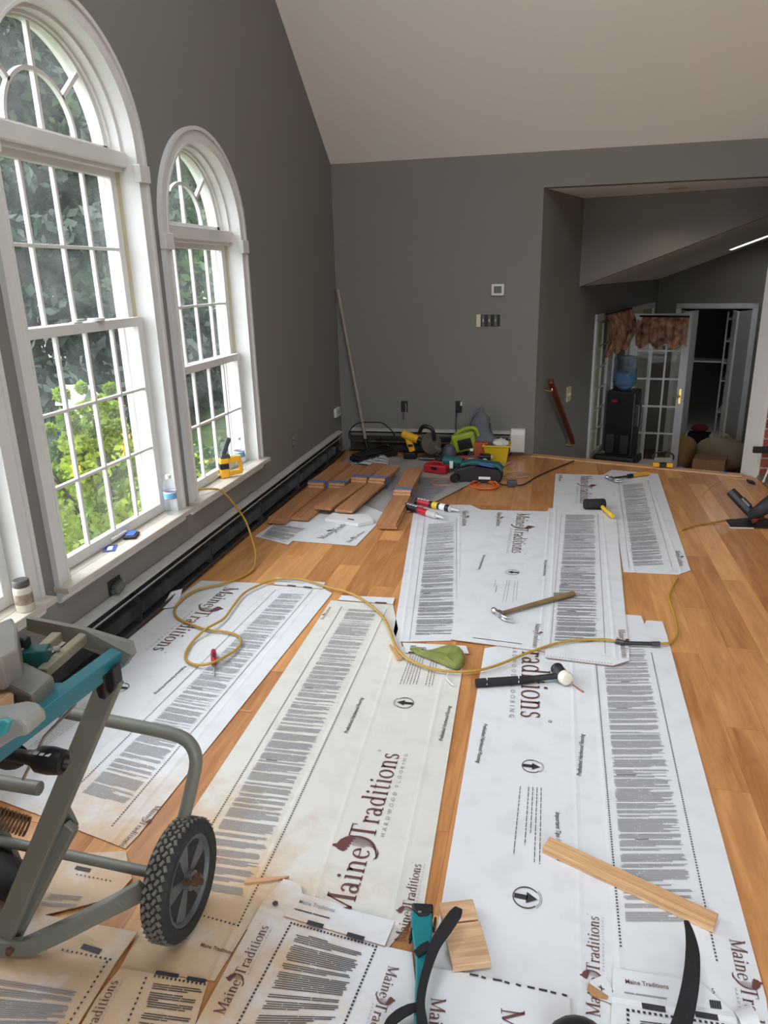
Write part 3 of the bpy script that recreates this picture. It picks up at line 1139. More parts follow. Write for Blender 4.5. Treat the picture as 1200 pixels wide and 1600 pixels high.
TN, TK, SF = 0.035, 0.105, 0.035
XH = 0.62
GL = {
    'M': (1.00, [S(.14, 0, .14, 1, .05), S(.10, .985, .48, .05, .12), S(.48, .05, .84, .985, .05), S(.86, 0, .86, 1, .125), S(.02, .0175, .27, .0175, SF), S(.72, .0175, .99, .0175, SF), S(.0, .982, .16, .982, SF), S(.84, .982, .99, .982, SF)]),
    'a': (0.52, [S(.37, .05, .37, .44, TK), A(.22, .44, .145, .165, 165, 0, .04, .09), A(.205, .165, .135, .15, 25, 335, .04, .10), A(.44, .06, .07, .05, 180, 330, .05, .05)]),
    'i': (0.30, [S(.15, 0, .15, XH, TK), S(.03, .0175, .27, .0175, SF), S(.05, XH - .03, .13, XH - .01, .05), A(.14, .83, .035, .035, 0, 360, .07, .07)]),
    'n': (0.64, [S(.15, 0, .15, XH, TK), A(.31, .42, .165, .17, 180, 0, .045, .10), S(.475, 0, .475, .43, TK), S(.03, .0175, .27, .0175, SF), S(.355, .0175, .60, .0175, SF), S(.05, XH - .03, .13, XH - .01, .05)]),
    'e': (0.52, [A(.265, .31, .20, .295, 8, 318, .035, .10, 16), S(.10, .36, .465, .36, .04)]),
    'T': (0.74, [S(.37, 0, .37, .98, .125), S(.05, .97, .69, .97, .05), S(.065, .99, .05, .79, .035), S(.675, .99, .69, .79, .035), S(.22, .0175, .52, .0175, SF)]),
    'r': (0.42, [S(.15, 0, .15, XH, TK), A(.30, .42, .15, .165, 175, 55, .045, .07), A(.36, .53, .03, .03, 0, 360, .06, .06), S(.03, .0175, .28, .0175, SF), S(.05, XH - .03, .13, XH - .01, .05)]),
    'd': (0.60, [S(.44, 0, .44, 1.0, TK), A(.26, .30, .19, .285, 40, 320, .035, .10, 16), S(.34, .985, .44, .985, .04), S(.44, .0175, .57, .0175, SF)]),
    't': (0.36, [S(.16, .1, .16, .80, .095), S(.03, .595, .31, .595, .04), A(.25, .11, .09, .10, 180, 320, .04, .08)]),
    'o': (0.58, [A(.29, .31, .225, .295, 0, 360, .035, .105, 20)]),
    's': (0.42, [A(.20, .465, .115, .14, 35, 270, .04, .09), A(.20, .165, .125, .15, 90, -145, .04, .09), S(.32, .60, .32, .47, .03), S(.07, .02, .07, .17, .03)]),
}
GAP = 0.035


def word(mb, s, M, x0=0.0):
    x = x0
    for ch in s:
        adv, st = GL[ch]
        strokes_to(mb, [([(p[0] + x, p[1]) for p in pts], ws) for pts, ws in st], M)
        x += adv + GAP
    return x


def word_len(s):
    return sum(GL[c][0] + GAP for c in s)


def acorn(mb, M, x0, sc=1.0):
    """toothed cap and striped nut between the two words; x0 = right edge of the first word"""
    def T(p):
        return (x0 + p[0] * sc, p[1] * sc)
    cap = [(-.28, 1.05), (-.22, 1.30), (-.12, 1.40), (-.08, 1.58), (.04, 1.58), (.08, 1.43), (.32, 1.34), (.52, 1.14), (.62, .90), (.60, .72), (.52, .84), (.45, .74), (.38, .87),
           (.30, .78), (.23, .91), (.16, .81), (.09, .95), (.01, .86), (-.06, 1.0), (-.14, .92), (-.20, 1.02)]
    tri = tessellate_polygon([[Vector((*T(p), 0)) for p in cap]])
    mb.add([M @ Vector((*T(p), 0)) for p in cap], [tuple(t) for t in tri])
    for k in range(9):
        t = k / 8
        p0, p1, p2 = (.10 + .50 * t, .80), (.16 + .50 * t, .12 - .30 * t), (-.44 + .06 * (1 - t), -.30 + .05 * (1 - t))
        end = 0.42 + 0.58 * t ** 2
        pts, ws = [], []
        for i in range(11):
            u = end * i / 10
            pts.append(T(tuple(p0[j] * (1 - u) ** 2 + 2 * p1[j] * u * (1 - u) + p2[j] * u * u for j in (0, 1))))
            ws.append((0.018 + (0.085 * math.sin(PI * min(1, 0.15 + 0.8 * i / 10)) if k == 8 else 0.012 * t)) * sc)
        strokes_to(mb, [(pts, ws)], M)
    strokes_to(mb, [([T((-.50, -.20)), T((-.38, -.30)), T((-.15, -.33)), T((.05, -.26))], [0.01, 0.07, 0.06, 0.02])], M)


def ttext(mb, s, M, size, spacing=1.0, shear=0.0, stretch=None, bold=0.0):
    """small lettering in the built-in font, drawn flat; stretch = wanted length"""
    c = bpy.data.curves.new('lettering', 'FONT')
    c.body = s
    c.size = size
    c.space_character = spacing
    c.shear = shear
    c.offset = bold * size
    c.resolution_u = 2
    o = bpy.data.objects.new('lettering', c)
    COL.objects.link(o)
    dg = bpy.context.evaluated_depsgraph_get()
    me = bpy.data.meshes.new_from_object(o.evaluated_get(dg))
    vs = [v.co.copy() for v in me.vertices]
    fs = [tuple(p.vertices) for p in me.polygons]
    if stretch and vs:
        k = stretch / max(v.x for v in vs)
        for v in vs:
            v.x *= k
    mb.add([M @ v for v in vs], fs)
    bpy.data.objects.remove(o)
    bpy.data.curves.remove(c)
    bpy.data.meshes.remove(me)


def lay(pa, pb, z):
    """flat frame on a board: x runs from pa to pb, y to the left of it"""
    a, b = FL(*pa, z), FL(*pb, z)
    return Matrix.Translation(a) @ frame(b - a).to_4x4(), (b - a).length


def scl(k):
    return Matrix.Diagonal((k, k, 1, 1))


class Card:
    def __init__(self, label, outline, level, folds=(), name='flattened_box', thick=0.0032, m=None):
        """outline in sight points on the floor; level = how many sheets lie underneath"""
        self.z0 = 0.0006 + level * 0.0046
        self.zt = self.z0 + thick
        pts = [FL(*p, self.zt) for p in outline]
        c = sum((p for p in pts), Vector()) / len(pts)
        self.root = thing(name, label, 'cardboard', (c.x, c.y, 0), group='flattened flooring boxes spread on the floor')
        bm = bmesh.new()
        vs = [bm.verts.new((p.x, p.y, self.zt)) for p in pts]
        f = bm.faces.new(vs)
        f.normal_update()
        if f.normal.z < 0:
            f.normal_flip()
        marks = []
        for pa, pb in folds:
            a, b = FL(*pa, 0), FL(*pb, 0)
            d = (b - a).normalized()
            n = Vector((-d.y, d.x, 0))
            for off in (-0.012, 0.0, 0.012):
                q = a + n * off
                g = bm.verts[:] + bm.edges[:] + bm.faces[:]
                bmesh.ops.bisect_plane(bm, geom=g, plane_co=(q.x, q.y, 0), plane_no=(n.x, n.y, 0))
            marks.append((a, n))
        for v in bm.verts:
            for a, n in marks:
                if abs((Vector((v.co.x, v.co.y, 0)) - Vector((a.x, a.y, 0))).dot(n)) < 0.001:
                    v.co.z = self.zt + 0.0016
        bmesh.ops.triangulate(bm, faces=[f_ for f_ in bm.faces if len(f_.verts) > 4])
        top = bm.faces[:]
        for f_ in top:
            f_.material_index = 0
        ret = bmesh.ops.extrude_face_region(bm, geom=top)
        newf = [g for g in ret['geom'] if isinstance(g, bmesh.types.BMFace)]
        for g in ret['geom']:
            if isinstance(g, bmesh.types.BMVert):
                g.co.z = self.z0
        for f_ in bm.faces:
            f_.material_index = 0
        ts, ns = set(top), set(newf)
        for f_ in bm.faces:
            zs = [v.co.z for v in f_.verts]
            if min(zs) < self.z0 + 0.0005 and max(zs) > self.z0 + 0.001:
                f_.material_index = 1
        bmesh.ops.recalc_face_normals(bm, faces=bm.faces)
        for v in bm.verts:
            v.co -= Vector((c.x, c.y, 0))
        me = bpy.data.meshes.new('sheet')
        bm.to_mesh(me)
        bm.free()
        me.materials.append(m or CARD)
        me.materials.append(KRAFT)
        o = bpy.data.objects.new('board', me)
        COL.objects.link(o)
        o.parent = self.root
        self.ink, self.grey, self.brown = MB(), MB(), MB()
        self.zp = self.zt + 0.0004

    # ---- print
    def logo(self, pa, pb, full=True, sub=True, fine=False):
        M, L = lay(pa, pb, self.zp + 0.0016)
        tot = word_len('Maine') + 0.44 + word_len('Traditions')
        k = L / tot
        Mk = M @ scl(k)
        x = word(self.brown, 'Maine', Mk)
        acorn(self.brown, Mk, x - 0.05, 0.92)
        x = word(self.brown, 'Traditions', Mk, x + 0.44)
        strokes_to(self.brown, [A(x + .03, .93, .05, .05, 0, 360, .02, .02)], Mk)
        if sub:
            ttext(self.grey, 'HARDWOOD FLOORING', Mk @ Matrix.Translation((word_len('Maine') + 0.64, -0.36, 0)), 0.24, 1.9, 0, stretch=word_len('Traditions') - 0.2)

    def text(self, s, pa, pb, shear=0.3, ink=None, size_k=None):
        M, L = lay(pa, pb, self.zp + 0.0016)
        size = L / len(s) * 2.6 if size_k is None else size_k
        ttext(ink or self.ink, s, M, size, 1.0, shear, stretch=L, bold=0.012)

    def lines(self, quad, pitch=0.0052, h=0.0021, seed=1, ink=None, across=False, fill=0.86):
        """paragraphs of small print in the quad (far left, far right, near right, near left)"""
        rg = random.Random(seed)
        q = [FL(*p, self.zp + 0.0016) for p in quad]
        if across:                      # rows run along the length
            q = [q[1], q[2], q[3], q[0]]
        ink = ink or self.grey
        Ll = (q[3] - q[0]).length
        W = (q[1] - q[0]).length
        n = max(2, int(Ll / pitch))
        left = 0
        gap = 0
        for i in range(n):
            t = (i + 0.5) / n
            if gap > 0:
                gap -= 1
                continue
            a, b = q[0].lerp(q[3], t), q[1].lerp(q[2], t)
            if left <= 0:
                left = rg.choice([2, 3, 3, 4, 5, 6, 8])
                if rg.random() < 0.75:
                    gap = rg.choice([0, 0, 1])
                    continue
                if rg.random() < 0.25:
                    x0 = rg.uniform(0.0, 0.35)
                    left -= 1
                    self._line(ink, a, b, x0, x0 + rg.uniform(0.2, 0.4), h, q, n, True)
                    continue
            left -= 1
            end = rg.uniform(0.93, 1.0) if left > 0 else rg.uniform(0.45, 0.98)
            if rg.random() < 0.06:
                end *= rg.uniform(0.6, 0.9)
            u = 0.0 if rg.random() < 0.85 else 0.03
            if across:
                while u < end:
                    w = rg.uniform(0.03, 0.09)
                    self._line(ink, a, b, u, min(u + w, end), h, q, n)
                    u += w + 0.014
                continue
            br = u + rg.uniform(0.2, 0.8) * (end - u)
            self._line(ink, a, b, u, br, h, q, n)
            self._line(ink, a, b, br + 0.0025 / max(W, 0.05), end, h, q, n)

    def _line(self, ink, a, b, u0, u1, h, q, n, bold=False):
        d = (q[3] - q[0]).normalized() * (h / 2 * (1.15 if bold else 1))
        p0, p1 = a.lerp(b, u0), a.lerp(b, u1)
        (self.ink if bold else ink).add([p0 - d, p1 - d, p1 + d, p0 + d], [(0, 3, 2, 1)])

    def dots(self, pa, pb, pitch=0.0098, size=0.0046):
        a, b = FL(*pa, self.zp + 0.0016), FL(*pb, self.zp + 0.0016)
        d = b - a
        n = int(d.length / pitch)
        u = d.normalized() * size / 2
        v = Vector((-u.y, u.x, 0))
        for i in range(n + 1):
            p = a + d * (i / max(n, 1))
            self.ink.add([p - u - v, p + u - v, p + u + v, p - u + v], [(0, 1, 2, 3)])

    def slot(self, pa, pb, w=0.012):
        a, b = FL(*pa, self.zp + 0.0014), FL(*pb, self.zp + 0.0014)
        d = (b - a).normalized()
        v = Vector((-d.y, d.x, 0)) * w / 2
        self.ink.add([a - v, b - v, b + v, a + v], [(0, 1, 2, 3)])

    def arrow(self, c, ang, r):
        """ringed arrow; ang in degrees from +X on the floor"""
        p = FL(*c, self.zp + 0.0016)
        M = Matrix.Translation(p) @ Matrix.Rotation(R(ang), 4, 'Z') @ scl(r)
        strokes_to(self.ink, [A(0, 0, .93, .93, 40, 320, .11, .07, 30), A(0, 0, 1.0, 1.0, -40, 40, .03, .03, 10), A(0, 0, 1.12, 1.12, -45, 45, .03, .03, 10), ([(-.86, 0), (.1, 0)], [.42, .42]), ([(.02, 0), (.80, 0)], [1.0, .0])], M)

    def qr_free_marks(self, pa, pb):
        self.slot(pa, pb, 0.02)

    def done(self):
        for mb, nm, m in ((self.grey, 'fine_print', INKGREY), (self.ink, 'dark_print', INK), (self.brown, 'brown_logo_print', BROWNINK)):
            if mb.f:
                mb.build(nm, m, self.root)['kind'] = 'stuff'
        return self.root


PHF = 'Prefinished Hardwood Flooring'

# A  the long sheet beside the heater, running under the saw
A_ = Card('long white flattened box beside the heater, under the hose loops and screwdriver',
          [(315, 907), (403, 911), (428, 915), (505, 919), (519, 927), (216, 1305), (196, 1326), (105, 1290), (-40, 1235), (-60, 1150), (200, 997), (250, 958), (285, 928)], 0,
          [((428, 915), (90, 1240)), ((498, 922), (190, 1300))])
A_.logo((352, 917), (236, 1016))
A_.text(PHF, (288, 1040), (240, 1084))
A_.dots((430, 922), (103, 1246))
A_.dots((488, 922), (175, 1290))
A_.lines([(440, 926), (478, 928), (196, 1258), (128, 1238)], seed=3)
A_.arrow((188, 1074), 180, 0.036)
A_.lines([(150, 1085), (178, 1090), (60, 1180), (40, 1165)], pitch=0.012, seed=9, across=True)
A_.logo((244, 1258), (185, 1322), sub=False)
A_.done()
Af = Card('white end flap of the box beside the heater, at its far end', [(432, 902), (508, 910), (504, 920), (428, 913)], 1, name='box_flap')
Af.lines([(440, 905), (480, 908), (478, 912), (437, 909)], pitch=0.011, h=0.004, seed=4)
Af.slot((449, 914), (462, 915.5))
Af.slot((474, 916.5), (487, 918))
Af.done()

# B  the middle sheet with the large printed name
B_ = Card('long cream flattened box in the middle with the largest brown logo and sawdust',
          [(517, 938), (614, 945), (628, 1010), (727, 1018), (663, 1412), (600, 1490), (385, 1452), (335, 1533), (187, 1514), (225, 1440), (300, 1267)], 0,
          [((604, 955), (430, 1320)), ((618, 1010), (500, 1380)), ((700, 1020), (612, 1440))], m=CREAM)
B_.dots((534, 948), (335, 1281))
B_.dots((335, 1281), (262, 1412))
B_.dots((604, 952), (445, 1296))
B_.dots((445, 1296), (372, 1446))
B_.dots((262, 1415), (372, 1446), 0.012)
B_.lines([(545, 950), (592, 953), (380, 1400), (285, 1385)], seed=5)
B_.logo((546, 1437), (625, 1177))
B_.logo((634, 1472), (659, 1350))
B_.logo((505, 968), (518, 948), sub=False)
B_.text(PHF, (543, 1146), (568, 1090))
B_.text(PHF, (691, 1158), (705, 1103))
B_.arrow((632, 1098), 180, 0.037)
B_.lines([(640, 1022), (690, 1028), (682, 1075), (622, 1070)], pitch=0.011, h=0.0022, seed=8, across=True, ink=B_.ink)
B_.text('Maine Traditions', (312, 1478), (362, 1491), 0, B_.brown)
B_.done()
Bf = Card('white end flap of the middle box under the green glove', [(629, 1004), (728, 1009), (733, 1021), (634, 1020)], 1, name='box_flap')
Bf.lines([(640, 1008), (665, 1009), (668, 1016), (644, 1016)], pitch=0.011, h=0.004, seed=2)
Bf.slot((638, 1019), (655, 1019.5))
Bf.done()
Bg = Card('narrow white end flap at the far end of the middle box', [(534, 930), (617, 934), (614, 944), (528, 937)], 1, name='box_flap')
Bg.slot((586, 941), (604, 942))
Bg.done()

# C  the sheet under the mallet and the long stick
C_ = Card('long white flattened box under the white-headed mallet and the long wooden strip',
          [(757, 1013), (880, 990), (978, 960), (1002, 962), (1007, 975), (1010, 969), (1035, 971), (1042, 992), (1197, 1560), (1215, 1700), (640, 1700), (690, 1410)], 0,
          [((893, 1000), (914, 1700)), ((925, 1010), (985, 1700))])
C_.logo((818, 940), (813, 1122))
C_.text(PHF, (756, 1130), (744, 1192))
C_.text(PHF, (908, 1213), (913, 1147))
C_.arrow((831, 1197), 0, 0.034)
C_.arrow((822, 1402), -3, 0.036)
C_.lines([(810, 1228), (862, 1232), (864, 1360), (798, 1340)], pitch=0.0115, h=0.0022, seed=12, across=True, ink=C_.ink)
C_.lines([(784, 1222), (796, 1223), (790, 1352), (774, 1348)], pitch=0.011, h=0.0022, seed=13, across=True, ink=C_.ink)
C_.text('Important Tips / Reminders', (868, 1268), (870, 1345), 0.3)
C_.dots((930, 1020), (970, 1478))
C_.dots((1018, 1020), (1120, 1500))
C_.lines([(942, 1012), (1008, 1012), (1092, 1440), (978, 1440)], seed=15)
C_.logo((938, 1590), (936, 1432))
C_.logo((1139, 1466), (1185, 1670))
C_.done()
Cf = Card('white box end panel with barcode lying below the long wooden strip', [(958, 1512), (1095, 1535), (1150, 1585), (1165, 1700), (950, 1700)], 1, [((955, 1562), (1130, 1592))], name='box_flap')
Cf.text('Maine Traditions', (977, 1536), (1045, 1545), 0, Cf.brown)
Cf.lines([(976, 1545), (1045, 1555), (1045, 1562), (975, 1552)], pitch=0.008, h=0.003, seed=3)
Cf.slot((1003, 1571), (1040, 1577), 0.014)
Cf.slot((1086, 1584), (1122, 1590), 0.014)
Cf.dots((981, 1578), (1130, 1601), 0.011, 0.006)
Cf.dots((981, 1578), (983, 1650), 0.011, 0.006)
Cf.lines([(1000, 1590), (1060, 1598), (1065, 1640), (1000, 1640)], seed=6, ink=Cf.ink)
for i in range(14):
    a = FL(1109 + i * 1.25, 1562 + i * 0.15, Cf.zp + 0.001)
    b = FL(1111 + i * 1.25, 1575 + i * 0.15, Cf.zp + 0.001)
    d = Vector((0.0006 if i % 3 else 0.0011, 0, 0))
    Cf.ink.add([a - d, a + d, b + d, b - d], [(0, 1, 2, 3)])
Cf.text('5', (1113, 1552), (1118, 1552.5), 0)
Cf.done()
Ct = Card('torn curled scrap of white board with brown underside by the barcode panel', [(921, 1532), (944, 1523), (958, 1548), (955, 1568), (925, 1556)], 1, name='torn_board_scrap')
Ct.text('x', (940, 1548), (945, 1545), 0)
Ct.brownspot = None
Ct.done()
kr = MB().prism([(p.x, p.y) for p in (FL(919, 1541), FL(950, 1562), FL(948, 1567), FL(925, 1562), FL(917, 1552))], 0.0098, 0.0112)
tag(kr.build('torn_paper', KRAFT), 'small torn patch of bare brown cardboard beside the barcode panel', 'paper')

# I4  the sheet at the lower edge, under the wood block
I4 = Card('white flattened box below the two-piece wood block, with large printed initial', [(655, 1510), (690, 1514), (733, 1521), (890, 1556), (915, 2000), (560, 2000)], 1)
for k in range(9):
    a = (734 + k * 18, 1522 + k * 3.9)
    I4.slot(a, (a[0] + random.Random(k).uniform(6, 15), a[1] + 2.6), 0.005)
I4.logo((674, 1558), (652, 1790))
I4.logo((783, 1574), (775, 1990))
I4.done()

# D1, D2, E  the far sheets
E_ = Card('white flattened box under the yellow-handled mallet, nearest the stairs',
          [(868, 740), (942, 742), (956, 734), (1010, 739), (1028, 740), (1079, 891), (1060, 898), (974, 894), (966, 840), (861, 830)], 0, [((960, 750), (990, 890)), ((1012, 745), (1062, 888))])
E_.logo((908, 743), (906, 786))
E_.dots((967, 755), (983, 886), 0.012, 0.004)
E_.dots((1012, 751), (1050, 886), 0.012, 0.004)
E_.lines([(972, 757), (1005, 754), (1038, 882), (990, 884)], seed=21, pitch=0.0068, h=0.0032)
E_.logo((1055, 860), (1062, 885), sub=False)
E_.logo((874, 742), (873, 752), sub=False)
E_.done()
D1 = Card('white flattened box under the tips of the two caulk tubes',
          [(648, 788), (735, 789), (760, 800), (735, 1000), (621, 1003), (615, 987)], 0, [((655, 790), (628, 1000)), ((718, 790), (716, 1000))])
D1.dots((664, 810), (640, 1000), 0.012, 0.004)
D1.dots((713, 810), (714, 1000), 0.012, 0.004)
D1.lines([(669, 818), (710, 815), (710, 994), (648, 994)], seed=22, pitch=0.0065, h=0.0030)
D1.text(PHF, (730, 885), (733, 866))
D1.logo((723, 798), (722, 822), sub=False)
D1.done()
D2 = Card('wide white flattened box under the wooden-handled claw hammer',
          [(735, 796), (856, 799), (857, 794), (905, 795), (962, 799), (984, 1032), (958, 1034), (850, 1018), (704, 999)], 1, [((858, 800), (843, 1015)), ((868, 800), (857, 1015)), ((940, 800), (962, 1030))])
D2.logo((808, 802), (799, 864))
D2.dots((877, 803), (860, 1010), 0.012, 0.004)
D2.dots((934, 803), (946, 1020), 0.012, 0.004)
D2.lines([(884, 804), (930, 804), (934, 1006), (866, 1003)], seed=23, pitch=0.0065, h=0.0030)
D2.arrow((801, 894), 180, 0.036)
D2.lines([(790, 907), (815, 908), (814, 945), (782, 943)], pitch=0.013, seed=31, across=True)
D2.lines([(773, 905), (780, 905), (772, 948), (764, 946)], pitch=0.012, seed=32, across=True)
D2.slot((738, 996), (815, 1006), 0.004)
D2.text(PHF, (852, 900), (854, 875))
D2.text(PHF, (750, 890), (758, 867))
D2.logo((837, 974), (832, 1012), sub=False)
D2.logo((966, 983), (972, 1028), sub=False)
D2.logo((777, 800), (775, 822), sub=False)
D2.done()
Df = Card('white folded end flap in front of the hammer box, crossed by the hose', [(851, 1011), (983, 1032), (958, 1040), (852, 1027)], 2, name='box_flap')
Df.dots((856, 1025), (955, 1037), 0.012, 0.004)
Df.lines([(900, 1021), (950, 1028), (949, 1033), (899, 1026)], pitch=0.012, h=0.004, seed=4)
Df.done()

# G, H  sheets under the board bundles and the tool pile
G_ = Card('white flattened box poking out under the taped board bundles', [(398, 838), (450, 851), (457, 845), (556, 853), (590, 818), (640, 770), (560, 745), (470, 790)], 0)
G_.lines([(430, 818), (480, 825), (447, 848), (408, 838)], seed=41, pitch=0.009, h=0.0044)
G_.logo((505, 842), (556, 812))
G_.logo((545, 848), (572, 830), sub=False)
G_.done()
H_ = Card('greyish white flattened box under the far pile of power tools', [(545, 712), (640, 714), (800, 722), (676, 786), (640, 800), (600, 800), (500, 760)], 1, m=DUSTY)
H_.lines([(640, 745), (720, 745), (676, 780), (600, 800)], seed=42, pitch=0.012, h=0.006)
H_.lines([(740, 726), (790, 727), (760, 740), (715, 738)], seed=43, pitch=0.012, h=0.006)
H_.done()

# I1..I3, I0  dusty sheets round the saw
I0 = Card('brown dusty flattened box under the saw stand legs', [(75, 1335), (196, 1330), (206, 1372), (180, 1402), (60, 1432), (-80, 1432), (-80, 1320)], 1)
I0.slot((118, 1355), (141, 1360), 0.012)
I0.dots((120, 1366), (172, 1376), 0.012, 0.004)
I0.lines([(80, 1395), (130, 1400), (118, 1420), (60, 1415)], seed=50)
I0.done()
I2 = Card('sawdust-covered flattened box below the wheel at the picture edge', [(188, 1512), (325, 1534), (305, 1600), (280, 1720), (60, 1720), (150, 1560)], 1)
I2.dots((228, 1528), (190, 1620), 0.012, 0.005)
I2.lines([(240, 1535), (318, 1545), (280, 1640), (205, 1630)], seed=51, ink=I2.ink)
I2.logo((105, 1690), (186, 1532))
I2.dots((242, 1525), (320, 1538), 0.010, 0.005)
I2.slot((243, 1519), (279, 1525), 0.01)
I2.slot((292, 1528), (322, 1533), 0.01)
I2.done()
I1 = Card('brown sawdusty flattened box in the corner of the picture under the curved leg', [(62, 1428), (215, 1456), (182, 1502), (115, 1612), (60, 1720), (-140, 1720), (-140, 1420)], 2)
I1.slot((128, 1478), (157, 1487), 0.014)
I1.dots((98, 1484), (172, 1499), 0.012, 0.005)
I1.dots((167, 1503), (100, 1610), 0.012, 0.005)
I1.lines([(-10, 1520), (128, 1545), (95, 1600), (-40, 1600)], seed=52)
I1.done()
I3 = Card('clean white box end panel with dotted border and small print near the wheel',
          [(443, 1373), (470, 1380), (472, 1396), (530, 1412), (600, 1478), (644, 1488), (668, 1720), (240, 1720), (412, 1406)], 2, [((443, 1432), (604, 1478))])
I3.dots((455, 1442), (588, 1479), 0.009, 0.0052)
I3.dots((455, 1442), (371, 1600), 0.009, 0.0052)
I3.dots((588, 1479), (538, 1600), 0.009, 0.0052)
I3.lines([(465, 1456), (568, 1486), (520, 1600), (398, 1600)], seed=53, ink=I3.ink, h=0.0020, pitch=0.0056)
I3.logo((350, 1586), (421, 1447))
I3.logo((607, 1508), (560, 1660))
I3.done()
If = Card('white flap with two dark slots folded over the dotted box panel', [(448, 1396), (617, 1439), (601, 1478), (443, 1431)], 3, name='box_flap')
If.slot((480, 1440.5), (505, 1447.5), 0.013)
If.slot((542, 1459.5), (569, 1467), 0.013)
If.text('Maine Traditions', (466, 1410), (522, 1425), 0, If.grey)
If.lines([(462, 1416), (520, 1431), (518, 1437), (460, 1421)], pitch=0.007, h=0.003, seed=9, ink=If.ink)
c = FL(430, 1411, If.zp)
If.ink.add([c + Vector((math.cos(R(60 * i)), math.sin(R(60 * i)), 0)) * 0.008 for i in range(6)], [(0, 1, 2, 3, 4, 5)])
If.done()


def curl(name, label, quad, heights, m=None):
    """bent-up scrap of board: quad of sight points, heights along its length"""
    q = [FL(*p, 0.006) for p in quad]
    rt = thing(name, label, 'paper', (q[0].x, q[0].y, 0.005))
    mb = MB()
    n = len(heights)
    for k in (0, 1):
        for i, hgt in enumerate(heights):
            t = i / (n - 1)
            for pa, pb in ((q[0], q[1]), (q[3], q[2])):
                p_ = pa.lerp(pb, t)
                mb.v.append(Vector((p_.x, p_.y, 0.0105 + hgt + k * 0.0018)))
    o2 = 2 * n
    for i in range(n - 1):
        a, b, c_, d_ = 2 * i, 2 * i + 1, 2 * i + 3, 2 * i + 2
        mb.f += [(d_, c_, b, a), (o2 + a, o2 + b, o2 + c_, o2 + d_), (a, o2 + a, o2 + d_, d_), (b, c_, o2 + c_, o2 + b)]
        mb.mi += [0] * 4
    mb.f += [(0, 1, o2 + 1, o2), (2 * n - 2, o2 + 2 * n - 2, o2 + 2 * n - 1, 2 * n - 1)]
    mb.mi += [0, 0]
    mb.build('bent_sheet', m or CARD, rt, smooth=True, angle=70)
    return rt


curl('torn_flap', 'torn white flap curling up at the edge of the heater-side box', [(250, 952), (268, 935), (286, 930), (276, 950)], [0.0, 0.004, 0.014, 0.03])
curl('bent_flap', 'bent white box corner curling up at the edge of the barcode panel', [(1146, 1582), (1160, 1616), (1188, 1604), (1170, 1572)], [0.0, 0.005, 0.009, 0.007, 0.0])
# ================================================================ things on the wall, the sills and the boards
CB = 0.0095        # top of the stacked boards


def on_floor(px, py, z=CB):
    p = FL(px, py, z)
    return p


def between(name, label, cat, pa, pb, z=CB, group=None):
    """a thing whose x axis runs from pa to pb on the floor; returns root and length"""
    a, b = FL(*pa, z), FL(*pb, z)
    rt = thing(name, label, cat, a, frame(b - a), group)
    return rt, (b - a).length


# --- wall devices
t = thing('thermostat', 'square white thermostat with grey screen above the open switch box', 'thermostat', (-0.468, YB, 1.41))
MB().bb((-0.522, YB - 0.024, 1.362), (-0.414, YB - 0.001, 1.456)).build('housing', WHITE, t, bevel=0.008)
MB().bb((-0.500, YB - 0.027, 1.382), (-0.436, YB - 0.023, 1.438)).build('screen', mat('grey_screen', (96, 100, 94), 0.3), t)

t = thing('switch_box', 'open switch box without cover below the thermostat', 'switch', (-0.542, YB, 1.16))
MB().bb((-0.642, YB - 0.006, 1.112), (-0.444, YB - 0.001, 1.208)).build('box_rim', mat('box_dark', (40, 38, 36), 0.7), t)
MB().bb((-0.644, YB - 0.014, 1.108), (-0.606, YB - 0.006, 1.212)).build('dimmer', mat('ivory_plastic', (206, 198, 168), 0.45), t, bevel=0.004)
for i in range(3):
    xx = -0.585 + i * 0.052
    s_ = MB()
    s_.bb((xx - 0.012, YB - 0.014, 1.114), (xx + 0.012, YB - 0.006, 1.206))
    sw_ = s_.build('switch', mat('grey_switch', (92, 90, 86), 0.5), t, bevel=0.002)
    MB().box((xx, YB - 0.02, 1.163), (0.008, 0.016, 0.02), Matrix.Rotation(R(25), 3, 'X')).build('toggle', mat('ivory_plastic', (206, 198, 168), 0.45), sw_)

WIREB = mat('blue_wire', (44, 62, 120), 0.5)
o1 = thing('outlet_box', 'open outlet box with loose blue wires on the far wall', 'outlet', (-1.282, YB, 0.42))
MB().bb((-1.312, YB - 0.006, 0.365), (-1.252, YB - 0.001, 0.465)).build('box', mat('box_dark', (40, 38, 36), 0.7), o1)
MB().tube([(-1.282, YB - 0.005, 0.44), (-1.285, YB - 0.035, 0.42), (-1.29, YB - 0.03, 0.36), (-1.288, YB - 0.02, 0.30)], 0.004, 6).build('wire', WIREB, o1, smooth=True)
MB().tube([(-1.272, YB - 0.005, 0.44), (-1.262, YB - 0.03, 0.41), (-1.27, YB - 0.03, 0.34)], 0.005, 6).build('wire', mat('tan_wire', (150, 132, 108), 0.6), o1, smooth=True)
o2 = thing('outlet', 'dark outlet with plugged-in black cord on the far wall', 'outlet', (-0.788, YB, 0.42))
MB().bb((-0.818, YB - 0.006, 0.365), (-0.760, YB - 0.001, 0.472)).build('plate', mat('box_dark', (40, 38, 36), 0.7), o2, bevel=0.003)
MB().bb((-0.775, YB - 0.010, 0.43), (-0.758, YB - 0.001, 0.465)).build('socket', WHITE, o2, bevel=0.002)
MB().bb((-0.805, YB - 0.045, 0.385), (-0.78, YB - 0.006, 0.425)).build('plug', BLACK, o2, bevel=0.004)
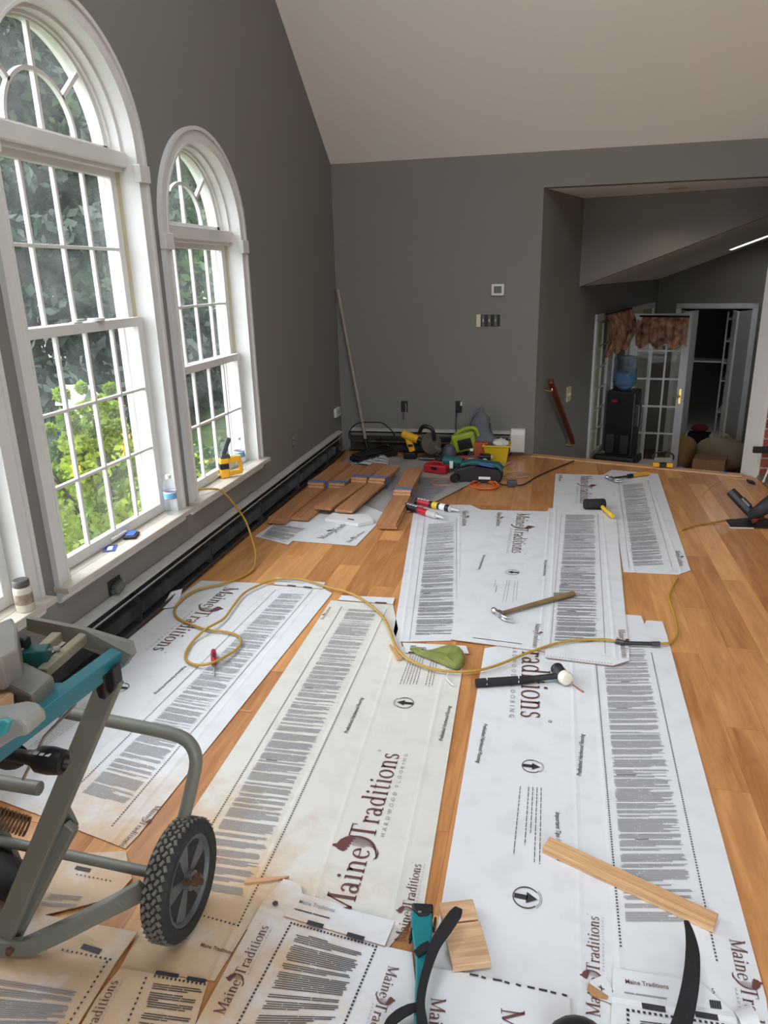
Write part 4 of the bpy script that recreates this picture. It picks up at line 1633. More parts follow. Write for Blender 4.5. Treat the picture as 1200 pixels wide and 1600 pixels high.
tag(MB().tube([(-0.793, YB - 0.04, 0.40), (-0.80, YB - 0.07, 0.36), (-0.803, YB - 0.075, 0.25), (-0.795, YB - 0.09, 0.10), (-0.79, YB - 0.13, 0.012), (-0.80, YB - 0.18, 0.012), (-0.84, YB - 0.21, 0.012)], 0.0045, 6).build('appliance_lead', RUBBER, smooth=True),
    'black power cord hanging from the far-wall outlet to the tool pile', 'cord')

q = LW(178, 917)
o3 = thing('outlet_box', 'open outlet box with loose device in the wall under the tallest window', 'outlet', (XL, q.y, q.z))
MB().bb((XL + 0.001, q.y - 0.045, q.z - 0.035), (XL + 0.005, q.y + 0.05, q.z + 0.04)).build('box', mat('box_dark', (40, 38, 36), 0.7), o3)
MB().box((XL + 0.02, q.y + 0.005, q.z), (0.03, 0.066, 0.042), Matrix.Rotation(R(12), 3, 'X')).build('receptacle', mat('grey_switch', (92, 90, 86), 0.5), o3, bevel=0.005)
MB().box((XL + 0.012, q.y + 0.012, q.z), (0.01, 0.10, 0.018), Matrix.Rotation(R(12), 3, 'X')).build('strap', STEEL, o3)
q = LW(457, 688)
o4 = thing('outlet', 'grey duplex outlet without cover low on the window wall', 'outlet', (XL, q.y, q.z))
MB().bb((XL + 0.001, q.y - 0.02, q.z - 0.052), (XL + 0.006, q.y + 0.02, q.z + 0.052)).build('strap', mat('grey_switch', (92, 90, 86), 0.5), o4)
for dz in (-0.02, 0.02):
    MB().bb((XL + 0.005, q.y - 0.016, q.z + dz - 0.014), (XL + 0.012, q.y + 0.016, q.z + dz + 0.014)).build('socket', mat('ash_plastic', (136, 132, 126), 0.5), o4, bevel=0.004)
q = LW(525, 644)
o5 = thing('wall_box', 'white cover box on the window wall near the corner', 'wall box', (XL, q.y, q.z))
MB().bb((XL + 0.001, q.y - 0.075, q.z - 0.04), (XL + 0.025, q.y + 0.06, q.z + 0.042)).build('cover', WHITE, o5, bevel=0.006)
MB().bb((XL + 0.024, q.y - 0.02, q.z - 0.012), (XL + 0.028, q.y + 0.02, q.z + 0.012)).build('knockout', mat('ash_plastic', (136, 132, 126), 0.5), o5)

# --- water bottles
CLEAR = glass_mat('clear_plastic', tint=(0.97, 0.98, 1.0), haze=0.16)
LABELB = mat('blue_label', (96, 168, 214), 0.4)
LABELW = mat('white_label', (232, 234, 236), 0.4)
LABELR = mat('red_label', (190, 62, 66), 0.4)


def bottle(label, p, h=0.205, r=0.032):
    rt = thing('water_bottle', label, 'bottle', p)
    prof = [(r * 0.8, 0.0), (r, 0.006), (r, 0.02), (r * 0.93, 0.028), (r, 0.036), (r * 0.93, 0.046), (r, 0.056), (r * 0.93, 0.066), (r, 0.076), (r * 0.97, 0.082), (r * 0.97, 0.125), (r, 0.13),
            (r * 0.97, 0.15), (r * 0.8, 0.168), (r * 0.5, 0.182), (r * 0.38, 0.187), (r * 0.38, 0.19)]
    k = h / 0.205
    m = MB().lathe([(a, b * k) for a, b in prof], (0, 0, 0.0005), n=20)
    m.build('body', CLEAR, rt, smooth=True, local=True, angle=60)
    for z0, z1, mm, nm in ((0.083, 0.086, LABELR, 'label_band'), (0.086, 0.114, LABELB, 'label_wrap'), (0.114, 0.121, LABELW, 'label_band'), (0.121, 0.124, LABELR, 'label_band')):
        MB().cyl((0, 0, z0 * k), (0, 0, z1 * k), r * 1.004, n=24, cap=False).build(nm, mm, rt, smooth=True, local=True)
    MB().lathe([(r * 0.44, 0.188 * k), (r * 0.44, 0.204 * k), (r * 0.38, 0.206 * k)], (0, 0, 0), n=16).build('cap', WHITE, rt, smooth=True, local=True)
    return rt


p = FL(246, 802, 0.412)
bottle('half-size clear water bottle standing on the sill of the tallest window', (-1.865, p.y + 0.01, 0.4115))
p = FL(352, 735, 0.412)
bottle('clear water bottle behind the yellow stapler on the smaller window sill', (-1.872, 4.10, 0.4115))

# --- small things on the sill of the tall window
p = FL(172, 857, 0.412)
cd = thing('card', 'small blue printed card lying flat on the tall window sill', 'card', (p.x, p.y, 0.4115), (0, 0, R(25)))
MB().box((0, 0, 0.0012), (0.055, 0.085, 0.002)).build('sheet', mat('blue_card', (52, 78, 150), 0.4), cd, local=True)
MB().box((0.0, 0.0, 0.0026), (0.022, 0.05, 0.0006)).build('print', LABELW, cd, local=True)
p = FL(206, 838, 0.412)
cu = thing('utility_cutter', 'blue and black cutter lying on the tall window sill', 'cutter', (p.x, p.y, 0.4115), (0, 0, R(20)))
MB().prism([(-0.03, -0.045), (0.026, -0.045), (0.032, 0.03), (0.01, 0.05), (-0.028, 0.04)], 0.0, 0.014).build('body', BLACK, cu, bevel=0.004, local=True)
MB().prism([(-0.022, -0.035), (0.018, -0.035), (0.022, 0.024), (0.005, 0.038), (-0.02, 0.03)], 0.014, 0.019).build('cover', mat('blue_plastic', (60, 92, 176), 0.4), cu, bevel=0.003, local=True)
# tape roll and clip on the meeting rail
zr = 1.3895
p = LW(150, 497, XL - 0.062)
tr = thing('tape_roll', 'white tape roll on the meeting rail of the tallest window', 'tape', (XL - 0.062, p.y, zr))
MB().lathe([(0.028, 0.0), (0.036, 0.0), (0.036, 0.012), (0.028, 0.012)], (0, 0, 0.0004), n=24).build('roll', WHITE, tr, smooth=True, local=True)
MB().lathe([(0.021, 0.0), (0.028, 0.0), (0.028, 0.0125), (0.021, 0.0125)], (0, 0, 0.0004), n=24).build('core', mat('grey_core', (150, 156, 158), 0.5), tr, smooth=True, local=True)
p = LW(118, 502, XL - 0.062)
lk = thing('sash_lock', 'small white latch on the tall window meeting rail beside the tape', 'latch', (XL - 0.060, p.y, zr))
MB().bb((-0.012, -0.03, 0), (0.012, 0.03, 0.006)).build('base', WHITE, lk, bevel=0.002, local=True)
MB().cyl((0, 0, 0.006), (0, 0, 0.014), 0.011).build('cam', WHITE, lk, local=True)
MB().box((0.0, 0.03, 0.012), (0.012, 0.04, 0.006)).build('lever', WHITE, lk, local=True)

# --- caulk-like jar on the nearest sill
p = FL(22, 955, 0.412)
jr = thing('jar', 'stained white plastic jar with dark grey lid on the nearest sill', 'jar', (-1.845, p.y + 0.02, 0.4115))
MB().lathe([(0.030, 0), (0.032, 0.004), (0.032, 0.085), (0.029, 0.094), (0.026, 0.096)], (0, 0, 0), n=22).build('body', mat('stained_white', (202, 196, 182), 0.5, var=0.22, scale=14), jr, smooth=True, local=True)
MB().lathe([(0.028, 0.094), (0.029, 0.096), (0.029, 0.116), (0.026, 0.12)], (0, 0, 0), n=22).build('lid', mat('grey_lid', (78, 76, 74), 0.5), jr, smooth=True, local=True)
MB().lathe([(0.0326, 0.03), (0.0326, 0.07)], (0, 0, 0), n=22).build('label_wrap', mat('brown_smudged_label', (150, 132, 116), 0.6, var=0.4, scale=30), jr, smooth=True, local=True)

# --- yellow stapler on the smaller sill
YEL = mat('tool_yellow', (232, 172, 34), 0.4, var=0.06, scale=12)
sg = thing('crown_stapler', 'yellow and black air stapler standing on the smaller window sill', 'stapler', (-1.862, 3.93, 0.4115), (0, 0, R(-52)))
sg.scale = (1.2, 1.2, 1.2)
Mst = Matrix(((0, 0, 1, 0), (1, 0, 0, 0), (0, 1, 0, 0), (0, 0, 0, 1)))
m = MB()
m.prism([(-0.055, 0.0), (-0.012, 0.0), (-0.008, 0.10), (-0.052, 0.10)], -0.02, 0.02, Mst)
m.prism([(-0.012, 0.006), (0.058, 0.012), (0.064, 0.035), (-0.010, 0.032)], -0.012, 0.012, Mst)
m.prism([(-0.012, 0.068), (0.050, 0.078), (0.058, 0.105), (0.02, 0.106), (-0.012, 0.098)], -0.016, 0.016, Mst)
m.prism([(0.042, 0.032), (0.062, 0.032), (0.058, 0.08), (0.042, 0.08)], -0.012, 0.012, Mst)
m.build('body', YEL, sg, bevel=0.005, local=True)
MB().prism([(-0.056, 0.045), (-0.010, 0.045), (-0.010, 0.075), (-0.056, 0.075)], -0.0215, 0.0215, Mst).build('badge', BLACK, sg, bevel=0.003, local=True)
MB().bar((0, -0.04, 0.10), (0, 0.005, 0.20), 0.026, 0.024, up=(1, 0, 0)).build('handle_grip', mat('dark_grip', (66, 68, 70), 0.6), sg, bevel=0.008, local=True)
MB().prism([(-0.05, 0.098), (0.0, 0.098), (0.0, 0.118), (-0.04, 0.125)], -0.018, 0.018, Mst).build('head_cap', mat('dark_grip', (66, 68, 70), 0.6), sg, bevel=0.004, local=True)

# --- air hose
HOSE = mat('hose_yellow', (176, 138, 52), 0.5, var=0.06, scale=10)
hz = CB + 0.007
pts = [LW(308, 765, -1.89), LW(328, 764, -1.845), LW(346, 767, -1.805), LW(366, 788, -1.745), LW(384, 815, -1.70), LW(396, 850, -1.625), LW(399, 872, -1.59)]
pts += [FL(392, 893, 0.01)]
for q in [(355, 910), (307, 922), (280, 941), (273, 954), (280, 967), (320, 983)]:
    pts.append(FL(*q, hz))
for q in [(349, 987), (371, 993), (376, 1005), (365, 1018), (333, 1035), (307, 1039), (291, 1031), (291, 1018), (304, 999)]:
    pts.append(FL(*q, hz + (0.014 if q == (333, 1035) else 0)))
pts.append(FL(323, 982, hz + 0.012))
for q in [(349, 967), (365, 946), (381, 927), (403, 915), (429, 906), (470, 905), (512, 917), (555, 930), (592, 957), (608, 982), (620, 1013), (643, 1033), (685, 1047), (735, 1049), (775, 1040), (825, 1020), (880, 1003), (940, 999), (972, 1004)]:
    pts.append(FL(*q, hz + 0.004))
ah = thing('air_hose', 'mustard yellow air hose winding from the small sill across the boards', 'hose', FL(685, 1048, 0))
MB().tube(pts, 0.0058, 8).build('hose', HOSE, ah, smooth=True)
MB().tube([FL(966, 1003, hz + 0.004), FL(985, 1005, hz + 0.004), FL(1028, 1006, hz + 0.004)], 0.0085, 10, smooth=False).build('coupling', BLACK, ah, smooth=True)
MB().cyl(FL(962, 1002, hz + 0.004), FL(974, 1004, hz + 0.004), 0.011, n=10).build('collar', DSTEEL, ah, smooth=True)
MB().cyl(FL(1018, 1006, hz + 0.004), FL(1031, 1006, hz + 0.004), 0.0105, n=10).build('collar', DSTEEL, ah, smooth=True)
MB().tube([FL(1029, 1006, hz + 0.002), FL(1049, 1003, hz), FL(1058, 988, 0.008), FL(1052, 955, 0.008), FL(1045, 935, 0.008), FL(1050, 918, 0.008), FL(1059, 902, 0.008)], 0.0058, 8).build('hose', HOSE, ah, smooth=True)
tag(MB().tube([FL(1064, 828, 0.008), FL(1090, 820, 0.008), FL(1115, 816, 0.008), FL(1142, 811, 0.008)], 0.005, 8).build('air_hose', HOSE, smooth=True), 'short bare hose end leading to the floor nailer', 'hose')
tag(MB().tube([FL(1098, 774, 0.005), FL(1106, 764, 0.005), FL(1122, 753, 0.005), FL(1145, 748, 0.005), FL(1168, 750, 0.03)], 0.0022, 6).build('string', mat('yellow_string', (222, 178, 96), 0.6), smooth=True), 'thin yellow string curving over the floor by the hearth', 'string')

# --- screwdriver on the heater-side sheet
RED = mat('red_plastic', (178, 30, 46), 0.35)
sd, L = between('screwdriver', 'red-handled screwdriver inside the hose loop', 'screwdriver', (334, 1020), (335, 1057), 0.006)
sd.location.z = 0.017
hl_ = L * 0.62
MB().lathe([(0.006, 0), (0.011, 0.004), (0.0125, hl_ * 0.4), (0.011, hl_ * 0.72), (0.008, hl_ * 0.8), (0.0115, hl_ * 0.93), (0.007, hl_)], (0, 0, 0), (1, 0, 0), 12).build('handle', RED, sd, smooth=True, local=True, angle=60)
MB().cyl((hl_, 0, 0), (L, 0, -0.007), 0.0032, n=10).build('shaft', STEEL, sd, smooth=True, local=True)
MB().bb((hl_ * 0.3, -0.004, 0.009), (hl_ * 0.65, 0.004, 0.0128)).build('grip_inset', BLACK, sd, local=True)

# --- green glove
GREEN = mat('green_cloth', (118, 124, 62), 0.85, var=0.2, scale=22, bump=0.3, bscale=120)
gv = thing('work_glove', 'crumpled olive green work glove lying on the middle box flap', 'glove', FL(690, 1030, CB))
rg = random.Random(5)
gp = [(641, 1013), (666, 1019), (688, 1011), (714, 1010), (728, 1021), (726, 1038), (716, 1049), (700, 1042), (686, 1036), (666, 1028), (646, 1021)]
cen = FL(698, 1026, CB + 0.02)
m = MB()
ringp = [FL(*q, CB + 0.003) for q in gp]
n = len(ringp)
lv = []
for k, (sh, h) in enumerate(((1.0, 0.0), (0.97, 0.010), (0.80, 0.017), (0.48, 0.015), (0.15, 0.020))):
    for i, q in enumerate(ringp):
        b = cen.lerp(q, sh)
        w = 0.005 * math.sin(i * 2.1 + k * 1.7) + (0.007 if i % 3 == 0 else -0.002)
        thin = 0.55 if i in (0, 1, 9, 10) else 1.0
        lv.append(Vector((b.x, b.y, CB + 0.0035 + (h + (w if k else 0)) * (thin if sh > 0.5 else 0.9))))
fs = []
for k in range(4):
    for i in range(n):
        j = (i + 1) % n
        fs.append((k * n + i, k * n + j, (k + 1) * n + j, (k + 1) * n + i))
fs.append(tuple(range(4 * n, 5 * n)))
m.add(lv, fs)
ob = m.build('palm', GREEN, gv, smooth=True, angle=180)
ss = ob.modifiers.new('sub', 'SUBSURF')
ss.levels = ss.render_levels = 2
MB().tube([FL(660, 1017, CB + 0.008), FL(650, 1014, CB + 0.008), FL(641, 1013.5, CB + 0.006)], [0.011, 0.009, 0.007], 8).build('finger', GREEN, gv, smooth=True)
MB().tube([FL(690, 1013, CB + 0.016), FL(704, 1010.5, CB + 0.018), FL(718, 1013, CB + 0.012)], [0.007, 0.008, 0.006], 8).build('finger', GREEN, gv, smooth=True)
tag(MB().tube([FL(709, 1071, CB + 0.003), FL(703, 1066, CB + 0.004), FL(698, 1059, CB + 0.004), FL(700, 1053, CB + 0.004), FL(706, 1050, CB + 0.004)], 0.0032, 6).build('cable_tie', WHITE, smooth=True), 'white plastic loop of cable tie below the green glove', 'cable tie')
sh, L = between('wood_shim', 'small pale wood shim beside the hose near the green glove', 'wood scrap', (610, 1010), (624, 1031), CB)
MB().prism([(0, -0.006), (L, -0.011), (L, 0.011), (0, 0.004)], 0, 0.009).build('wedge', FIR, sh, local=True)


# --- hammers and mallets
HICK = mat('old_hickory', (128, 104, 72), 0.55, var=0.18, scale=16)
hm, L = between('claw_hammer', 'worn wooden-handled claw hammer in the centre of the wide box', 'hammer', (896, 932), (780, 964), 0.0062)
hm.location.z = 0.0065
R_ = L
m = MB()
m.tube([(0, 0, 0.016), (R_ * 0.12, 0, 0.016), (R_ * 0.3, 0, 0.017), (R_ * 0.6, 0, 0.017), (R_ * 0.8, 0, 0.016), (R_ * 0.98, 0, 0.016)], [0.0155, 0.0165, 0.0145, 0.013, 0.0115, 0.011], 10, flat=0.8)
m.build('handle', HICK, hm, smooth=True, local=True)
m = MB()
m.box((R_, 0.0, 0.017), (0.026, 0.03, 0.026))
m.lathe([(0.010, 0), (0.0095, 0.016), (0.0135, 0.02), (0.0145, 0.036), (0.0125, 0.038)], (R_, -0.012, 0.017), (0, -1, 0), 14)
for s in (-1, 1):
    m.tube([(R_, 0.012, 0.017 + s * 0.004), (R_ + 0.008, 0.04, 0.017 + s * 0.006), (R_ + 0.002, 0.066, 0.017 + s * 0.008), (R_ - 0.014, 0.088, 0.017 + s * 0.010)], [0.0105, 0.009, 0.0065, 0.003], 8)
m.build('head', STEEL, hm, smooth=True, local=True, angle=50)
sq = thing('spacer_block', 'small grey flat block behind the wooden hammer handle', 'spacer', FL(873, 931, 0.0095))
MB().box((0, 0, 0.004), (0.05, 0.042, 0.007), Matrix.Rotation(R(3), 3, 'Z')).build('plate', mat('grey_block', (118, 128, 122), 0.6), sq, local=True, bevel=0.002)
MB().box((-0.006, 0, 0.009), (0.03, 0.03, 0.003)).build('rib', mat('grey_block', (118, 128, 122), 0.6), sq, local=True)

ml, L = between('mallet', 'black-handled mallet with white round head on the long box', 'mallet', (743, 1073), (876, 1064), 0.0045)
ml.location.z = 0.0045
m = MB()
m.tube([(0, 0, 0.016), (L * 0.08, 0, 0.016), (L * 0.5, 0, 0.0165), (L * 0.68, 0, 0.016)], [0.0165, 0.0175, 0.0165, 0.014], 12, smooth=False)
m.build('grip', RUBBER, ml, smooth=True, local=True)
MB().tube([(L * 0.6, 0, 0.018), (L * 0.98, 0, 0.024)], 0.012, 12, smooth=False).build('shaft', BLACK, ml, smooth=True, local=True)
for u in (0.12, 0.49):
    MB().tube([(L * u, 0.0175, 0.016), (L * u + 0.004, 0.0, 0.0345), (L * u, -0.0175, 0.016)], 0.0022, 6).build('grip_ring', WHITE, ml, smooth=True, local=True)
MB().lathe([(0.022, 0), (0.026, 0.004), (0.026, 0.05), (0.022, 0.052)], (L, 0.035, 0.026), (0.1, -1, 0), 18).build('head', DSTEEL, ml, smooth=True, local=True)
MB().lathe([(0.024, 0), (0.0275, 0.005), (0.0275, 0.026), (0.023, 0.034), (0.012, 0.038)], (L + 0.004, -0.012, 0.028), (0.25, -1, 0.15), 20).build('white_tip', mat('nylon', (224, 216, 198), 0.5, var=0.1, scale=30), ml, smooth=True, local=True)
MB().lathe([(0.024, 0), (0.026, 0.005), (0.026, 0.018), (0.02, 0.022)], (L, 0.034, 0.026), (0, 1, 0), 18).build('rear_tip', BLACK, ml, smooth=True, local=True)
sp, L = between('wood_sliver', 'short reddish wood splinter beside the white mallet head', 'wood scrap', (895, 1071), (911, 1082), 0.0045)
MB().prism([(0, -0.003), (L, -0.004), (L, 0.004), (0, 0.002)], 0, 0.004).build('splinter', mat('reddish_wood', (170, 120, 100), 0.6), sp, local=True)

h2, L = between('claw_hammer', 'yellow-handled steel claw hammer at the far end of the stair-side box', 'hammer', (1013, 743), (955, 751), 0.005)
h2.location.z = 0.006
MB().tube([(0, 0, 0.017), (L * 0.12, 0, 0.018), (L * 0.46, 0, 0.016)], [0.017, 0.018, 0.015], 10).build('grip', mat('ochre_grip', (206, 150, 48), 0.5), h2, smooth=True, local=True)
MB().tube([(L * 0.44, 0, 0.016), (L * 0.56, 0, 0.016)], 0.0165, 10, smooth=False).build('collar', BLACK, h2, smooth=True, local=True)
MB().tube([(L * 0.5, 0, 0.016), (L, 0, 0.017)], 0.0095, 8, smooth=False).build('shaft', DSTEEL, h2, smooth=True, local=True)
m = MB()
m.box((L, 0, 0.017), (0.028, 0.034, 0.026))
m.lathe([(0.011, 0), (0.010, 0.02), (0.015, 0.026), (0.0155, 0.045)], (L, -0.014, 0.017), (0.1, -1, 0), 12)
for s in (-1, 1):
    m.tube([(L, 0.014, 0.017 + s * 0.004), (L + 0.012, 0.05, 0.019 + s * 0.006), (L + 0.004, 0.082, 0.022 + s * 0.008), (L - 0.012, 0.106, 0.026 + s * 0.01)], [0.012, 0.010, 0.007, 0.003], 8)
m.build('head', STEEL, h2, smooth=True, local=True, angle=50)

m2, L = between('rubber_mallet', 'black rubber mallet with yellow handle lying across two boxes', 'mallet', (957, 811), (930, 787), 0.0095)
m2.location.z = 0.0095
MB().tube([(0, 0, 0.019), (L * 0.1, 0, 0.02), (L * 0.5, 0, 0.02), (L * 1.05, 0, 0.03)], [0.014, 0.0165, 0.0135, 0.011], 10).build('handle', mat('yellow_handle', (228, 190, 62), 0.45), m2, smooth=True, local=True)
hd_ = MB()
a, b = FL(913, 788, 0.042), FL(945, 787, 0.042)
hd_.lathe([(0.032, 0), (0.036, 0.006), (0.036, (b - a).length - 0.006), (0.032, (b - a).length)], a, b - a, 20)
hd_.build('head', RUBBER, m2, smooth=True)

# --- caulk tubes
for lab, pa, pb, body, nm in (('black caulk tube with red and yellow bands, the farther of two', (650, 788), (707, 801), BLACK, 0), ('black and silver caulk tube with red band, the nearer of two', (634, 796), (684, 812), BLACK, 1)):
    ct, L = between('caulk_tube', lab, 'tube', pa, pb, 0.004)
    ct.location.z = 0.028
    rr = 0.0235
    MB().cyl((0, 0, 0), (L * 0.93, 0, 0), rr, n=20).build('cartridge', mat('silver_tube', (186, 184, 180), 0.4) if nm else BLACK, ct, smooth=True, local=True)
    for u0, u1, mm, n2 in ((0.0, 0.42, BLACK, 'label_band'), (0.40, 0.70, RED, 'label_band')) if nm else ((0.08, 0.40, RED, 'label_band'), (0.48, 0.62, mat('yellow_label', (226, 196, 60), 0.4), 'label_band'), (0.68, 0.82, LABELW, 'label_band')):
        MB().cyl((L * u0, 0, 0), (L * u1, 0, 0), rr * 1.012, n=20, cap=False).build(n2, mm, ct, smooth=True, local=True)
    m = MB()
    for k in range(4):
        m.bb((L * (0.06 + k * 0.085), -0.011, rr * 0.93), (L * (0.11 + k * 0.085), 0.009, rr * 1.03))
    m.build('lettering_block', LABELW, ct, local=True)
    MB().lathe([(rr, 0), (rr, 0.006), (0.011, 0.014), (0.0095, 0.02), (0.0035, 0.078)], (L * 0.93, 0, 0), (1, 0, 0), 16).build('nozzle', mat('nozzle_grey', (206, 206, 204), 0.4), ct, smooth=True, local=True)

# --- timber offcuts
ls, L = between('wood_strip', 'long light softwood strip lying across the box towards the lower right', 'timber', (855, 1326), (1112, 1446), 0.0045)
ls.location.z = 0.0045
MB().bb((-0.005, -0.022, 0.0), (L + 0.008, 0.024, 0.022)).build('strip', FIR, ls, bevel=0.0015, local=True)
w1, L = between('wood_block', 'larger light oak block with saw-marked face next to the teal pad strap', 'timber', (721, 1452), (737, 1516), CB)
w1.location.z = CB
MB().bb((-0.001, -0.045, 0.0), (L, 0.046, 0.020)).build('block', OAKBLK, w1, bevel=0.0015, local=True)
w2, L = between('wood_block', 'smaller light oak block end to end with the larger one', 'timber', (712, 1417), (720, 1449), CB)
w2.location.z = CB
MB().bb((0, -0.044, 0.0), (L - 0.001, 0.044, 0.020)).build('block', OAKBLK, w2, bevel=0.0015, local=True)
sl, L = between('wood_sliver', 'long thin pale wood splinter on the sawdust by the wheel', 'wood scrap', (382, 1379), (452, 1371), 0.0045)
MB().prism([(0, -0.007), (L * 0.5, -0.009), (L * 0.9, -0.006), (L, 0.0), (L * 0.6, 0.004), (0, 0.003)], 0, 0.006).build('splinter', mat('pale_splinter', (196, 150, 112), 0.6), sl, local=True)
sl2, L = between('wood_sliver', 'short pale splinter across the floor gap between two long boxes', 'wood scrap', (372, 1110), (393, 1113), 0.0)
MB().prism([(0, -0.002), (L, -0.003), (L, 0.003), (0, 0.002)], 0.0005, 0.004).build('splinter', mat('pale_splinter', (196, 150, 112), 0.6), sl2, local=True)

# --- knee pads at the lower edge
TEAL = mat('teal_plastic', (0, 118, 124), 0.35, var=0.04, scale=8)
WEB = mat('black_webbing', (20, 20, 21), 0.85, bump=0.25, bscale=240)
kp = thing('knee_pad', 'teal and black knee pad strap reaching over the wood blocks', 'knee pad', FL(655, 1600, 0.01))
Z1 = 0.05
m = MB()
tealp = [(643, 1420), (675, 1420), (676, 1455), (672, 1478), (667, 1495), (660, 1530), (655, 1600), (650, 1700), (643, 1700), (646, 1600), (649, 1530), (649, 1495), (645, 1470), (642, 1450)]
pp = [FL(*q, Z1) for q in tealp]
m.prism([(p.x, p.y) for p in pp], Z1 - 0.02, Z1)
m.build('strap_arm', TEAL, kp, bevel=0.004)
m = MB()
pp = [FL(*q, Z1 + 0.005) for q in [(643, 1410), (677, 1412), (677, 1421), (668, 1429), (655, 1430), (645, 1420)]]
m.prism([(p.x, p.y) for p in pp], Z1 - 0.028, Z1 + 0.005)
m.build('buckle', BLACK, kp, bevel=0.004)
MB().box(FL(656, 1425, Z1 + 0.006), (0.008, 0.005, 0.002)).build('rivet', STEEL, kp)
for sx, a in ((1, (679, 1445)), (-1, (642, 1462))):
    MB().box(FL(*a, Z1 - 0.01), (0.006, 0.03, 0.02)).build('side_clip', BLACK, kp, bevel=0.002)


def ribbon(path, ws, z_list, thick=0.004):
    """flat webbing band along sight points"""
    c = [FL(q[0], q[1], z) for q, z in zip(path, z_list)]
    # resample smoothly
    P, W = [], []
    for i in range(len(c) - 1):
        p0, p1, p2, p3 = c[max(i - 1, 0)], c[i], c[i + 1], c[min(i + 2, len(c) - 1)]
        for j in range(6):
            t = j / 6
            P.append(0.5 * ((2 * p1) + (p2 - p0) * t + (2 * p0 - 5 * p1 + 4 * p2 - p3) * t * t + (3 * p1 - p0 - 3 * p2 + p3) * t ** 3))
            W.append(ws[i] * (1 - t) + ws[i + 1] * t)
    P.append(c[-1])
    W.append(ws[-1])
    n = len(P)
    vs = []
    for i, p in enumerate(P):
        d = P[min(i + 1, n - 1)] - P[max(i - 1, 0)]
        s = Vector((-d.y, d.x, 0)).normalized() * (W[i] / 2)
        up = Vector((0, 0, thick))
        vs += [p - s, p + s, p + s + up, p - s + up]
    fs = []
    for i in range(n - 1):
        b, e = i * 4, i * 4 + 4
        for k in range(4):
            fs.append((b + k, b + (k + 1) % 4, e + (k + 1) % 4, e + k))
    fs += [(3, 2, 1, 0), (4 * n - 4, 4 * n - 3, 4 * n - 2, 4 * n - 1)]
    return MB().add(vs, fs)


ribbon([(717, 1420), (711, 1430), (696, 1452), (680, 1478), (669, 1510), (661, 1540), (657, 1570), (660, 1600), (668, 1660)], [0.018, 0.031, 0.032, 0.026, 0.020, 0.019, 0.019, 0.022, 0.024], [0.085, 0.086, 0.084, 0.078, 0.072, 0.068, 0.065, 0.06, 0.04]).build('strap', WEB, kp)
ribbon([(672, 1476), (662, 1482), (650, 1492)], [0.018, 0.020, 0.018], [0.056, 0.056, 0.052]).build('strap_loop', WEB, kp)
ribbon([(654, 1572), (640, 1578), (622, 1588), (608, 1604), (606, 1640)], [0.012, 0.022, 0.024, 0.022, 0.02], [0.05, 0.05, 0.045, 0.035, 0.02]).build('strap', WEB, kp)
cap = MB()
cap.sphere(FL(668, 1680, 0.03), 0.075, 16, 10, (0.9, 1.3, 0.6))
cap.build('cap', BLACK, kp, smooth=True)
k2 = thing('knee_pad', 'all-black knee pad with curved strap by the barcode panel', 'knee pad', FL(960, 1640, 0.01))
ribbon([(1072, 1440), (1078, 1460), (1082, 1490), (1080, 1530), (1073, 1570), (1062, 1610), (1040, 1660)], [0.010, 0.020, 0.030, 0.034, 0.036, 0.038, 0.04], [0.07, 0.075, 0.08, 0.08, 0.075, 0.07, 0.05]).build('strap', WEB, k2)
cap = MB()
cc = FL(905, 1640, 0.03)
cap.sphere(cc, 0.07, 18, 10, (1.0, 0.9, 0.75))
cap.build('cap', BLACK, k2, smooth=True)
MB().tube([cc + Vector((0.05, 0, 0.0)), cc + Vector((0.12, -0.03, 0.0)), FL(1040, 1655, 0.05)], 0.012, 8).build('side_wing', BLACK, k2, smooth=True)

# --- tape measure with a hoop at the stair edge, blue tape on the nosing
tm = thing('floor_clamp', 'yellow and black clamp with dark hoop on the stair edge', 'clamp', FL(1035, 729, 0.012))
p = FL(1035, 730, 0.012)
for s in (-1, 1):
    MB().box(p + Vector((s * 0.052, 0.0, 0.022)), (0.05, 0.05, 0.034)).build('yellow_block', YEL, tm, bevel=0.005)
MB().box(p + Vector((0, 0, 0.02)), (0.056, 0.044, 0.03)).build('body', BLACK, tm, bevel=0.004)
MB().box(p + Vector((0, 0.01, 0.058)), (0.14, 0.035, 0.04)).build('case', mat('clear_grey', (120, 116, 108), 0.4), tm, bevel=0.008)
MB().tube([p + Vector((-0.08, 0.01, 0.06)), p + Vector((-0.072, 0.01, 0.105)), p + Vector((0, 0.01, 0.128)), p + Vector((0.072, 0.01, 0.105)), p + Vector((0.08, 0.01, 0.06))], 0.006, 8).build('hoop', BLACK, tm, smooth=True)
BTAPE = mat('blue_tape', (66, 122, 200), 0.6)
for lab, q in (('blue tape patch on the stair edge beside the clamp', (1062, 732)), ('blue tape patch on the stair edge near the wall end', (1130, 740))):
    pt = FL(*q, 0.0)
    ang = math.atan2(_d.y, _d.x)
    mm = MB().box((pt.x, pt.y, 0.0095), (0.06, 0.022, 0.001), Matrix.Rotation(ang, 3, 'Z'))
    mm.box((pt.x + 0.012, pt.y + 0.012, 0.0096), (0.03, 0.014, 0.0012), Matrix.Rotation(ang + 0.3, 3, 'Z'))
    tag(mm.build('tape_strip', BTAPE), lab, 'tape')

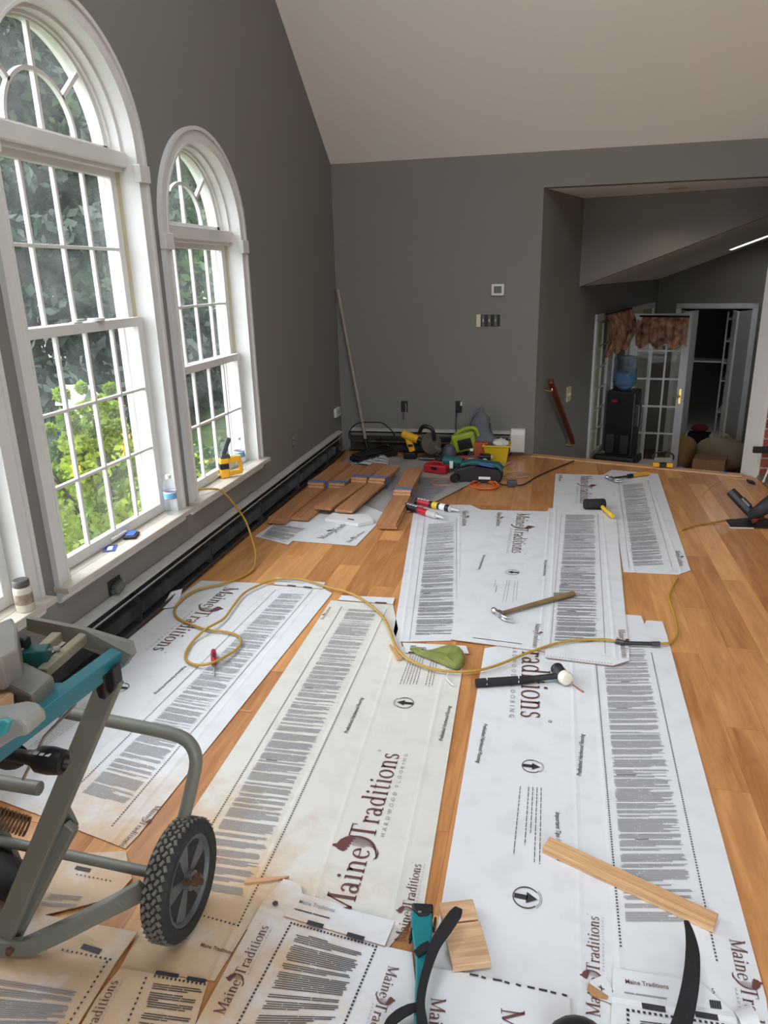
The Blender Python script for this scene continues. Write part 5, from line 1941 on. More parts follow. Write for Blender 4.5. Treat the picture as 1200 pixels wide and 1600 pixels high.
# --- pneumatic floor nailer at the right edge
fn = thing('floor_nailer', 'black pneumatic floor nailer with white-edged foot at the picture edge', 'nailer', FL(1180, 815, 0))
FP = lambda a, b, z: FL(a, b, z)
pp = [FL(*q, 0.012) for q in [(1134, 812), (1141, 822), (1215, 824), (1230, 812), (1178, 808)]]
MB().prism([(p.x, p.y) for p in pp], 0.004, 0.012).build('foot_plate', BLACK, fn)
pp = [FL(*q, 0.006) for q in [(1133, 812), (1141, 824), (1178, 825), (1178, 822.5), (1142, 822), (1136, 812)]]
MB().prism([(p.x, p.y) for p in pp], 0.001, 0.006).build('foot_edge', WHITE, fn)
a, b = FL(1178, 806, 0.04), FL(1142, 768, 0.16)
m = MB()
m.tube([a, a.lerp(b, 0.5), b], [0.03, 0.033, 0.030], 12, smooth=False)
m.build('magazine', BLACK, fn, smooth=True)
MB().tube([a.lerp(b, 0.30) + Vector((0.012, -0.02, 0.02)), a.lerp(b, 0.62) + Vector((0.012, -0.02, 0.02))], 0.016, 8, smooth=False).build('chrome_slide', DSTEEL, fn, smooth=True)
MB().tube([FL(1175, 806, 0.05), FL(1196, 792, 0.13), FL(1225, 770, 0.2)], [0.035, 0.045, 0.05], 12).build('body', DUST, fn, smooth=True)
MB().tube([FL(1176, 815, 0.03), FL(1192, 806, 0.06)], 0.014, 8, smooth=False).build('red_guide', mat('dull_red', (120, 44, 40), 0.5), fn, smooth=True)
MB().cyl(FL(1225, 770, 0.2), FL(1240, 750, 0.3), 0.05, n=16).build('head', BLACK, fn, smooth=True)
tag(MB().prism([(p.x, p.y) for p in (FL(1166, 751, 0.025), FL(1177, 754, 0.025), FL(1180, 758, 0.025), FL(1170, 755, 0.025))], 0.023, 0.04).build('nail_strip', BLACK), 'short black nail strip lying on the slate hearth', 'nails')
ws, L = between('white_rod', 'white rod leaning on the slate hearth beside the bricks', 'rod', (1193, 752), (1210, 715), 0.023)
MB().tube([FL(1193, 752, 0.03), FL(1203, 728, 0.12)], 0.007, 8, smooth=False).build('rod', WHITE, ws, smooth=True)
MB().cyl(FL(1192.4, 753.5, 0.024), FL(1193.4, 751, 0.034), 0.009, n=8).build('tip', mat('nozzle_grey', (206, 206, 204), 0.4), ws, smooth=True)
# ================================================================ wheeled saw stand and the saw on it
GREYM = mat('grey_green_enamel', (116, 118, 108), 0.5, 0.15, var=0.06, scale=9, bump=0.05, bscale=70)
TEALM = mat('teal_enamel', (44, 112, 124), 0.45, var=0.08, scale=9)
TYRE = mat('tyre_rubber', (42, 42, 41), 0.85, var=0.2, scale=18, bump=0.2, bscale=90)
TREADM = mat('dusty_tread', (104, 100, 90), 0.9, var=0.3, scale=25)
RIMM = mat('grey_rim', (88, 90, 90), 0.5, var=0.08, scale=10)
RUST = mat('rusty_steel', (104, 74, 54), 0.75, 0.4, var=0.35, scale=22)
CAST = mat('cast_aluminium', (128, 128, 120), 0.45, 0.5, var=0.12, scale=12)

sst = thing('saw_stand', 'grey-green wheeled saw stand with tubular handle and black treaded wheel', 'saw stand', (-1.05, 1.2, 0))
WX_, WY_, WR = -0.807, 1.27, 0.144
wh = MB()
ww = 0.058
prof = [(WR - 0.036, 0.0), (WR - 0.012, -0.003), (WR - 0.003, 0.006), (WR - 0.004, ww - 0.006), (WR - 0.012, ww + 0.003), (WR - 0.036, ww)]
wheel = MB().lathe([(WR - 0.040, 0.012)] + prof + [(WR - 0.040, ww - 0.012)], (WX_, WY_, WR), (-1, 0, 0), 48).build('wheel', TYRE, sst, smooth=True, angle=50)
tr_ = MB()
nt_ = 44
for i in range(nt_):
    for k, off in enumerate((-0.019, -0.0065, 0.0065, 0.019)):
        a = 2 * PI * (i + (0.5 if k % 2 else 0)) / nt_
        rad = Vector((0, math.cos(a), math.sin(a)))
        tan = Vector((0, -math.sin(a), math.cos(a)))
        c = Vector((WX_ - ww / 2 + off, WY_, WR)) + rad * (WR - 0.0025)
        t2 = (tan + Vector((0.55 if k % 2 else -0.55, 0, 0))).normalized()
        s2 = rad.cross(t2).normalized()
        M3 = Matrix((t2, s2, rad)).transposed()
        tr_.box(c, (0.0135, 0.0075, 0.006), M3)
tr_.build('tread', TREADM, wheel)
rm = MB()
rm.lathe([(0.074, 0.018), (WR - 0.039, 0.010), (WR - 0.037, 0.004), (WR - 0.044, 0.002), (WR - 0.050, 0.010), (WR - 0.052, 0.024), (0.03, 0.030)], (WX_, WY_, WR), (-1, 0, 0), 40)
rm.build('rim', RIMM, wheel, smooth=True, angle=30)
for i in range(5):
    a = R(72 * i + 20)
    m = MB()
    rad = Vector((0, math.cos(a), math.sin(a)))
    tan = Vector((0, -math.sin(a), math.cos(a)))
    c0 = Vector((WX_ - 0.010, WY_, WR))
    M3 = Matrix((rad, tan, rad.cross(tan))).transposed()
    p0, p1 = c0 + rad * 0.018, c0 + rad * (WR - 0.048)
    vs = [p0 - tan * 0.010, p0 + tan * 0.010, p1 + tan * 0.024, p1 - tan * 0.024]
    bk = Vector((-0.018, 0, 0))
    m.add(vs + [v + bk for v in vs], [(0, 1, 2, 3), (7, 6, 5, 4), (0, 4, 5, 1), (1, 5, 6, 2), (2, 6, 7, 3), (3, 7, 4, 0)])
    m.build('spoke', RIMM, wheel, bevel=0.003)
MB().lathe([(0.024, 0), (0.024, 0.05), (0.020, 0.055)], (WX_ + 0.004, WY_, WR), (-1, 0, 0), 20).build('hub', RIMM, wheel, smooth=True)
m = MB()
m.cyl((WX_ + 0.03, WY_, WR), (WX_ - 0.02, WY_, WR), 0.007, n=10)
m.cyl((WX_ + 0.018, WY_, WR), (WX_ + 0.006, WY_, WR), 0.013, n=6)
m.build('axle_nut', RUST, wheel)
for dy, dz in ((0.028, -0.014), (-0.024, 0.016)):
    MB().cyl((WX_ + 0.008, WY_ + dy, WR + dz), (WX_ - 0.004, WY_ + dy, WR + dz), 0.008, n=6).build('bolt', RUST, wheel)
MB().cyl((WX_ - ww - 0.005, WY_, WR), (-1.55, 1.30, WR), 0.0135, n=14).build('axle_tube', GREYM, sst, smooth=True)
MB().tube([(-0.876, 1.285, 0.15), BW(284, 1290, 1.33), BW(300, 1225, 1.36), BW(306, 1185, 1.375), BW(293, 1158, 1.385), BW(262, 1145, 1.39), BW(205, 1133, 1.395), BW(150, 1122, 1.40), BW(60, 1105, 1.405)],
          0.0165, 12).build('handle', GREYM, sst, smooth=True)
# curved strap foot
pts = [(BW(226, 1388, 1.21)), (BW(190, 1408, 1.195)), (BW(150, 1428, 1.165)), (BW(90, 1458, 1.12)), (BW(12, 1490, 1.09)), (BW(-80, 1505, 1.075))]
m = MB()
n = len(pts)
Q = []
for i in range(n - 1):
    for j in range(5):
        t = j / 5
        p0, p1, p2, p3 = pts[max(i - 1, 0)], pts[i], pts[i + 1], pts[min(i + 2, n - 1)]
        Q.append(0.5 * ((2 * p1) + (p2 - p0) * t + (2 * p0 - 5 * p1 + 4 * p2 - p3) * t * t + (3 * p1 - p0 - 3 * p2 + p3) * t ** 3))
Q.append(pts[-1])
vs, fs = [], []
for i, p in enumerate(Q):
    d = (Q[min(i + 1, len(Q) - 1)] - Q[max(i - 1, 0)]).normalized()
    s = Vector((-d.y, d.x, 0)).normalized()
    up = s.cross(d)
    if up.z < 0:
        up = -up
    h, w = 0.024, 0.010
    z_ = max(p.z, 0.030 + CB)
    p = Vector((p.x, p.y, z_))
    vs += [p - s * w - up * h, p + s * w - up * h, p + s * w + up * h, p - s * w + up * h]
for i in range(len(Q) - 1):
    b, e = i * 4, i * 4 + 4
    for k in range(4):
        fs.append((b + k, b + (k + 1) % 4, e + (k + 1) % 4, e + k))
fs += [(3, 2, 1, 0), tuple(range(len(vs) - 4, len(vs)))]
MB().add(vs, fs).build('curved_leg', GREYM, sst, bevel=0.003)
c = BW(12, 1491, 1.07)
MB().cyl(c, c + Vector((0.0, 0.03, 0)), 0.008, n=6).build('bolt', RUST, sst)
# crossing legs
a, b = BW(2, 1470, 1.10), BW(176, 1056, 1.19)
m = MB()
m.bar(a, b, 0.018, 0.052, up=(0.9, 0, 0.4))
m.build('leg', GREYM, sst, bevel=0.003)
a, b = BW(24, 1462, 1.13), BW(112, 1290, 1.17)
m = MB()
m.bar(a, b, 0.022, 0.030, up=(0.9, 0, 0.4))
m.build('leg_brace', GREYM, sst, bevel=0.003)
yy = 1.19
pl_ = [BW(q[0], q[1], yy) for q in [(84, 1315), (72, 1290), (92, 1248), (100, 1252), (119, 1292), (117, 1305), (98, 1338), (60, 1395), (48, 1400)]]
MB().prism([(p.x, p.z) for p in pl_], 0, 0.012, Matrix(((1, 0, 0, 0), (0, 0, 1, yy), (0, 1, 0, 0), (0, 0, 0, 1)))).build('pivot_plate', GREYM, sst, bevel=0.003)
c = BW(101, 1300, yy)
MB().sphere(c + Vector((0, -0.004, 0)), 0.010, 12, 8, (1, 0.5, 1)).build('rivet', CAST, sst, smooth=True)
c0, c1 = BW(-30, 1268, 1.16), BW(44, 1292, 1.20)
dr = (c1 - c0)
cp = []
u = Vector((0, 1, 0)).cross(dr).normalized()
v = dr.normalized().cross(u)
for i in range(110):
    t = i / 109
    cp.append(c0 + dr * t + (u * math.cos(i * 0.75) + v * math.sin(i * 0.75)) * 0.022)
MB().tube(cp, 0.0032, 5, smooth=False).build('spring', RUST, sst, smooth=True)
MB().tube([BW(-60, 1212, 1.2), BW(0, 1222, 1.2), BW(62, 1232, 1.2)], 0.017, 10, smooth=False).build('cross_tube', GREYM, sst, smooth=True)
MB().tube([BW(-70, 1330, 1.25), BW(30, 1380, 1.25)], 0.05, 10, smooth=False).build('lift_cylinder', DUST, sst, smooth=True)
MB().tube([BW(36, 1218, 1.16), BW(70, 1150, 1.18), BW(118, 1100, 1.22)], 0.004, 6, smooth=False).build('release_rod', STEEL, sst, smooth=True)
a, b = BW(-70, 1140, 1.30), BW(60, 1440, 1.32)
m = MB()
m.bar(a, b, 0.018, 0.05, up=(0.9, 0, 0.4))
m.build('leg', GREYM, sst, bevel=0.003)

# the teal top rail with its clamp
ZR = 0.80
a, b = FL(180, 1016, ZR), FL(12, 1138, ZR)
d = (b - a).normalized()
m = MB()
m.bar(a - d * 0.022 + Vector((0, 0, -0.019)), a + d * 0.75 + Vector((0, 0, -0.019)), 0.036, 0.038)
m.build('top_rail', TEALM, sst, bevel=0.004)
for poly, y0 in (([(151, 1062), (162, 1056), (164, 1094), (155, 1092), (150, 1080)], 1.150), ([(162, 1054), (176, 1044), (180, 1072), (176, 1082), (165, 1085)], 1.165)):
    w_ = [BW(q[0], q[1], y0) for q in poly]
    MB().prism([(p.x, p.z) for p in w_], 0, 0.03, Matrix(((1, 0, 0, 0), (0, 0, 1, y0), (0, 1, 0, 0), (0, 0, 0, 1)))).build('rail_clamp', BLACK, sst, bevel=0.003)

# the saw on top
ms = thing('mitre_saw', 'dusty saw body with teal base and grey guide plate at the picture edge', 'saw', FL(40, 1050, ZR))
z0 = 0.80
ZG = 0.775
m = MB()
vs = [FL(41, 966, ZG + 0.045), FL(130, 984, ZG + 0.045), FL(201, 1005, ZG + 0.042), FL(206, 1024, ZG + 0.025), FL(194, 1039, ZG), FL(130, 1012, ZG), FL(42, 985, ZG + 0.005)]
off = Vector((0.004, 0.012, 0.0))
n = len(vs)
m.add(vs + [v + off for v in vs], [tuple(range(n)), tuple(range(2 * n - 1, n - 1, -1))] + [(i, n + i, n + (i + 1) % n, (i + 1) % n) for i in range(n)])
m.build('guide_plate', GREYM, ms)
for (qa, qb, w) in (((136, 992), (66, 1052), 0.022), ((90, 994), (54, 1028), 0.024)):
    a, b = FL(*qa, z0 + 0.0), FL(*qb, z0 + 0.0)
    MB().bar(a, b, w, 0.022).build('slide_rail', mat('dusty_rail', (142, 134, 112), 0.6, 0.2, var=0.15, scale=14), ms, bevel=0.003)
a, b = FL(92, 1018, z0 + 0.012), FL(84, 1008, z0 + 0.012)
MB().cyl(FL(84, 1014, z0 + 0.018), FL(94, 1013, z0 + 0.018), 0.006, n=8).build('stop_pin', STEEL, ms)
MB().box(FL(58, 1024, z0 + 0.02), (0.05, 0.035, 0.035), Matrix.Rotation(R(20), 3, 'Z')).build('teal_bracket', mat('teal_dark', (18, 74, 74), 0.45), ms, bevel=0.003)
MB().box(FL(38, 1003, z0 + 0.05), (0.022, 0.02, 0.022)).build('knob', BLACK, ms, bevel=0.005)
# table casting
vs = [FL(*q, z0 + 0.045) for q in [(-60, 1040), (0, 1052), (46, 1075), (82, 1044), (40, 1024), (-20, 1015)]]
m = MB().prism([(p.x, p.y) for p in vs], z0 - 0.01, z0 + 0.03)
m.build('table_casting', CAST, ms, bevel=0.006)
vs = [FL(*q, z0 + 0.08) for q in [(-60, 990), (0, 978), (20, 970), (28, 985), (30, 1020), (0, 1035), (-60, 1035)]]
MB().prism([(p.x, p.y) for p in vs], z0 + 0.02, z0 + 0.09).build('fence_casting', mat('pale_casting', (150, 148, 142), 0.45, 0.3, var=0.08, scale=12), ms, bevel=0.006)
vs = [FL(*q, z0 - 0.005) for q in [(24, 1092), (60, 1068), (96, 1064), (100, 1070), (40, 1120), (30, 1126)]]
MB().prism([(p.x, p.y) for p in vs], z0 - 0.04, z0 - 0.006).build('base_table', TEALM, ms, bevel=0.004)
vs = [FL(*q, z0 + 0.012) for q in [(-40, 1088), (21, 1078), (22, 1122), (-40, 1128)]]
MB().prism([(p.x, p.y) for p in vs], z0 - 0.006, z0 + 0.012).build('insert_board', OAKBLK, ms)
mh = [BW(q[0], q[1], 0.86) for q in [(-40, 1128), (8, 1120), (30, 1124), (42, 1136), (44, 1150), (30, 1152), (14, 1160), (-40, 1196)]]
MB().prism([(p.x, p.z) for p in mh], 0, 0.05, Matrix(((1, 0, 0, 0), (0, 0, 1, 0.86), (0, 1, 0, 0), (0, 0, 0, 1)))).build('motor_housing', mat('light_grey_enamel', (146, 148, 142), 0.45, var=0.1, scale=12), ms, bevel=0.008)
mc = [BW(q[0], q[1], 0.852) for q in [(-40, 1134), (6, 1126), (14, 1130), (8, 1148), (-40, 1170)]]
MB().prism([(p.x, p.z) for p in mc], 0, 0.012, Matrix(((1, 0, 0, 0), (0, 0, 1, 0.852), (0, 1, 0, 0), (0, 0, 0, 1)))).build('motor_cap', mat('bright_teal', (64, 156, 166), 0.4), ms, bevel=0.003)
a, b = BW(10, 1178, 1.0), BW(104, 1192, 1.01)
L = (b - a).length
MB().lathe([(0.013, 0), (0.013, L * 0.3), (0.016, L * 0.45), (0.0255, L * 0.55), (0.027, L * 0.75), (0.024, L * 0.95), (0.016, L * 0.98), (0.012, L * 0.9)], a, b - a, 18).build('handle_knob', BLACK, ms, smooth=True, angle=50)
m = MB()
for k in range(3):
    q = a.lerp(b, 0.60 + 0.1 * k) + Vector((0, -0.012, 0.0235))
    m.box(q, (0.008, 0.010, 0.0012))
m.build('handle_mark', WHITE, ms)
MB().tube([BW(-10, 1160, 1.02), BW(12, 1185, 1.02), BW(30, 1180, 1.02)], 0.022, 10).build('handle_mount', DUST, ms, smooth=True)
# ================================================================ boards in taped bundles
ENDG = mat('end_grain', (206, 160, 120), 0.6, var=0.1, scale=40)


def bundle(label, near, tape, far, zoff, n_low=2, n_top=2, w=0.127, zt0=0.0095):
    a, t, b = FL(*near, 0.04), FL(*tape, 0.05), FL(*far, 0.05)
    d = b - a
    d.z = 0
    rt = thing('board_bundle', label, 'boards', (a.x, a.y, zt0), frame(d), group='taped bundles of floor boards')
    L = d.length
    Lt = (Vector((t.x, t.y, 0)) - Vector((a.x, a.y, 0))).length
    rb = random.Random(int(near[0]))
    th = 0.0185
    z = 0.001 + zoff
    for i in range(n_low):
        o = rb.uniform(-0.004, 0.004)
        MB().bb((0.0 + i * 0.004, -w / 2 + o, z), (L * 0.8, w / 2 + o, z + th)).build('plank', BUNDLE, rt, bevel=0.0015, local=True)
        z += th + 0.0006
    for i in range(n_top):
        o = rb.uniform(-0.004, 0.004)
        MB().bb((Lt - 0.03 + i * 0.01, -w / 2 + o, z), (L, w / 2 + o, z + th)).build('plank', BUNDLE, rt, bevel=0.0015, local=True)
        MB().bb((Lt - 0.0310 + i * 0.01, -w / 2 + o + 0.001, z + 0.001), (Lt - 0.0302 + i * 0.01, w / 2 + o - 0.001, z + th - 0.001)).build('end_grain', ENDG, rt, local=True)
        z += th + 0.0006
    hw, x0 = w / 2 + 0.0065, Lt + 0.012
    m = MB()
    m.bb((x0, -hw, z + 0.0002), (x0 + 0.034, hw, z + 0.0012))
    for s in (-1, 1):
        m.bb((x0, s * hw - 0.0006, 0.001), (x0 + 0.034, s * hw + 0.0006, z + 0.001))
    m.build('tape_band', BTAPE, rt, local=True)
    return rt


bundle('taped bundle of floor boards closest to the heater', (432, 812), (483, 760), (537, 728), 0.0)
bundle('taped bundle of floor boards, second from the heater', (468, 807), (517, 757), (561, 730), 0.0, 1, 2)
bundle('raised taped bundle of boards in the middle of the five', (504, 797), (559, 754), (594, 733), 0.03, 1, 2)
bundle('raised taped bundle with clean square end, fourth from the heater', (537, 801), (577, 755), (613, 737), 0.03, 1, 2)
bundle('taped bundle of floor boards beside the caulk tubes', (604, 820), (622, 772), (648, 738), 0.0, 2, 2)

# folded shiny box end under the fourth bundle
fb = thing('folded_box_end', 'folded shiny white box end standing under the middle bundles', 'cardboard', FL(545, 818, 0.004))
p = [FL(*q, 0.006) for q in [(508, 815), (560, 823), (584, 818), (575, 808), (520, 806)]]
m = MB()
m.prism([(q.x, q.y) for q in p], 0.006, 0.028)
m.build('panel', mat('shiny_white_board', (226, 226, 226), 0.3), fb)
MB().tube([FL(560, 822, 0.008), FL(560, 822, 0.03)], 0.002, 5, smooth=False).build('crease', INK, fb)
MB().box(FL(548, 811, 0.034), (0.05, 0.01, 0.001), Matrix.Rotation(R(-20), 3, 'Z')).build('dark_print', INK, fb)

# leaflets by the broom
lv = thing('leaflets', 'crumpled printed white leaflet beside the broom head', 'paper', FL(585, 722, 0.01))
m = MB()
gn = 7
gv_ = [[FL(*q, 0.02) for q in row] for row in (((553, 723), (606, 731)), ((575, 708), (608, 718)))]
for k in (0, 1):
    for i in range(gn + 1):
        for j in range(3):
            u, v = i / gn, j / 2
            p_ = gv_[0][0].lerp(gv_[0][1], u).lerp(gv_[1][0].lerp(gv_[1][1], u), v)
            m.v.append(Vector((p_.x, p_.y, 0.0105 + 0.012 * abs(math.sin(u * 5 + v)) + 0.035 * v * (1 - 0.5 * u) + k * 0.0015)))
for i in range(gn):
    for j in range(2):
        f_ = (3 * i + j, 3 * i + j + 1, 3 * i + j + 4, 3 * i + j + 3)
        n3 = 3 * (gn + 1)
        m.f += [f_, tuple(n3 + q for q in reversed(f_))]
        m.mi += [0, 0]
lines_ = MB()
for i in range(1, gn):
    for t in (0.2, 0.45, 0.7, 0.95):
        a = m.v[3 * (gn + 1) + 3 * i].lerp(m.v[3 * (gn + 1) + 3 * i + 2], t * 0.9)
        b = m.v[3 * (gn + 1) + 3 * i + 3].lerp(m.v[3 * (gn + 1) + 3 * i + 5], t * 0.9)
        dd = Vector((0, 0.012, 0.004))
        up = Vector((0, -0.004, 0.006))
        lines_.add([a + up, b + up, b + dd + up, a + dd + up], [(0, 1, 2, 3)])
m.build('sheets', mat('white_paper', (226, 226, 226), 0.6), lv)
lines_.build('fine_print', INKGREY, lv)['kind'] = 'stuff'

# ================================================================ broom in the corner
bp_ = FL(574, 700, 0.08)
bm_ = thing('push_broom', 'tall push broom with black head leaning in the far corner', 'broom', (bp_.x, bp_.y, 0))
top = Vector((XL + 0.03, YB - 0.05, 1.44))
base = FL(573, 697, 0.07)
MB().cyl(base, top, 0.0155, n=12).build('pole', mat('pale_pole', (150, 138, 124), 0.6, var=0.1, scale=20), bm_, smooth=True)
hp_ = [FL(*q, 0.03) for q in [(546, 716), (606, 700), (622, 708), (560, 722)]]
m = MB()
m.prism([(q.x, q.y) for q in hp_], 0.012, 0.05)
m.build('brush_head', mat('black_bristle', (26, 26, 27), 0.9, bump=0.4, bscale=200), bm_, bevel=0.008)
MB().prism([(q.x * 0.9 + base.x * 0.1, q.y * 0.9 + base.y * 0.1) for q in hp_], 0.05, 0.062).build('head_block', BLACK, bm_, bevel=0.004)
MB().cyl(base - (top - base).normalized() * 0.02, base + (top - base).normalized() * 0.07, 0.018, n=12).build('socket', BLACK, bm_, smooth=True)
hs = []
for i in range(26):
    a = R(-30 + 14 * i)
    c = BW(580, 682, YB - 0.12)
    hs.append(c + Vector((math.cos(a) * 0.21, 0.02 * math.sin(i), 0.02 + math.sin(a) * (0.115 + 0.008 * math.sin(i * 1.3)))))
hs = [Vector((q.x, q.y - 0.0, max(q.z, 0.012))) for q in hs]
tag(MB().tube(hs, 0.0055, 7).build('vacuum_hose', RUBBER, smooth=True), 'coiled black cable standing against the far heater behind the broom', 'cable')

# ================================================================ pile of tools by the far wall
ORANGE = mat('orange_cord', (222, 106, 50), 0.5)
LIME = mat('lime_plastic', (150, 172, 40), 0.5, var=0.1, scale=14)
DRED = mat('red_case', (172, 30, 44), 0.4)
GREYC = mat('grey_cloth', (98, 100, 108), 0.8, var=0.15, scale=20)
TDARK = mat('teal_tool', (26, 92, 92), 0.45)
GZ = 0.0098


def at(px, py, z=GZ):
    return FL(px, py, z)


# yellow drill standing on its battery
dr_ = thing('cordless_drill', 'yellow cordless drill lying next to the broom', 'drill', at(645, 716))
p = at(645, 716)
MB().box(p + Vector((-0.02, 0, 0.03)), (0.11, 0.09, 0.055)).build('battery', BLACK, dr_, bevel=0.008)
MB().bar(p + Vector((0.0, 0, 0.06)), p + Vector((-0.05, 0.02, 0.20)), 0.05, 0.055, up=(1, 0, 0)).build('grip', YEL, dr_, bevel=0.012)
MB().tube([p + Vector((-0.09, 0.02, 0.215)), p + Vector((0.05, -0.01, 0.17))], [0.036, 0.036], 12, smooth=False).build('motor', YEL, dr_, smooth=True)
MB().tube([p + Vector((0.05, -0.01, 0.17)), p + Vector((0.10, -0.02, 0.152))], [0.026, 0.016], 12, smooth=False).build('chuck', BLACK, dr_, smooth=True)
MB().box(p + Vector((-0.015, -0.028, 0.12)), (0.04, 0.008, 0.02)).build('trigger', BLACK, dr_)
# grey circular saw shape
cs = thing('circular_saw', 'grey circular saw lying beside the yellow drill', 'saw', at(676, 716))
p = at(672, 716)
MB().lathe([(0.03, 0), (0.095, 0.003), (0.095, 0.03), (0.03, 0.034)], p + Vector((0, 0, 0.13)), (0.5, -0.7, 0.3), 24).build('blade_guard', mat('guard_grey', (112, 106, 96), 0.4, 0.6), cs, smooth=True)
MB().bar(p + Vector((-0.11, 0.02, 0.20)), p + Vector((0.10, 0.0, 0.06)), 0.045, 0.05).build('motor', mat('tan_grey', (98, 90, 76), 0.5), cs, bevel=0.012)
MB().bar(p + Vector((-0.08, -0.03, 0.02)), p + Vector((0.16, -0.05, 0.02)), 0.12, 0.012).build('shoe', STEEL, cs)
MB().tube([p + Vector((-0.10, 0.02, 0.21)), p + Vector((-0.06, 0.0, 0.28)), p + Vector((0.02, -0.01, 0.26)), p + Vector((0.04, 0, 0.16))], 0.017, 8).build('handle', BLACK, cs, smooth=True)
# red case
rc = thing('tool_case', 'small red plastic case in front of the tool pile', 'case', at(682, 738), (0, 0, R(-16)))
MB().box((0, 0, 0.035), (0.20, 0.09, 0.07)).build('body', DRED, rc, bevel=0.012, local=True)
MB().box((0.0, -0.047, 0.045), (0.05, 0.006, 0.022)).build('latch', BLACK, rc, local=True)
MB().tube([(-0.05, 0, 0.07), (-0.045, 0, 0.088), (0.045, 0, 0.088), (0.05, 0, 0.07)], 0.007, 8).build('handle', DRED, rc, smooth=True, local=True)
# teal drill, black base
td = thing('power_drill', 'teal and black power drill in the middle of the tool pile', 'drill', at(712, 738))
p = at(712, 738)
MB().tube([p + Vector((-0.10, 0.03, 0.09)), p + Vector((0.06, 0.0, 0.08))], 0.045, 12, smooth=False).build('motor', TDARK, td, smooth=True)
MB().tube([p + Vector((-0.17, 0.05, 0.095)), p + Vector((-0.10, 0.03, 0.09))], [0.018, 0.032], 12, smooth=False).build('chuck', DSTEEL, td, smooth=True)
MB().bar(p + Vector((0.03, 0, 0.08)), p + Vector((0.06, -0.07, 0.03)), 0.045, 0.05).build('grip', BLACK, td, bevel=0.01)
MB().box(p + Vector((-0.03, -0.046, 0.075)), (0.028, 0.006, 0.06)).build('label_plate', LABELW, td)
# large black and teal tool
bt = thing('belt_sander', 'large black tool with teal top in front of the yellow bucket', 'sander', at(752, 752))
p = at(748, 750)
MB().prism([(-0.19, 0.0), (0.17, 0.0), (0.19, 0.05), (0.16, 0.10), (-0.05, 0.13), (-0.17, 0.10), (-0.2, 0.04)], -0.06, 0.06, Matrix.Translation(p) @ Matrix(((1, 0, 0, 0), (0.06, 0, 1, 0), (0, 1, 0, 0), (0, 0, 0, 1)))).build('body', BLACK, bt, bevel=0.014)
MB().prism([(-0.14, 0.112), (-0.04, 0.137), (0.15, 0.107), (0.18, 0.07), (0.19, 0.10), (0.15, 0.14), (-0.04, 0.165), (-0.14, 0.14)], -0.05, 0.05, Matrix.Translation(p) @ Matrix(((1, 0, 0, 0), (0.06, 0, 1, 0), (0, 1, 0, 0), (0, 0, 0, 1)))).build('top_shell', TDARK, bt, bevel=0.01)
MB().box(p + Vector((0.06, -0.05, 0.135)), (0.12, 0.05, 0.012), Matrix.Rotation(R(10), 3, 'Y')).build('blue_grip', mat('blue_plastic', (60, 92, 176), 0.4), bt, bevel=0.004)
MB().box(p + Vector((0.05, -0.064, 0.035)), (0.09, 0.004, 0.02)).build('badge', LABELW, bt)
MB().lathe([(0.03, 0), (0.035, 0.005), (0.035, 0.05)], p + Vector((-0.17, -0.06, 0.035)), (-0.2, -1, 0), 14).build('nose', BLACK, bt, smooth=True)
# charger
ch = thing('battery_charger', 'black battery charger with round white dial beside the bucket', 'charger', at(757, 728))
p = at(757, 728)
MB().box(p + Vector((0, 0, 0.05)), (0.10, 0.09, 0.10)).build('body', BLACK, ch, bevel=0.012)
MB().cyl(p + Vector((0.005, -0.047, 0.05)), p + Vector((0.005, -0.051, 0.05)), 0.026, n=18).build('dial', LABELW, ch)
# grey heap tool
gt = thing('router_tool', 'dark grey router tool behind the red case', 'router', at(700, 726))
p = at(702, 727)
MB().lathe([(0.05, 0), (0.07, 0.02), (0.07, 0.08), (0.055, 0.13), (0.04, 0.17), (0.02, 0.18)], p + Vector((0.0, 0, 0.0)), (0, 0, 1), 18).build('body', mat('slate_plastic', (72, 74, 82), 0.5), gt, smooth=True)
MB().lathe([(0.10, 0), (0.10, 0.01), (0.08, 0.014)], p, (0, 0, 1), 22).build('base', DSTEEL, gt, smooth=True)
for s in (-1, 1):
    MB().tube([p + Vector((s * 0.06, -0.01, 0.07)), p + Vector((s * 0.12, -0.02, 0.10))], [0.018, 0.022], 10, smooth=False).build('handle', BLACK, gt, smooth=True)
# lime bag/tool behind
lb = thing('work_light', 'lime green portable work light at the back of the tool pile', 'work light', at(722, 716))
p = at(722, 716)
MB().box(p + Vector((0.02, 0, 0.15)), (0.20, 0.11, 0.16), Matrix.Rotation(R(-14), 3, 'Y')).build('housing', LIME, lb, bevel=0.02)
MB().tube([p + Vector((-0.08, 0, 0.0)), p + Vector((-0.09, 0, 0.13)), p + Vector((-0.02, 0.01, 0.24)), p + Vector((0.10, 0.0, 0.27)), p + Vector((0.14, 0, 0.2))], 0.016, 8).build('handle', LIME, lb, smooth=True)
MB().box(p + Vector((0.03, -0.058, 0.14)), (0.12, 0.01, 0.09), Matrix.Rotation(R(-14), 3, 'Y')).build('lens_panel', BLACK, lb, bevel=0.006)
MB().box(p + Vector((0.02, 0, 0.02)), (0.16, 0.13, 0.035)).build('foot', BLACK, lb, bevel=0.006)
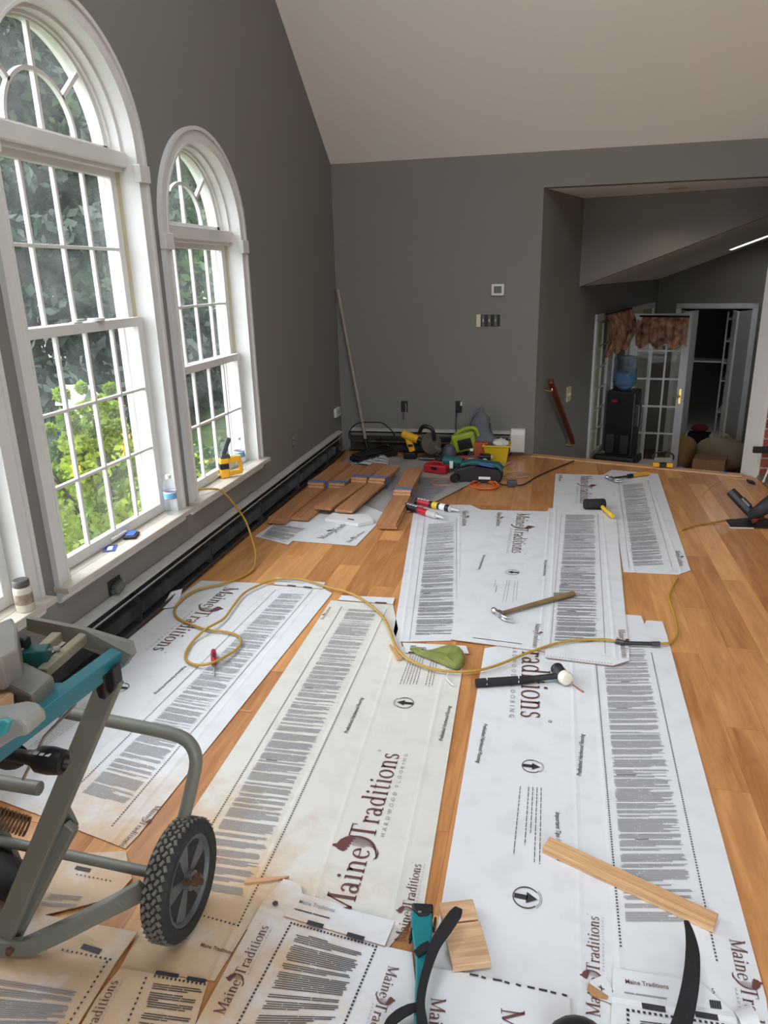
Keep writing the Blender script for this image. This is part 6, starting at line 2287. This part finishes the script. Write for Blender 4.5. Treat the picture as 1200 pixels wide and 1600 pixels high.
# orange box pair
ob = thing('fastener_box', 'flat orange-red box behind the small water bottle', 'box', at(726, 732))
MB().box(at(728, 731) + Vector((0, 0, 0.05)), (0.15, 0.08, 0.09)).build('carton', mat('orange_carton', (186, 84, 48), 0.6, var=0.1, scale=12), ob, bevel=0.004)
MB().box(at(728, 731) + Vector((0, 0, 0.0965)), (0.15, 0.03, 0.002)).build('lid_flap', mat('orange_carton2', (160, 66, 40), 0.6), ob)
ob = thing('fastener_box', 'taller orange-brown box touching the yellow bucket', 'box', at(752, 718))
MB().box(at(752, 719) + Vector((0, 0, 0.08)), (0.12, 0.09, 0.16)).build('carton', mat('orange_carton', (186, 84, 48), 0.6, var=0.1, scale=12), ob, bevel=0.004)
MB().box(at(752, 719) + Vector((0, 0, 0.1615)), (0.12, 0.035, 0.002)).build('lid_flap', mat('orange_carton2', (160, 66, 40), 0.6), ob)
pb_ = at(737, 738)
bottle('small water bottle in the middle of the far tool pile', (pb_.x, pb_.y - 0.02, 0.0098), 0.20, 0.033)
# yellow bucket
yb_ = thing('bucket', 'yellow square bucket of supplies by the heater end cap', 'bucket', at(776, 720))
p = at(776, 721)
wv = []
for z, k in ((0.0, 0.78), (0.155, 1.0)):
    for sx, sy in ((-1, -1), (1, -1), (1, 1), (-1, 1)):
        wv.append(p + Vector((sx * 0.108 * k, sy * 0.085 * k, z)))
wi = []
for z, k in ((0.01, 0.75), (0.155, 0.95)):
    for sx, sy in ((-1, -1), (1, -1), (1, 1), (-1, 1)):
        wi.append(p + Vector((sx * 0.108 * k, sy * 0.085 * k, z)))
YB_ = mat('bucket_yellow', (214, 176, 30), 0.4)
MB().add(wv + wi, [(3, 2, 1, 0), (0, 1, 5, 4), (1, 2, 6, 5), (2, 3, 7, 6), (3, 0, 4, 7), (8, 9, 10, 11), (8, 12, 13, 9), (9, 13, 14, 10), (10, 14, 15, 11), (11, 15, 12, 8), (4, 5, 13, 12), (5, 6, 14, 13), (6, 7, 15, 14), (7, 4, 12, 15)]).build('tub', YB_, yb_, bevel=0.004)
m = MB()
for a, b in (((-1, -1), (1, -1)), ((1, -1), (1, 1)), ((1, 1), (-1, 1)), ((-1, 1), (-1, -1))):
    m.bar(p + Vector((a[0] * 0.112, a[1] * 0.089, 0.15)), p + Vector((b[0] * 0.112, b[1] * 0.089, 0.15)), 0.012, 0.014)
m.build('rim', YB_, yb_, bevel=0.003)
MB().box(p + Vector((-0.04, -0.073, 0.06)), (0.02, 0.004, 0.03)).build('sticker', LABELW, yb_)
pr = thing('paper_wad', 'crumpled white paper sticking out of the yellow bucket', 'paper', p + Vector((0.03, -0.01, 0.13)))
m = MB()
rb = random.Random(3)
m.sphere(p + Vector((0.03, -0.02, 0.165)), 0.06, 10, 6, (1.1, 0.8, 0.55))
m.v = [v + Vector((rb.uniform(-0.012, 0.012), rb.uniform(-0.012, 0.012), rb.uniform(-0.01, 0.01))) for v in m.v]
m.build('wad', WHITE, pr, merge=True)
MB().box(p + Vector((0.05, -0.03, 0.20)), (0.05, 0.03, 0.003), Matrix.Rotation(R(30), 3, 'Y')).build('corner', WHITE, pr)
st_ = thing('paint_stick', 'wooden paint stick poking up from the yellow bucket', 'stick', p + Vector((0.07, 0.02, 0.02)))
MB().bar(p + Vector((0.06, 0.02, 0.05)), p + Vector((0.115, 0.03, 0.25)), 0.004, 0.022, up=(0, 1, 0)).build('blade', mat('pale_splinter', (196, 150, 112), 0.6), st_)
MB().bar(p + Vector((0.108, 0.029, 0.225)), p + Vector((0.117, 0.031, 0.258)), 0.0045, 0.024, up=(0, 1, 0)).build('grip_end', mat('pale_pole', (128, 116, 104), 0.6), st_)
# grey plastic bag standing behind
bg = thing('plastic_bag', 'crumpled grey bag standing upright against the far heater', 'bag', at(752, 708))
m = MB()
c = BW(757, 690, YB - 0.17)
for i in range(9):
    t = i / 8
    ht = 0.0098 + t * 0.40
    w = [0.13, 0.15, 0.14, 0.125, 0.10, 0.085, 0.085, 0.07, 0.03][i]
    xo = [0.05, 0.045, 0.04, 0.02, -0.01, -0.03, -0.035, -0.035, -0.03][i]
    for j in range(12):
        a = 2 * PI * j / 12
        rr = w * (1 + 0.16 * math.sin(3 * a + i) + 0.08 * math.sin(7 * a + 2 * i))
        m.v.append(Vector((c.x + xo + rr * math.cos(a), YB - 0.20 + rr * 0.55 * math.sin(a), ht)))
for i in range(8):
    for j in range(12):
        k = (j + 1) % 12
        m.f.append((i * 12 + j, i * 12 + k, (i + 1) * 12 + k, (i + 1) * 12 + j))
        m.mi.append(0)
m.f += [tuple(range(11, -1, -1)), tuple(range(96, 108))]
m.mi += [0, 0]
m.build('bag', GREYC, bg, smooth=True, angle=120)
MB().tube([Vector((c.x - 0.03, YB - 0.2, 0.39)), Vector((c.x - 0.05, YB - 0.2, 0.44)), Vector((c.x - 0.01, YB - 0.2, 0.45)), Vector((c.x - 0.015, YB - 0.2, 0.39))], 0.008, 6).build('bag_loop', GREYC, bg, smooth=True)
# cords
oc = thing('extension_cord', 'coiled orange extension cord in front of the tool pile', 'cord', at(762, 760))
pts = [at(712, 748, 0.016), at(690, 747, 0.008), at(676, 752, 0.008), at(680, 758, 0.008), at(700, 757, 0.008), at(712, 752, 0.008), at(716, 747, 0.016)]
MB().tube(pts, 0.0052, 7).build('coil', ORANGE, oc, smooth=True)
pts = []
for i in range(46):
    a = i * 0.62
    pts.append(at(758 + 22 * math.cos(a) * (1 - 0.006 * i) + 4 * math.sin(i * 0.3), 757 + 6.5 * math.sin(a + 0.4 * math.sin(i * 0.21)), 0.008 + 0.006 * (1 + math.sin(i * 0.9))))
MB().tube(pts, 0.0052, 7).build('coil', ORANGE, oc, smooth=True)
bc = thing('charger_lead', 'black cord with grey plug trailing towards the stairs', 'cord', at(800, 757))
pts = [at(770, 752, 0.008), at(785, 757, 0.008), at(800, 758, 0.012), at(818, 757, 0.008), at(838, 745, 0.008), at(860, 735, 0.008), at(885, 725, 0.008), at(897, 720, 0.008)]
MB().tube(pts, 0.005, 7).build('cable', RUBBER, bc, smooth=True)
MB().box(at(800, 755, 0.028), (0.07, 0.05, 0.045), Matrix.Rotation(R(15), 3, 'Z')).build('plug_block', mat('slate_plastic', (72, 74, 82), 0.5), bc, bevel=0.008)
wc = [at(786, 744, 0.008), at(796, 738, 0.008), at(815, 737, 0.008), at(829, 741, 0.008), at(822, 745, 0.008), at(800, 746, 0.008), at(784, 747, 0.008)]
tag(MB().tube(wc, 0.0045, 7).build('wire_loop', mat('pale_wire', (176, 158, 134), 0.4), smooth=True), 'loop of pale wire lying beside the orange cord', 'wire')

# ================================================================ stairwell fittings and the lower room
hr = thing('handrail', 'dark stained handrail sloping down the stairwell wall', 'handrail', SW(0.05, 0.6, 0.2))
a, b = SW(0.065, 0.19, 0.63), SW(0.065, 1.03, -0.10)
MB().bar(a, b, 0.04, 0.055).build('rail', DARKWOOD, hr, bevel=0.012)
for t in (0.06, 0.96):
    q = a.lerp(b, t) - Vector((0, 0, 0.035))
    w = q - E1 * 0.065
    m = MB()
    m.tube([w - Vector((0, 0, 0.015)), q - Vector((0, 0, 0.02)), q + Vector((0, 0, 0.01))], 0.007, 8)
    m.build('bracket', mat('brass', (206, 170, 84), 0.3, 0.9), hr, smooth=True)
sp_ = thing('light_switch', 'ivory double switch plate on the stairwell wall above the handrail', 'switch', SW(0.0, 0.99, 0.39))
vs = [SW(s, d, z) for z in (0.32, 0.465) for (s, d) in ((0.001, 0.925), (0.008, 0.925), (0.008, 1.055), (0.001, 1.055))]
IV = mat('ivory_plastic', (206, 198, 168), 0.45)
MB().add(vs, [(3, 2, 1, 0), (4, 5, 6, 7), (0, 1, 5, 4), (1, 2, 6, 5), (2, 3, 7, 6), (3, 0, 4, 7)]).build('plate', IV, sp_)
for dd in (0.96, 1.02):
    MB().box(SW(0.012, dd, 0.39), (0.012, 0.012, 0.025)).build('toggle', IV, sp_)
rl = thing('recessed_light', 'lit recessed ceiling light in the white soffit over the stairs', 'ceiling light', (0.95, 6.82, 2.18))
pc = FL(1057, 293.5, 2.179)
rl.location = pc
MB().lathe([(0.066, 0.0), (0.085, 0.0), (0.085, -0.006), (0.066, -0.004)], (0, 0, 0), (0, 0, 1), 32).build('trim_ring', mat('warm_trim', (214, 190, 150), 0.4), rl, smooth=True, local=True)
MB().lathe([(0.066, 0.0), (0.05, -0.0015), (0.001, -0.002)], (0, 0, 0), (0, 0, 1), 32).build('bulb_face', emit_mat('warm_lamp', (255, 186, 96), 3.0), rl, local=True)
ld = bpy.data.lights.new('recessed_lamp', 'SPOT')
ld.energy = 9
ld.spot_size = R(120)
ld.spot_blend = 0.8
ld.color = (1.0, 0.78, 0.52)
ld.shadow_soft_size = 0.05
lo_ = bpy.data.objects.new('recessed_lamp', ld)
COL.objects.link(lo_)
lo_.location = pc - Vector((0, 0, 0.01))

# water cooler
cw = thing('water_cooler', 'black water cooler with large blue bottle at the foot of the stairs', 'water cooler', SW(0.19, 2.75, LOWZ))
RZ = Matrix.Rotation(-TH, 3, 'Z')


def sbox(m, s, d, z, sz, **k):
    return m.box(SW(s, d, z), sz, RZ, **k)


sbox(MB(), 0.17, 2.72, (LOWZ + 0.20) / 2, (0.33, 0.33, 0.20 - LOWZ)).build('cabinet', BLACK, cw, bevel=0.02)
sbox(MB(), 0.34, 2.62, -0.08, (0.10, 0.10, 0.28)).build('cup_holder', mat('smoked_plastic', (66, 62, 60), 0.4), cw, bevel=0.02)
sbox(MB(), 0.10, 2.54, 0.09, (0.06, 0.02, 0.03)).build('red_tap', RED, cw, bevel=0.004)
sbox(MB(), 0.20, 2.54, 0.07, (0.04, 0.03, 0.04)).build('tap', BLACK, cw, bevel=0.004)
for s in (0.08, 0.24):
    sbox(MB(), s, 2.545, -0.42, (0.09, 0.02, 0.22)).build('grille_panel', mat('smoked_plastic', (66, 62, 60), 0.4), cw, bevel=0.006)
wb_ = thing('water_jug', 'large blue water jug upside down on the cooler', 'water jug', SW(0.16, 2.72, 0.2))
BLUEW = glass_mat('blue_jug', tint=(0.70, 0.80, 0.90), haze=0.35)
r = 0.135
MB().lathe([(0.03, 0.0), (0.05, 0.02), (0.11, 0.05), (r, 0.085), (r, 0.13), (r * 0.96, 0.14), (r, 0.15), (r, 0.24), (r * 0.96, 0.25), (r, 0.26), (r, 0.36), (r * 0.92, 0.385), (r * 0.5, 0.39)], (0, 0, 0), (0, 0, 1), 24).build('body', BLUEW, wb_, smooth=True, local=True, angle=60)
MB().lathe([(0.06, 0.002), (0.09, 0.03), (r * 0.96, 0.08), (r * 0.96, 0.20), (0.02, 0.201)], (0, 0, 0), (0, 0, 1), 24).build('water', mat('blue_water', (112, 142, 172), 0.2), wb_, smooth=True, local=True)
# black armchair back
bcx = thing('black_chair', 'black padded chair back just beyond the stair edge', 'chair', SW(0.27, 1.95, LOWZ))
sbox(MB(), 0.27, 1.95, -0.62, (0.46, 0.10, 0.42)).build('backrest', BLACK, bcx, bevel=0.04)
sbox(MB(), 0.27, 2.15, -0.66, (0.46, 0.36, 0.10)).build('seat', BLACK, bcx, bevel=0.03)
for s in (0.08, 0.46):
    for d in (1.98, 2.28):
        sbox(MB(), s, d, (LOWZ - 0.71) / 2, (0.04, 0.04, -0.71 - LOWZ)).build('leg', BLACK, bcx)
for s in (0.06, 0.48):
    sbox(MB(), s, 2.15, -0.50, (0.04, 0.34, 0.04)).build('armrest', BLACK, bcx, bevel=0.01)
# valances
VAL = mat('floral_cloth', (172, 126, 100), 0.9, var=0.8, scale=11)


def valance(label, s0, d0, s1, d1, zt, zb, seed, bulge):
    rt = thing('valance', label, 'valance', SW((s0 + s1) / 2, (d0 + d1) / 2, zb))
    a, b = SW(s0, d0, 0), SW(s1, d1, 0)
    L = (b - a)
    nrm = Vector((-L.y, L.x, 0)).normalized()
    if nrm.dot(E1 - E2) < 0:
        nrm = -nrm
    m = MB()
    nu, nv = 40, 8
    for k in (0, 1):
        for i in range(nu + 1):
            u = i / nu
            for j in range(nv + 1):
                v = j / nv
                sc = abs(math.sin(u * PI * 3 + 0.3 * seed))
                z = zt - (zt - zb) * v * (0.78 + 0.22 * sc)
                out = bulge * (0.25 + 0.75 * math.sin(PI * min(1, v * 0.95))) * (0.7 + 0.3 * math.sin(u * 40 + seed)) + 0.012 - k * 0.006
                m.v.append(a + L * u + nrm * out + Vector((0, 0, z)))
    W = nv + 1
    off = (nu + 1) * W
    for k in (0, 1):
        for i in range(nu):
            for j in range(nv):
                f = (k * off + i * W + j, k * off + (i + 1) * W + j, k * off + (i + 1) * W + j + 1, k * off + i * W + j + 1)
                m.f.append(f if k == 0 else f[::-1])
                m.mi.append(0)
    m.build('fabric', VAL, rt, smooth=True, angle=180)
    MB().cyl(a + nrm * 0.02 + Vector((0, 0, zt + 0.012)), b + nrm * 0.02 + Vector((0, 0, zt + 0.012)), 0.012, n=10).build('rod', BLACK, rt, smooth=True)
    return rt


valance('gathered floral valance over the lower-room window', 0.03, 2.05, 0.03, 3.3, 1.08, 0.62, 1, 0.10)
valance('dark floral valance over the glazed white door', 0.10, 3.50, 0.70, 3.44, 0.98, 0.60, 2, 0.06)
# bags, box, shelves
def blob(name, label, c, sc, m_, seed, cat='bag'):
    rt = thing(name, label, cat, Vector((c.x, c.y, LOWZ)))
    m = MB()
    m.sphere(c, 1.0, 18, 12, sc, RZ)
    rr = random.Random(seed)
    ph = [rr.uniform(0, 6) for _ in range(4)]
    m.v = [v + Vector((0.03 * math.sin(9 * v.z + ph[0]), 0.03 * math.sin(11 * v.x + ph[1]), 0.03 * math.sin(10 * v.x + 8 * v.y + ph[2]))) for v in m.v]
    m.build('body', m_, rt, smooth=True, merge=True, angle=180)
    MB().tube([c + Vector((-sc[0] * 0.2, 0, sc[2] * 0.85)), c + Vector((0, 0, sc[2] * 1.12)), c + Vector((sc[0] * 0.2, 0, sc[2] * 0.85))], 0.018, 8).build('tied_top', m_, rt, smooth=True)
    return rt


blob('sack', 'rounded tan sack slumped beside the glazed door', SW(0.70, 3.95, -0.82), (0.19, 0.18, 0.24), mat('tan_sack', (168, 128, 82), 0.8, var=0.1, scale=6), 1)
blob('sack', 'wide pale cloth bundle on the lower floor before the dark closet', SW(1.18, 4.25, -0.80), (0.32, 0.24, 0.22), mat('pale_sack', (176, 158, 132), 0.8, var=0.1, scale=6), 2)
cx = thing('carton', 'plain brown carton beside the pale cloth bundle', 'box', SW(1.12, 3.2, LOWZ))
sbox(MB(), 1.13, 3.2, LOWZ + 0.21, (0.36, 0.3, 0.42)).build('carton_body', KRAFT, cx, bevel=0.006)
sbox(MB(), 1.13, 3.2, LOWZ + 0.422, (0.36, 0.05, 0.004)).build('packing_tape', mat('tan_tape', (150, 118, 84), 0.4), cx)
shf = thing('closet_shelving', 'narrow white shelving inside the dark closet', 'shelf', SW(1.02, 5.6, LOWZ))
for z in (-0.45, 0.0, 0.25, 0.55, 0.85):
    sbox(MB(), 1.08, 5.55, z, (0.30, 0.5, 0.02)).build('shelf', WHITE, shf)
for s in (0.93, 1.22):
    sbox(MB(), s, 5.32, (LOWZ + 0.95) / 2, (0.02, 0.03, 0.95 - LOWZ)).build('upright', WHITE, shf)
sbox(MB(), 0.62, 5.6, 0.25, (0.6, 0.4, 0.02)).build('shelf', WHITE, shf)
jj = thing('storage_tub', 'small grey tub on the closet shelf', 'tub', SW(1.05, 5.5, 0.26))
sbox(MB(), 1.06, 5.5, 0.34, (0.16, 0.2, 0.14)).build('tub', mat('ash_plastic', (136, 132, 126), 0.5), jj, bevel=0.01)
sbox(MB(), 1.06, 5.5, 0.418, (0.17, 0.21, 0.015)).build('lid', WHITE, jj, bevel=0.004)
jj = thing('red_bundle', 'small red cloth bundle on the closet floor', 'cloth', SW(0.72, 5.4, LOWZ))
m = MB()
m.sphere(SW(0.72, 5.4, -0.72), 0.10, 12, 8, (1.2, 0.8, 0.6))
m.build('folds', mat('red_cloth', (150, 50, 56), 0.9, var=0.3, scale=20), jj, smooth=True)
sbox(MB(), 0.72, 5.4, -0.92, (0.3, 0.25, 0.26)).build('tray', BLACK, jj)
# ================================================================ outdoors
GZO = -0.9
lawn = MB()
for (x0, x1) in ((-60, -2.06),):
    lawn.add([(x0, -30, GZO - 1.2), (x1, -30, GZO), (x1, 60, GZO), (x0, 60, GZO - 1.2)], [(0, 1, 2, 3)])
lawn.add([(-2.06, 7.5, GZO - 0.2), (-0.3, 7.5, GZO - 0.2), (4, 60, GZO - 0.2), (-2.06, 60, GZO - 0.2)], [(0, 1, 2, 3)])
GR = leaf_mat('shaded_lawn', (54, 62, 38), (92, 112, 52), 0.0)  # shade under the trees is put into the darker lawn colour
struct(lawn.build('ground', GR))
gb = MB()
gb.add([(4.9, -30, -0.15), (60, -30, -0.15), (60, 40, -0.15), (4.9, 40, -0.15)], [(0, 1, 2, 3)])
gb.add([(-60, -40, -0.16), (60, -40, -0.16), (60, -1.1, -0.16), (-2.0, -1.1, -0.16), (-2.0, -1.5, -0.9), (-60, -1.5, -0.9)], [(0, 1, 2, 3, 4, 5)])
struct(gb.build('ground_yard', mat('neutral_bounce_ground', (150, 147, 142), 0.8, var=0.1, scale=3)))  # unseen ground, toned neutral so its bounce does not tint the ceiling


def leaves(name, n, pick, size, m, parent, seed, aspect=0.55, kind='stuff'):
    """many small two-triangle leaves; pick(rng, n) gives the centres"""
    rng = np.random.default_rng(seed)
    c = pick(rng, n)
    n = len(c)
    d = rng.normal(size=(n, 3))
    d /= np.linalg.norm(d, axis=1)[:, None]
    e = rng.normal(size=(n, 3))
    e -= d * (d * e).sum(1)[:, None]
    e /= np.linalg.norm(e, axis=1)[:, None]
    s = size * rng.uniform(0.6, 1.4, n)[:, None]
    v = np.empty((n, 4, 3))
    v[:, 0] = c - d * s
    v[:, 1] = c + e * s * aspect
    v[:, 2] = c + d * s
    v[:, 3] = c - e * s * aspect
    v = v.reshape(-1, 3)
    inv = np.array(world_of(parent).inverted())
    v = v @ inv[:3, :3].T + inv[:3, 3]
    me = bpy.data.meshes.new(name)
    me.vertices.add(4 * n)
    me.vertices.foreach_set('co', v.ravel())
    me.loops.add(4 * n)
    me.loops.foreach_set('vertex_index', np.arange(4 * n))
    me.polygons.add(n)
    me.polygons.foreach_set('loop_start', np.arange(0, 4 * n, 4))
    me.polygons.foreach_set('loop_total', np.full(n, 4))
    me.update()
    me.materials.append(m)
    o = bpy.data.objects.new(name, me)
    COL.objects.link(o)
    o.parent = parent
    if kind:
        o['kind'] = kind
    return o


def clumps(centres, radii):
    cs, rs = np.array(centres, float), np.array(radii, float)

    def pick(rng, n):
        i = rng.integers(0, len(cs), n)
        p = rng.normal(size=(n, 3))
        p /= np.linalg.norm(p, axis=1)[:, None]
        p *= rng.uniform(0.45, 1.0, n)[:, None] ** 0.5
        return cs[i] + p * (rs[i] if rs.ndim == 2 else rs[i][:, None])
    return pick


BRIGHT = leaf_mat('bright_leaves', (84, 116, 26), (176, 192, 62), 0.42)
DARKL = leaf_mat('dark_needles', (26, 38, 29), (58, 74, 54), 0.2)
MIDL = leaf_mat('mid_leaves', (44, 66, 36), (84, 112, 60), 0.35)
BARK = mat('bark', (70, 58, 48), 0.95, var=0.3, scale=8, bump=0.5, bscale=20)
YELF = mat('yellow_flower', (246, 200, 40), 0.6)

# the bright shrub under the tallest window
sh_ = thing('flowering_shrub', 'bright yellow-green leafy shrub right outside the tallest window', 'shrub', (-3.4, 4.45, GZO))
rs = random.Random(2)
cen, rad = [], []
for i in range(46):
    yy = rs.uniform(3.35, 5.6)
    cen.append((-3.35 + rs.uniform(-0.45, 0.45), yy, rs.uniform(-0.75, 0.16)))
    rad.append(rs.uniform(0.22, 0.36))
tips = []
for i in range(13):
    yy = rs.uniform(3.7, 5.3)
    z1 = rs.uniform(0.45, 0.92)
    x_ = -3.3 + rs.uniform(-0.3, 0.3)
    for k in range(4):
        cen.append((x_, yy + 0.02 * k, z1 - 0.16 * k))
        rad.append(0.04 + 0.022 * k)
leaves('foliage', 16000, clumps(cen, rad), 0.031, BRIGHT, sh_, 4, 0.6)
m = MB()
for i in range(10):
    b = Vector((-3.4 + rs.uniform(-0.2, 0.2), rs.uniform(4.0, 4.9), GZO))
    m.tube([b, b + Vector((rs.uniform(-0.1, 0.1), rs.uniform(-0.3, 0.3), 0.8)), b + Vector((rs.uniform(-0.2, 0.2), rs.uniform(-0.5, 0.5), 1.5))], [0.016, 0.011, 0.005], 6)
m.build('stems', BARK, sh_)
for i, (px, py) in enumerate(((117, 733), (196, 683), (194, 703))):
    q = LW(px, py, -2.95)
    f = MB()
    for k in range(5):
        a = 2 * PI * k / 5
        f.add([q, q + Vector((0.012, 0.045 * math.cos(a - 0.4), 0.045 * math.sin(a - 0.4))), q + Vector((0.0, 0.06 * math.cos(a), 0.06 * math.sin(a))), q + Vector((0.012, 0.045 * math.cos(a + 0.4), 0.045 * math.sin(a + 0.4)))], [(0, 1, 2, 3)])
    f.build('flower', YELF, sh_)
s2 = thing('low_shrub', 'low leafy green plant outside the smaller window', 'shrub', (-3.6, 6.6, GZO))
leaves('foliage', 6000, clumps([(-3.6 + rs.uniform(-0.5, 0.5), rs.uniform(5.9, 7.6), rs.uniform(-0.85, -0.3)) for _ in range(30)], [0.26] * 30), 0.04, MIDL, s2, 5)
MB().tube([(-3.6, 6.6, GZO), (-3.55, 6.65, GZO + 0.5)], 0.02, 6, smooth=False).build('stems', BARK, s2)


def tree(label, x, y, h, w, m, n, seed, conifer, big=0.10):
    zb = GZO - 1.2 * (-2.06 - x) / 58.0
    rt = thing('conifer_tree' if conifer else 'broadleaf_tree', label, 'tree', (x, y, zb), group='trees beyond the lawn')
    r_ = random.Random(seed)
    c, rr = [], []
    if conifer:
        for i in range(80):
            t = (i + 0.5) / 80
            z = zb + 0.35 + (h - 0.35) * t
            ww = w * (1 - t) ** 0.8 + 0.15
            a = r_.uniform(0, 2 * PI)
            k = ww * r_.uniform(0.35, 1.0)
            c.append((x + k * math.cos(a), y + k * math.sin(a), z - 0.12 * k))
            rr.append((0.30 * ww + 0.25, 0.30 * ww + 0.25, 0.22))
    else:
        for i in range(60):
            a, b = r_.uniform(0, 2 * PI), r_.uniform(-0.7, 1)
            k = r_.uniform(0.3, 1.0)
            c.append((x + w * k * math.cos(a), y + w * k * math.sin(a), zb + h * 0.58 + h * 0.40 * b))
            rr.append((w * 0.34, w * 0.34, w * 0.28))
    leaves('crown', n, clumps(c, rr), big, m, rt, seed, 0.5)
    t = MB().tube([(x, y, zb - 0.1), (x + 0.05, y, zb + h * 0.4), (x, y, zb + h * 0.85)], [0.16, 0.12, 0.03], 8)
    t.build('trunk', BARK, rt, smooth=True)
    return rt


TR = [
    ('tall dark conifer filling the view through the tallest window', -7.6, 9.6, 9.5, 2.6, DARKL, 15000, True),
    ('dark conifer partly behind the window bars of the tallest window', -8.2, 12.4, 10.0, 2.8, DARKL, 15000, True),
    ('mid green leafy tree seen through the fan of the tallest window', -6.9, 11.2, 8.2, 2.1, MIDL, 11000, False),
    ('dark conifer seen through the smaller arched window', -8.0, 15.6, 10.0, 2.9, DARKL, 15000, True),
    ('green leafy tree seen high in the smaller arched window', -7.4, 18.6, 9.0, 2.6, MIDL, 11000, False),
    ('dark conifer far out behind the smaller window', -11.0, 22.0, 12.0, 3.6, DARKL, 15000, True),
    ('broad dark conifer at the back of the yard', -13.0, 15.5, 13.0, 4.0, DARKL, 15000, True),
    ('green leafy tree at the back of the yard', -12.5, 19.0, 11.0, 3.4, MIDL, 12000, False),
    ('dark conifer beside the nearest window', -8.5, 6.2, 9.0, 2.5, DARKL, 12000, True),
    ('dark conifer outside the lower-room window', -3.4, 16.5, 9.0, 2.6, DARKL, 12000, True),
]
for i, (lab, x_, y_, h_, w_, m_, n_, cf) in enumerate(TR):
    tree(lab, x_, y_, h_, w_, m_, int(n_ * 1.3), 20 + i, cf)
BACKROW = [('first tall dark tree of the back row behind the tallest window', -20, 22, 17), ('second tall dark tree of the back row, between the two windows', -20, 29, 18), ('third tall dark tree of the back row behind the smaller window', -19, 36, 19),
           ('last tall dark tree of the back row behind the smaller window', -17, 44, 20), ('tall dark tree closing the back row on the near side', -20, 15, 16)]
for i, (lab, x_, y_, h_) in enumerate(BACKROW):
    tree(lab, x_, y_, h_, 4.6, DARKL, 14000, 60 + i, False, 0.26)

# bird house beyond the shrub
bq = LW(125, 632, -4.6)
bh = thing('bird_house', 'small white bird house on a post behind the shrub', 'bird house', (bq.x, bq.y, GZO))
c = bq
MB().cyl((c.x, c.y, GZO - 0.06), (c.x, c.y, c.z - 0.12), 0.025, n=8).build('post', BARK, bh)
MB().box(c + Vector((0, 0, -0.04)), (0.16, 0.18, 0.16)).build('box', WHITE, bh)
MB().add([c + Vector((-0.14, -0.19, 0.02)), c + Vector((0.14, -0.19, 0.02)), c + Vector((0.14, 0.0, 0.17)), c + Vector((-0.14, 0.0, 0.17)), c + Vector((-0.14, 0.19, 0.02)), c + Vector((0.14, 0.19, 0.02)),
          c + Vector((-0.14, -0.19, 0.04)), c + Vector((0.14, -0.19, 0.04)), c + Vector((0.14, 0.0, 0.195)), c + Vector((-0.14, 0.0, 0.195)), c + Vector((-0.14, 0.19, 0.04)), c + Vector((0.14, 0.19, 0.04))],
         [(0, 1, 2, 3), (3, 2, 5, 4), (6, 9, 8, 7), (9, 10, 11, 8), (0, 6, 7, 1), (4, 5, 11, 10), (0, 3, 9, 6), (3, 4, 10, 9), (1, 7, 8, 2), (2, 8, 11, 5)]).build('roof', mat('pale_shingle', (196, 198, 200), 0.7), bh)
MB().cyl(c + Vector((0.081, 0, -0.03)), c + Vector((0.083, 0, -0.03)), 0.025, n=14).build('entry_hole', BLACK, bh)
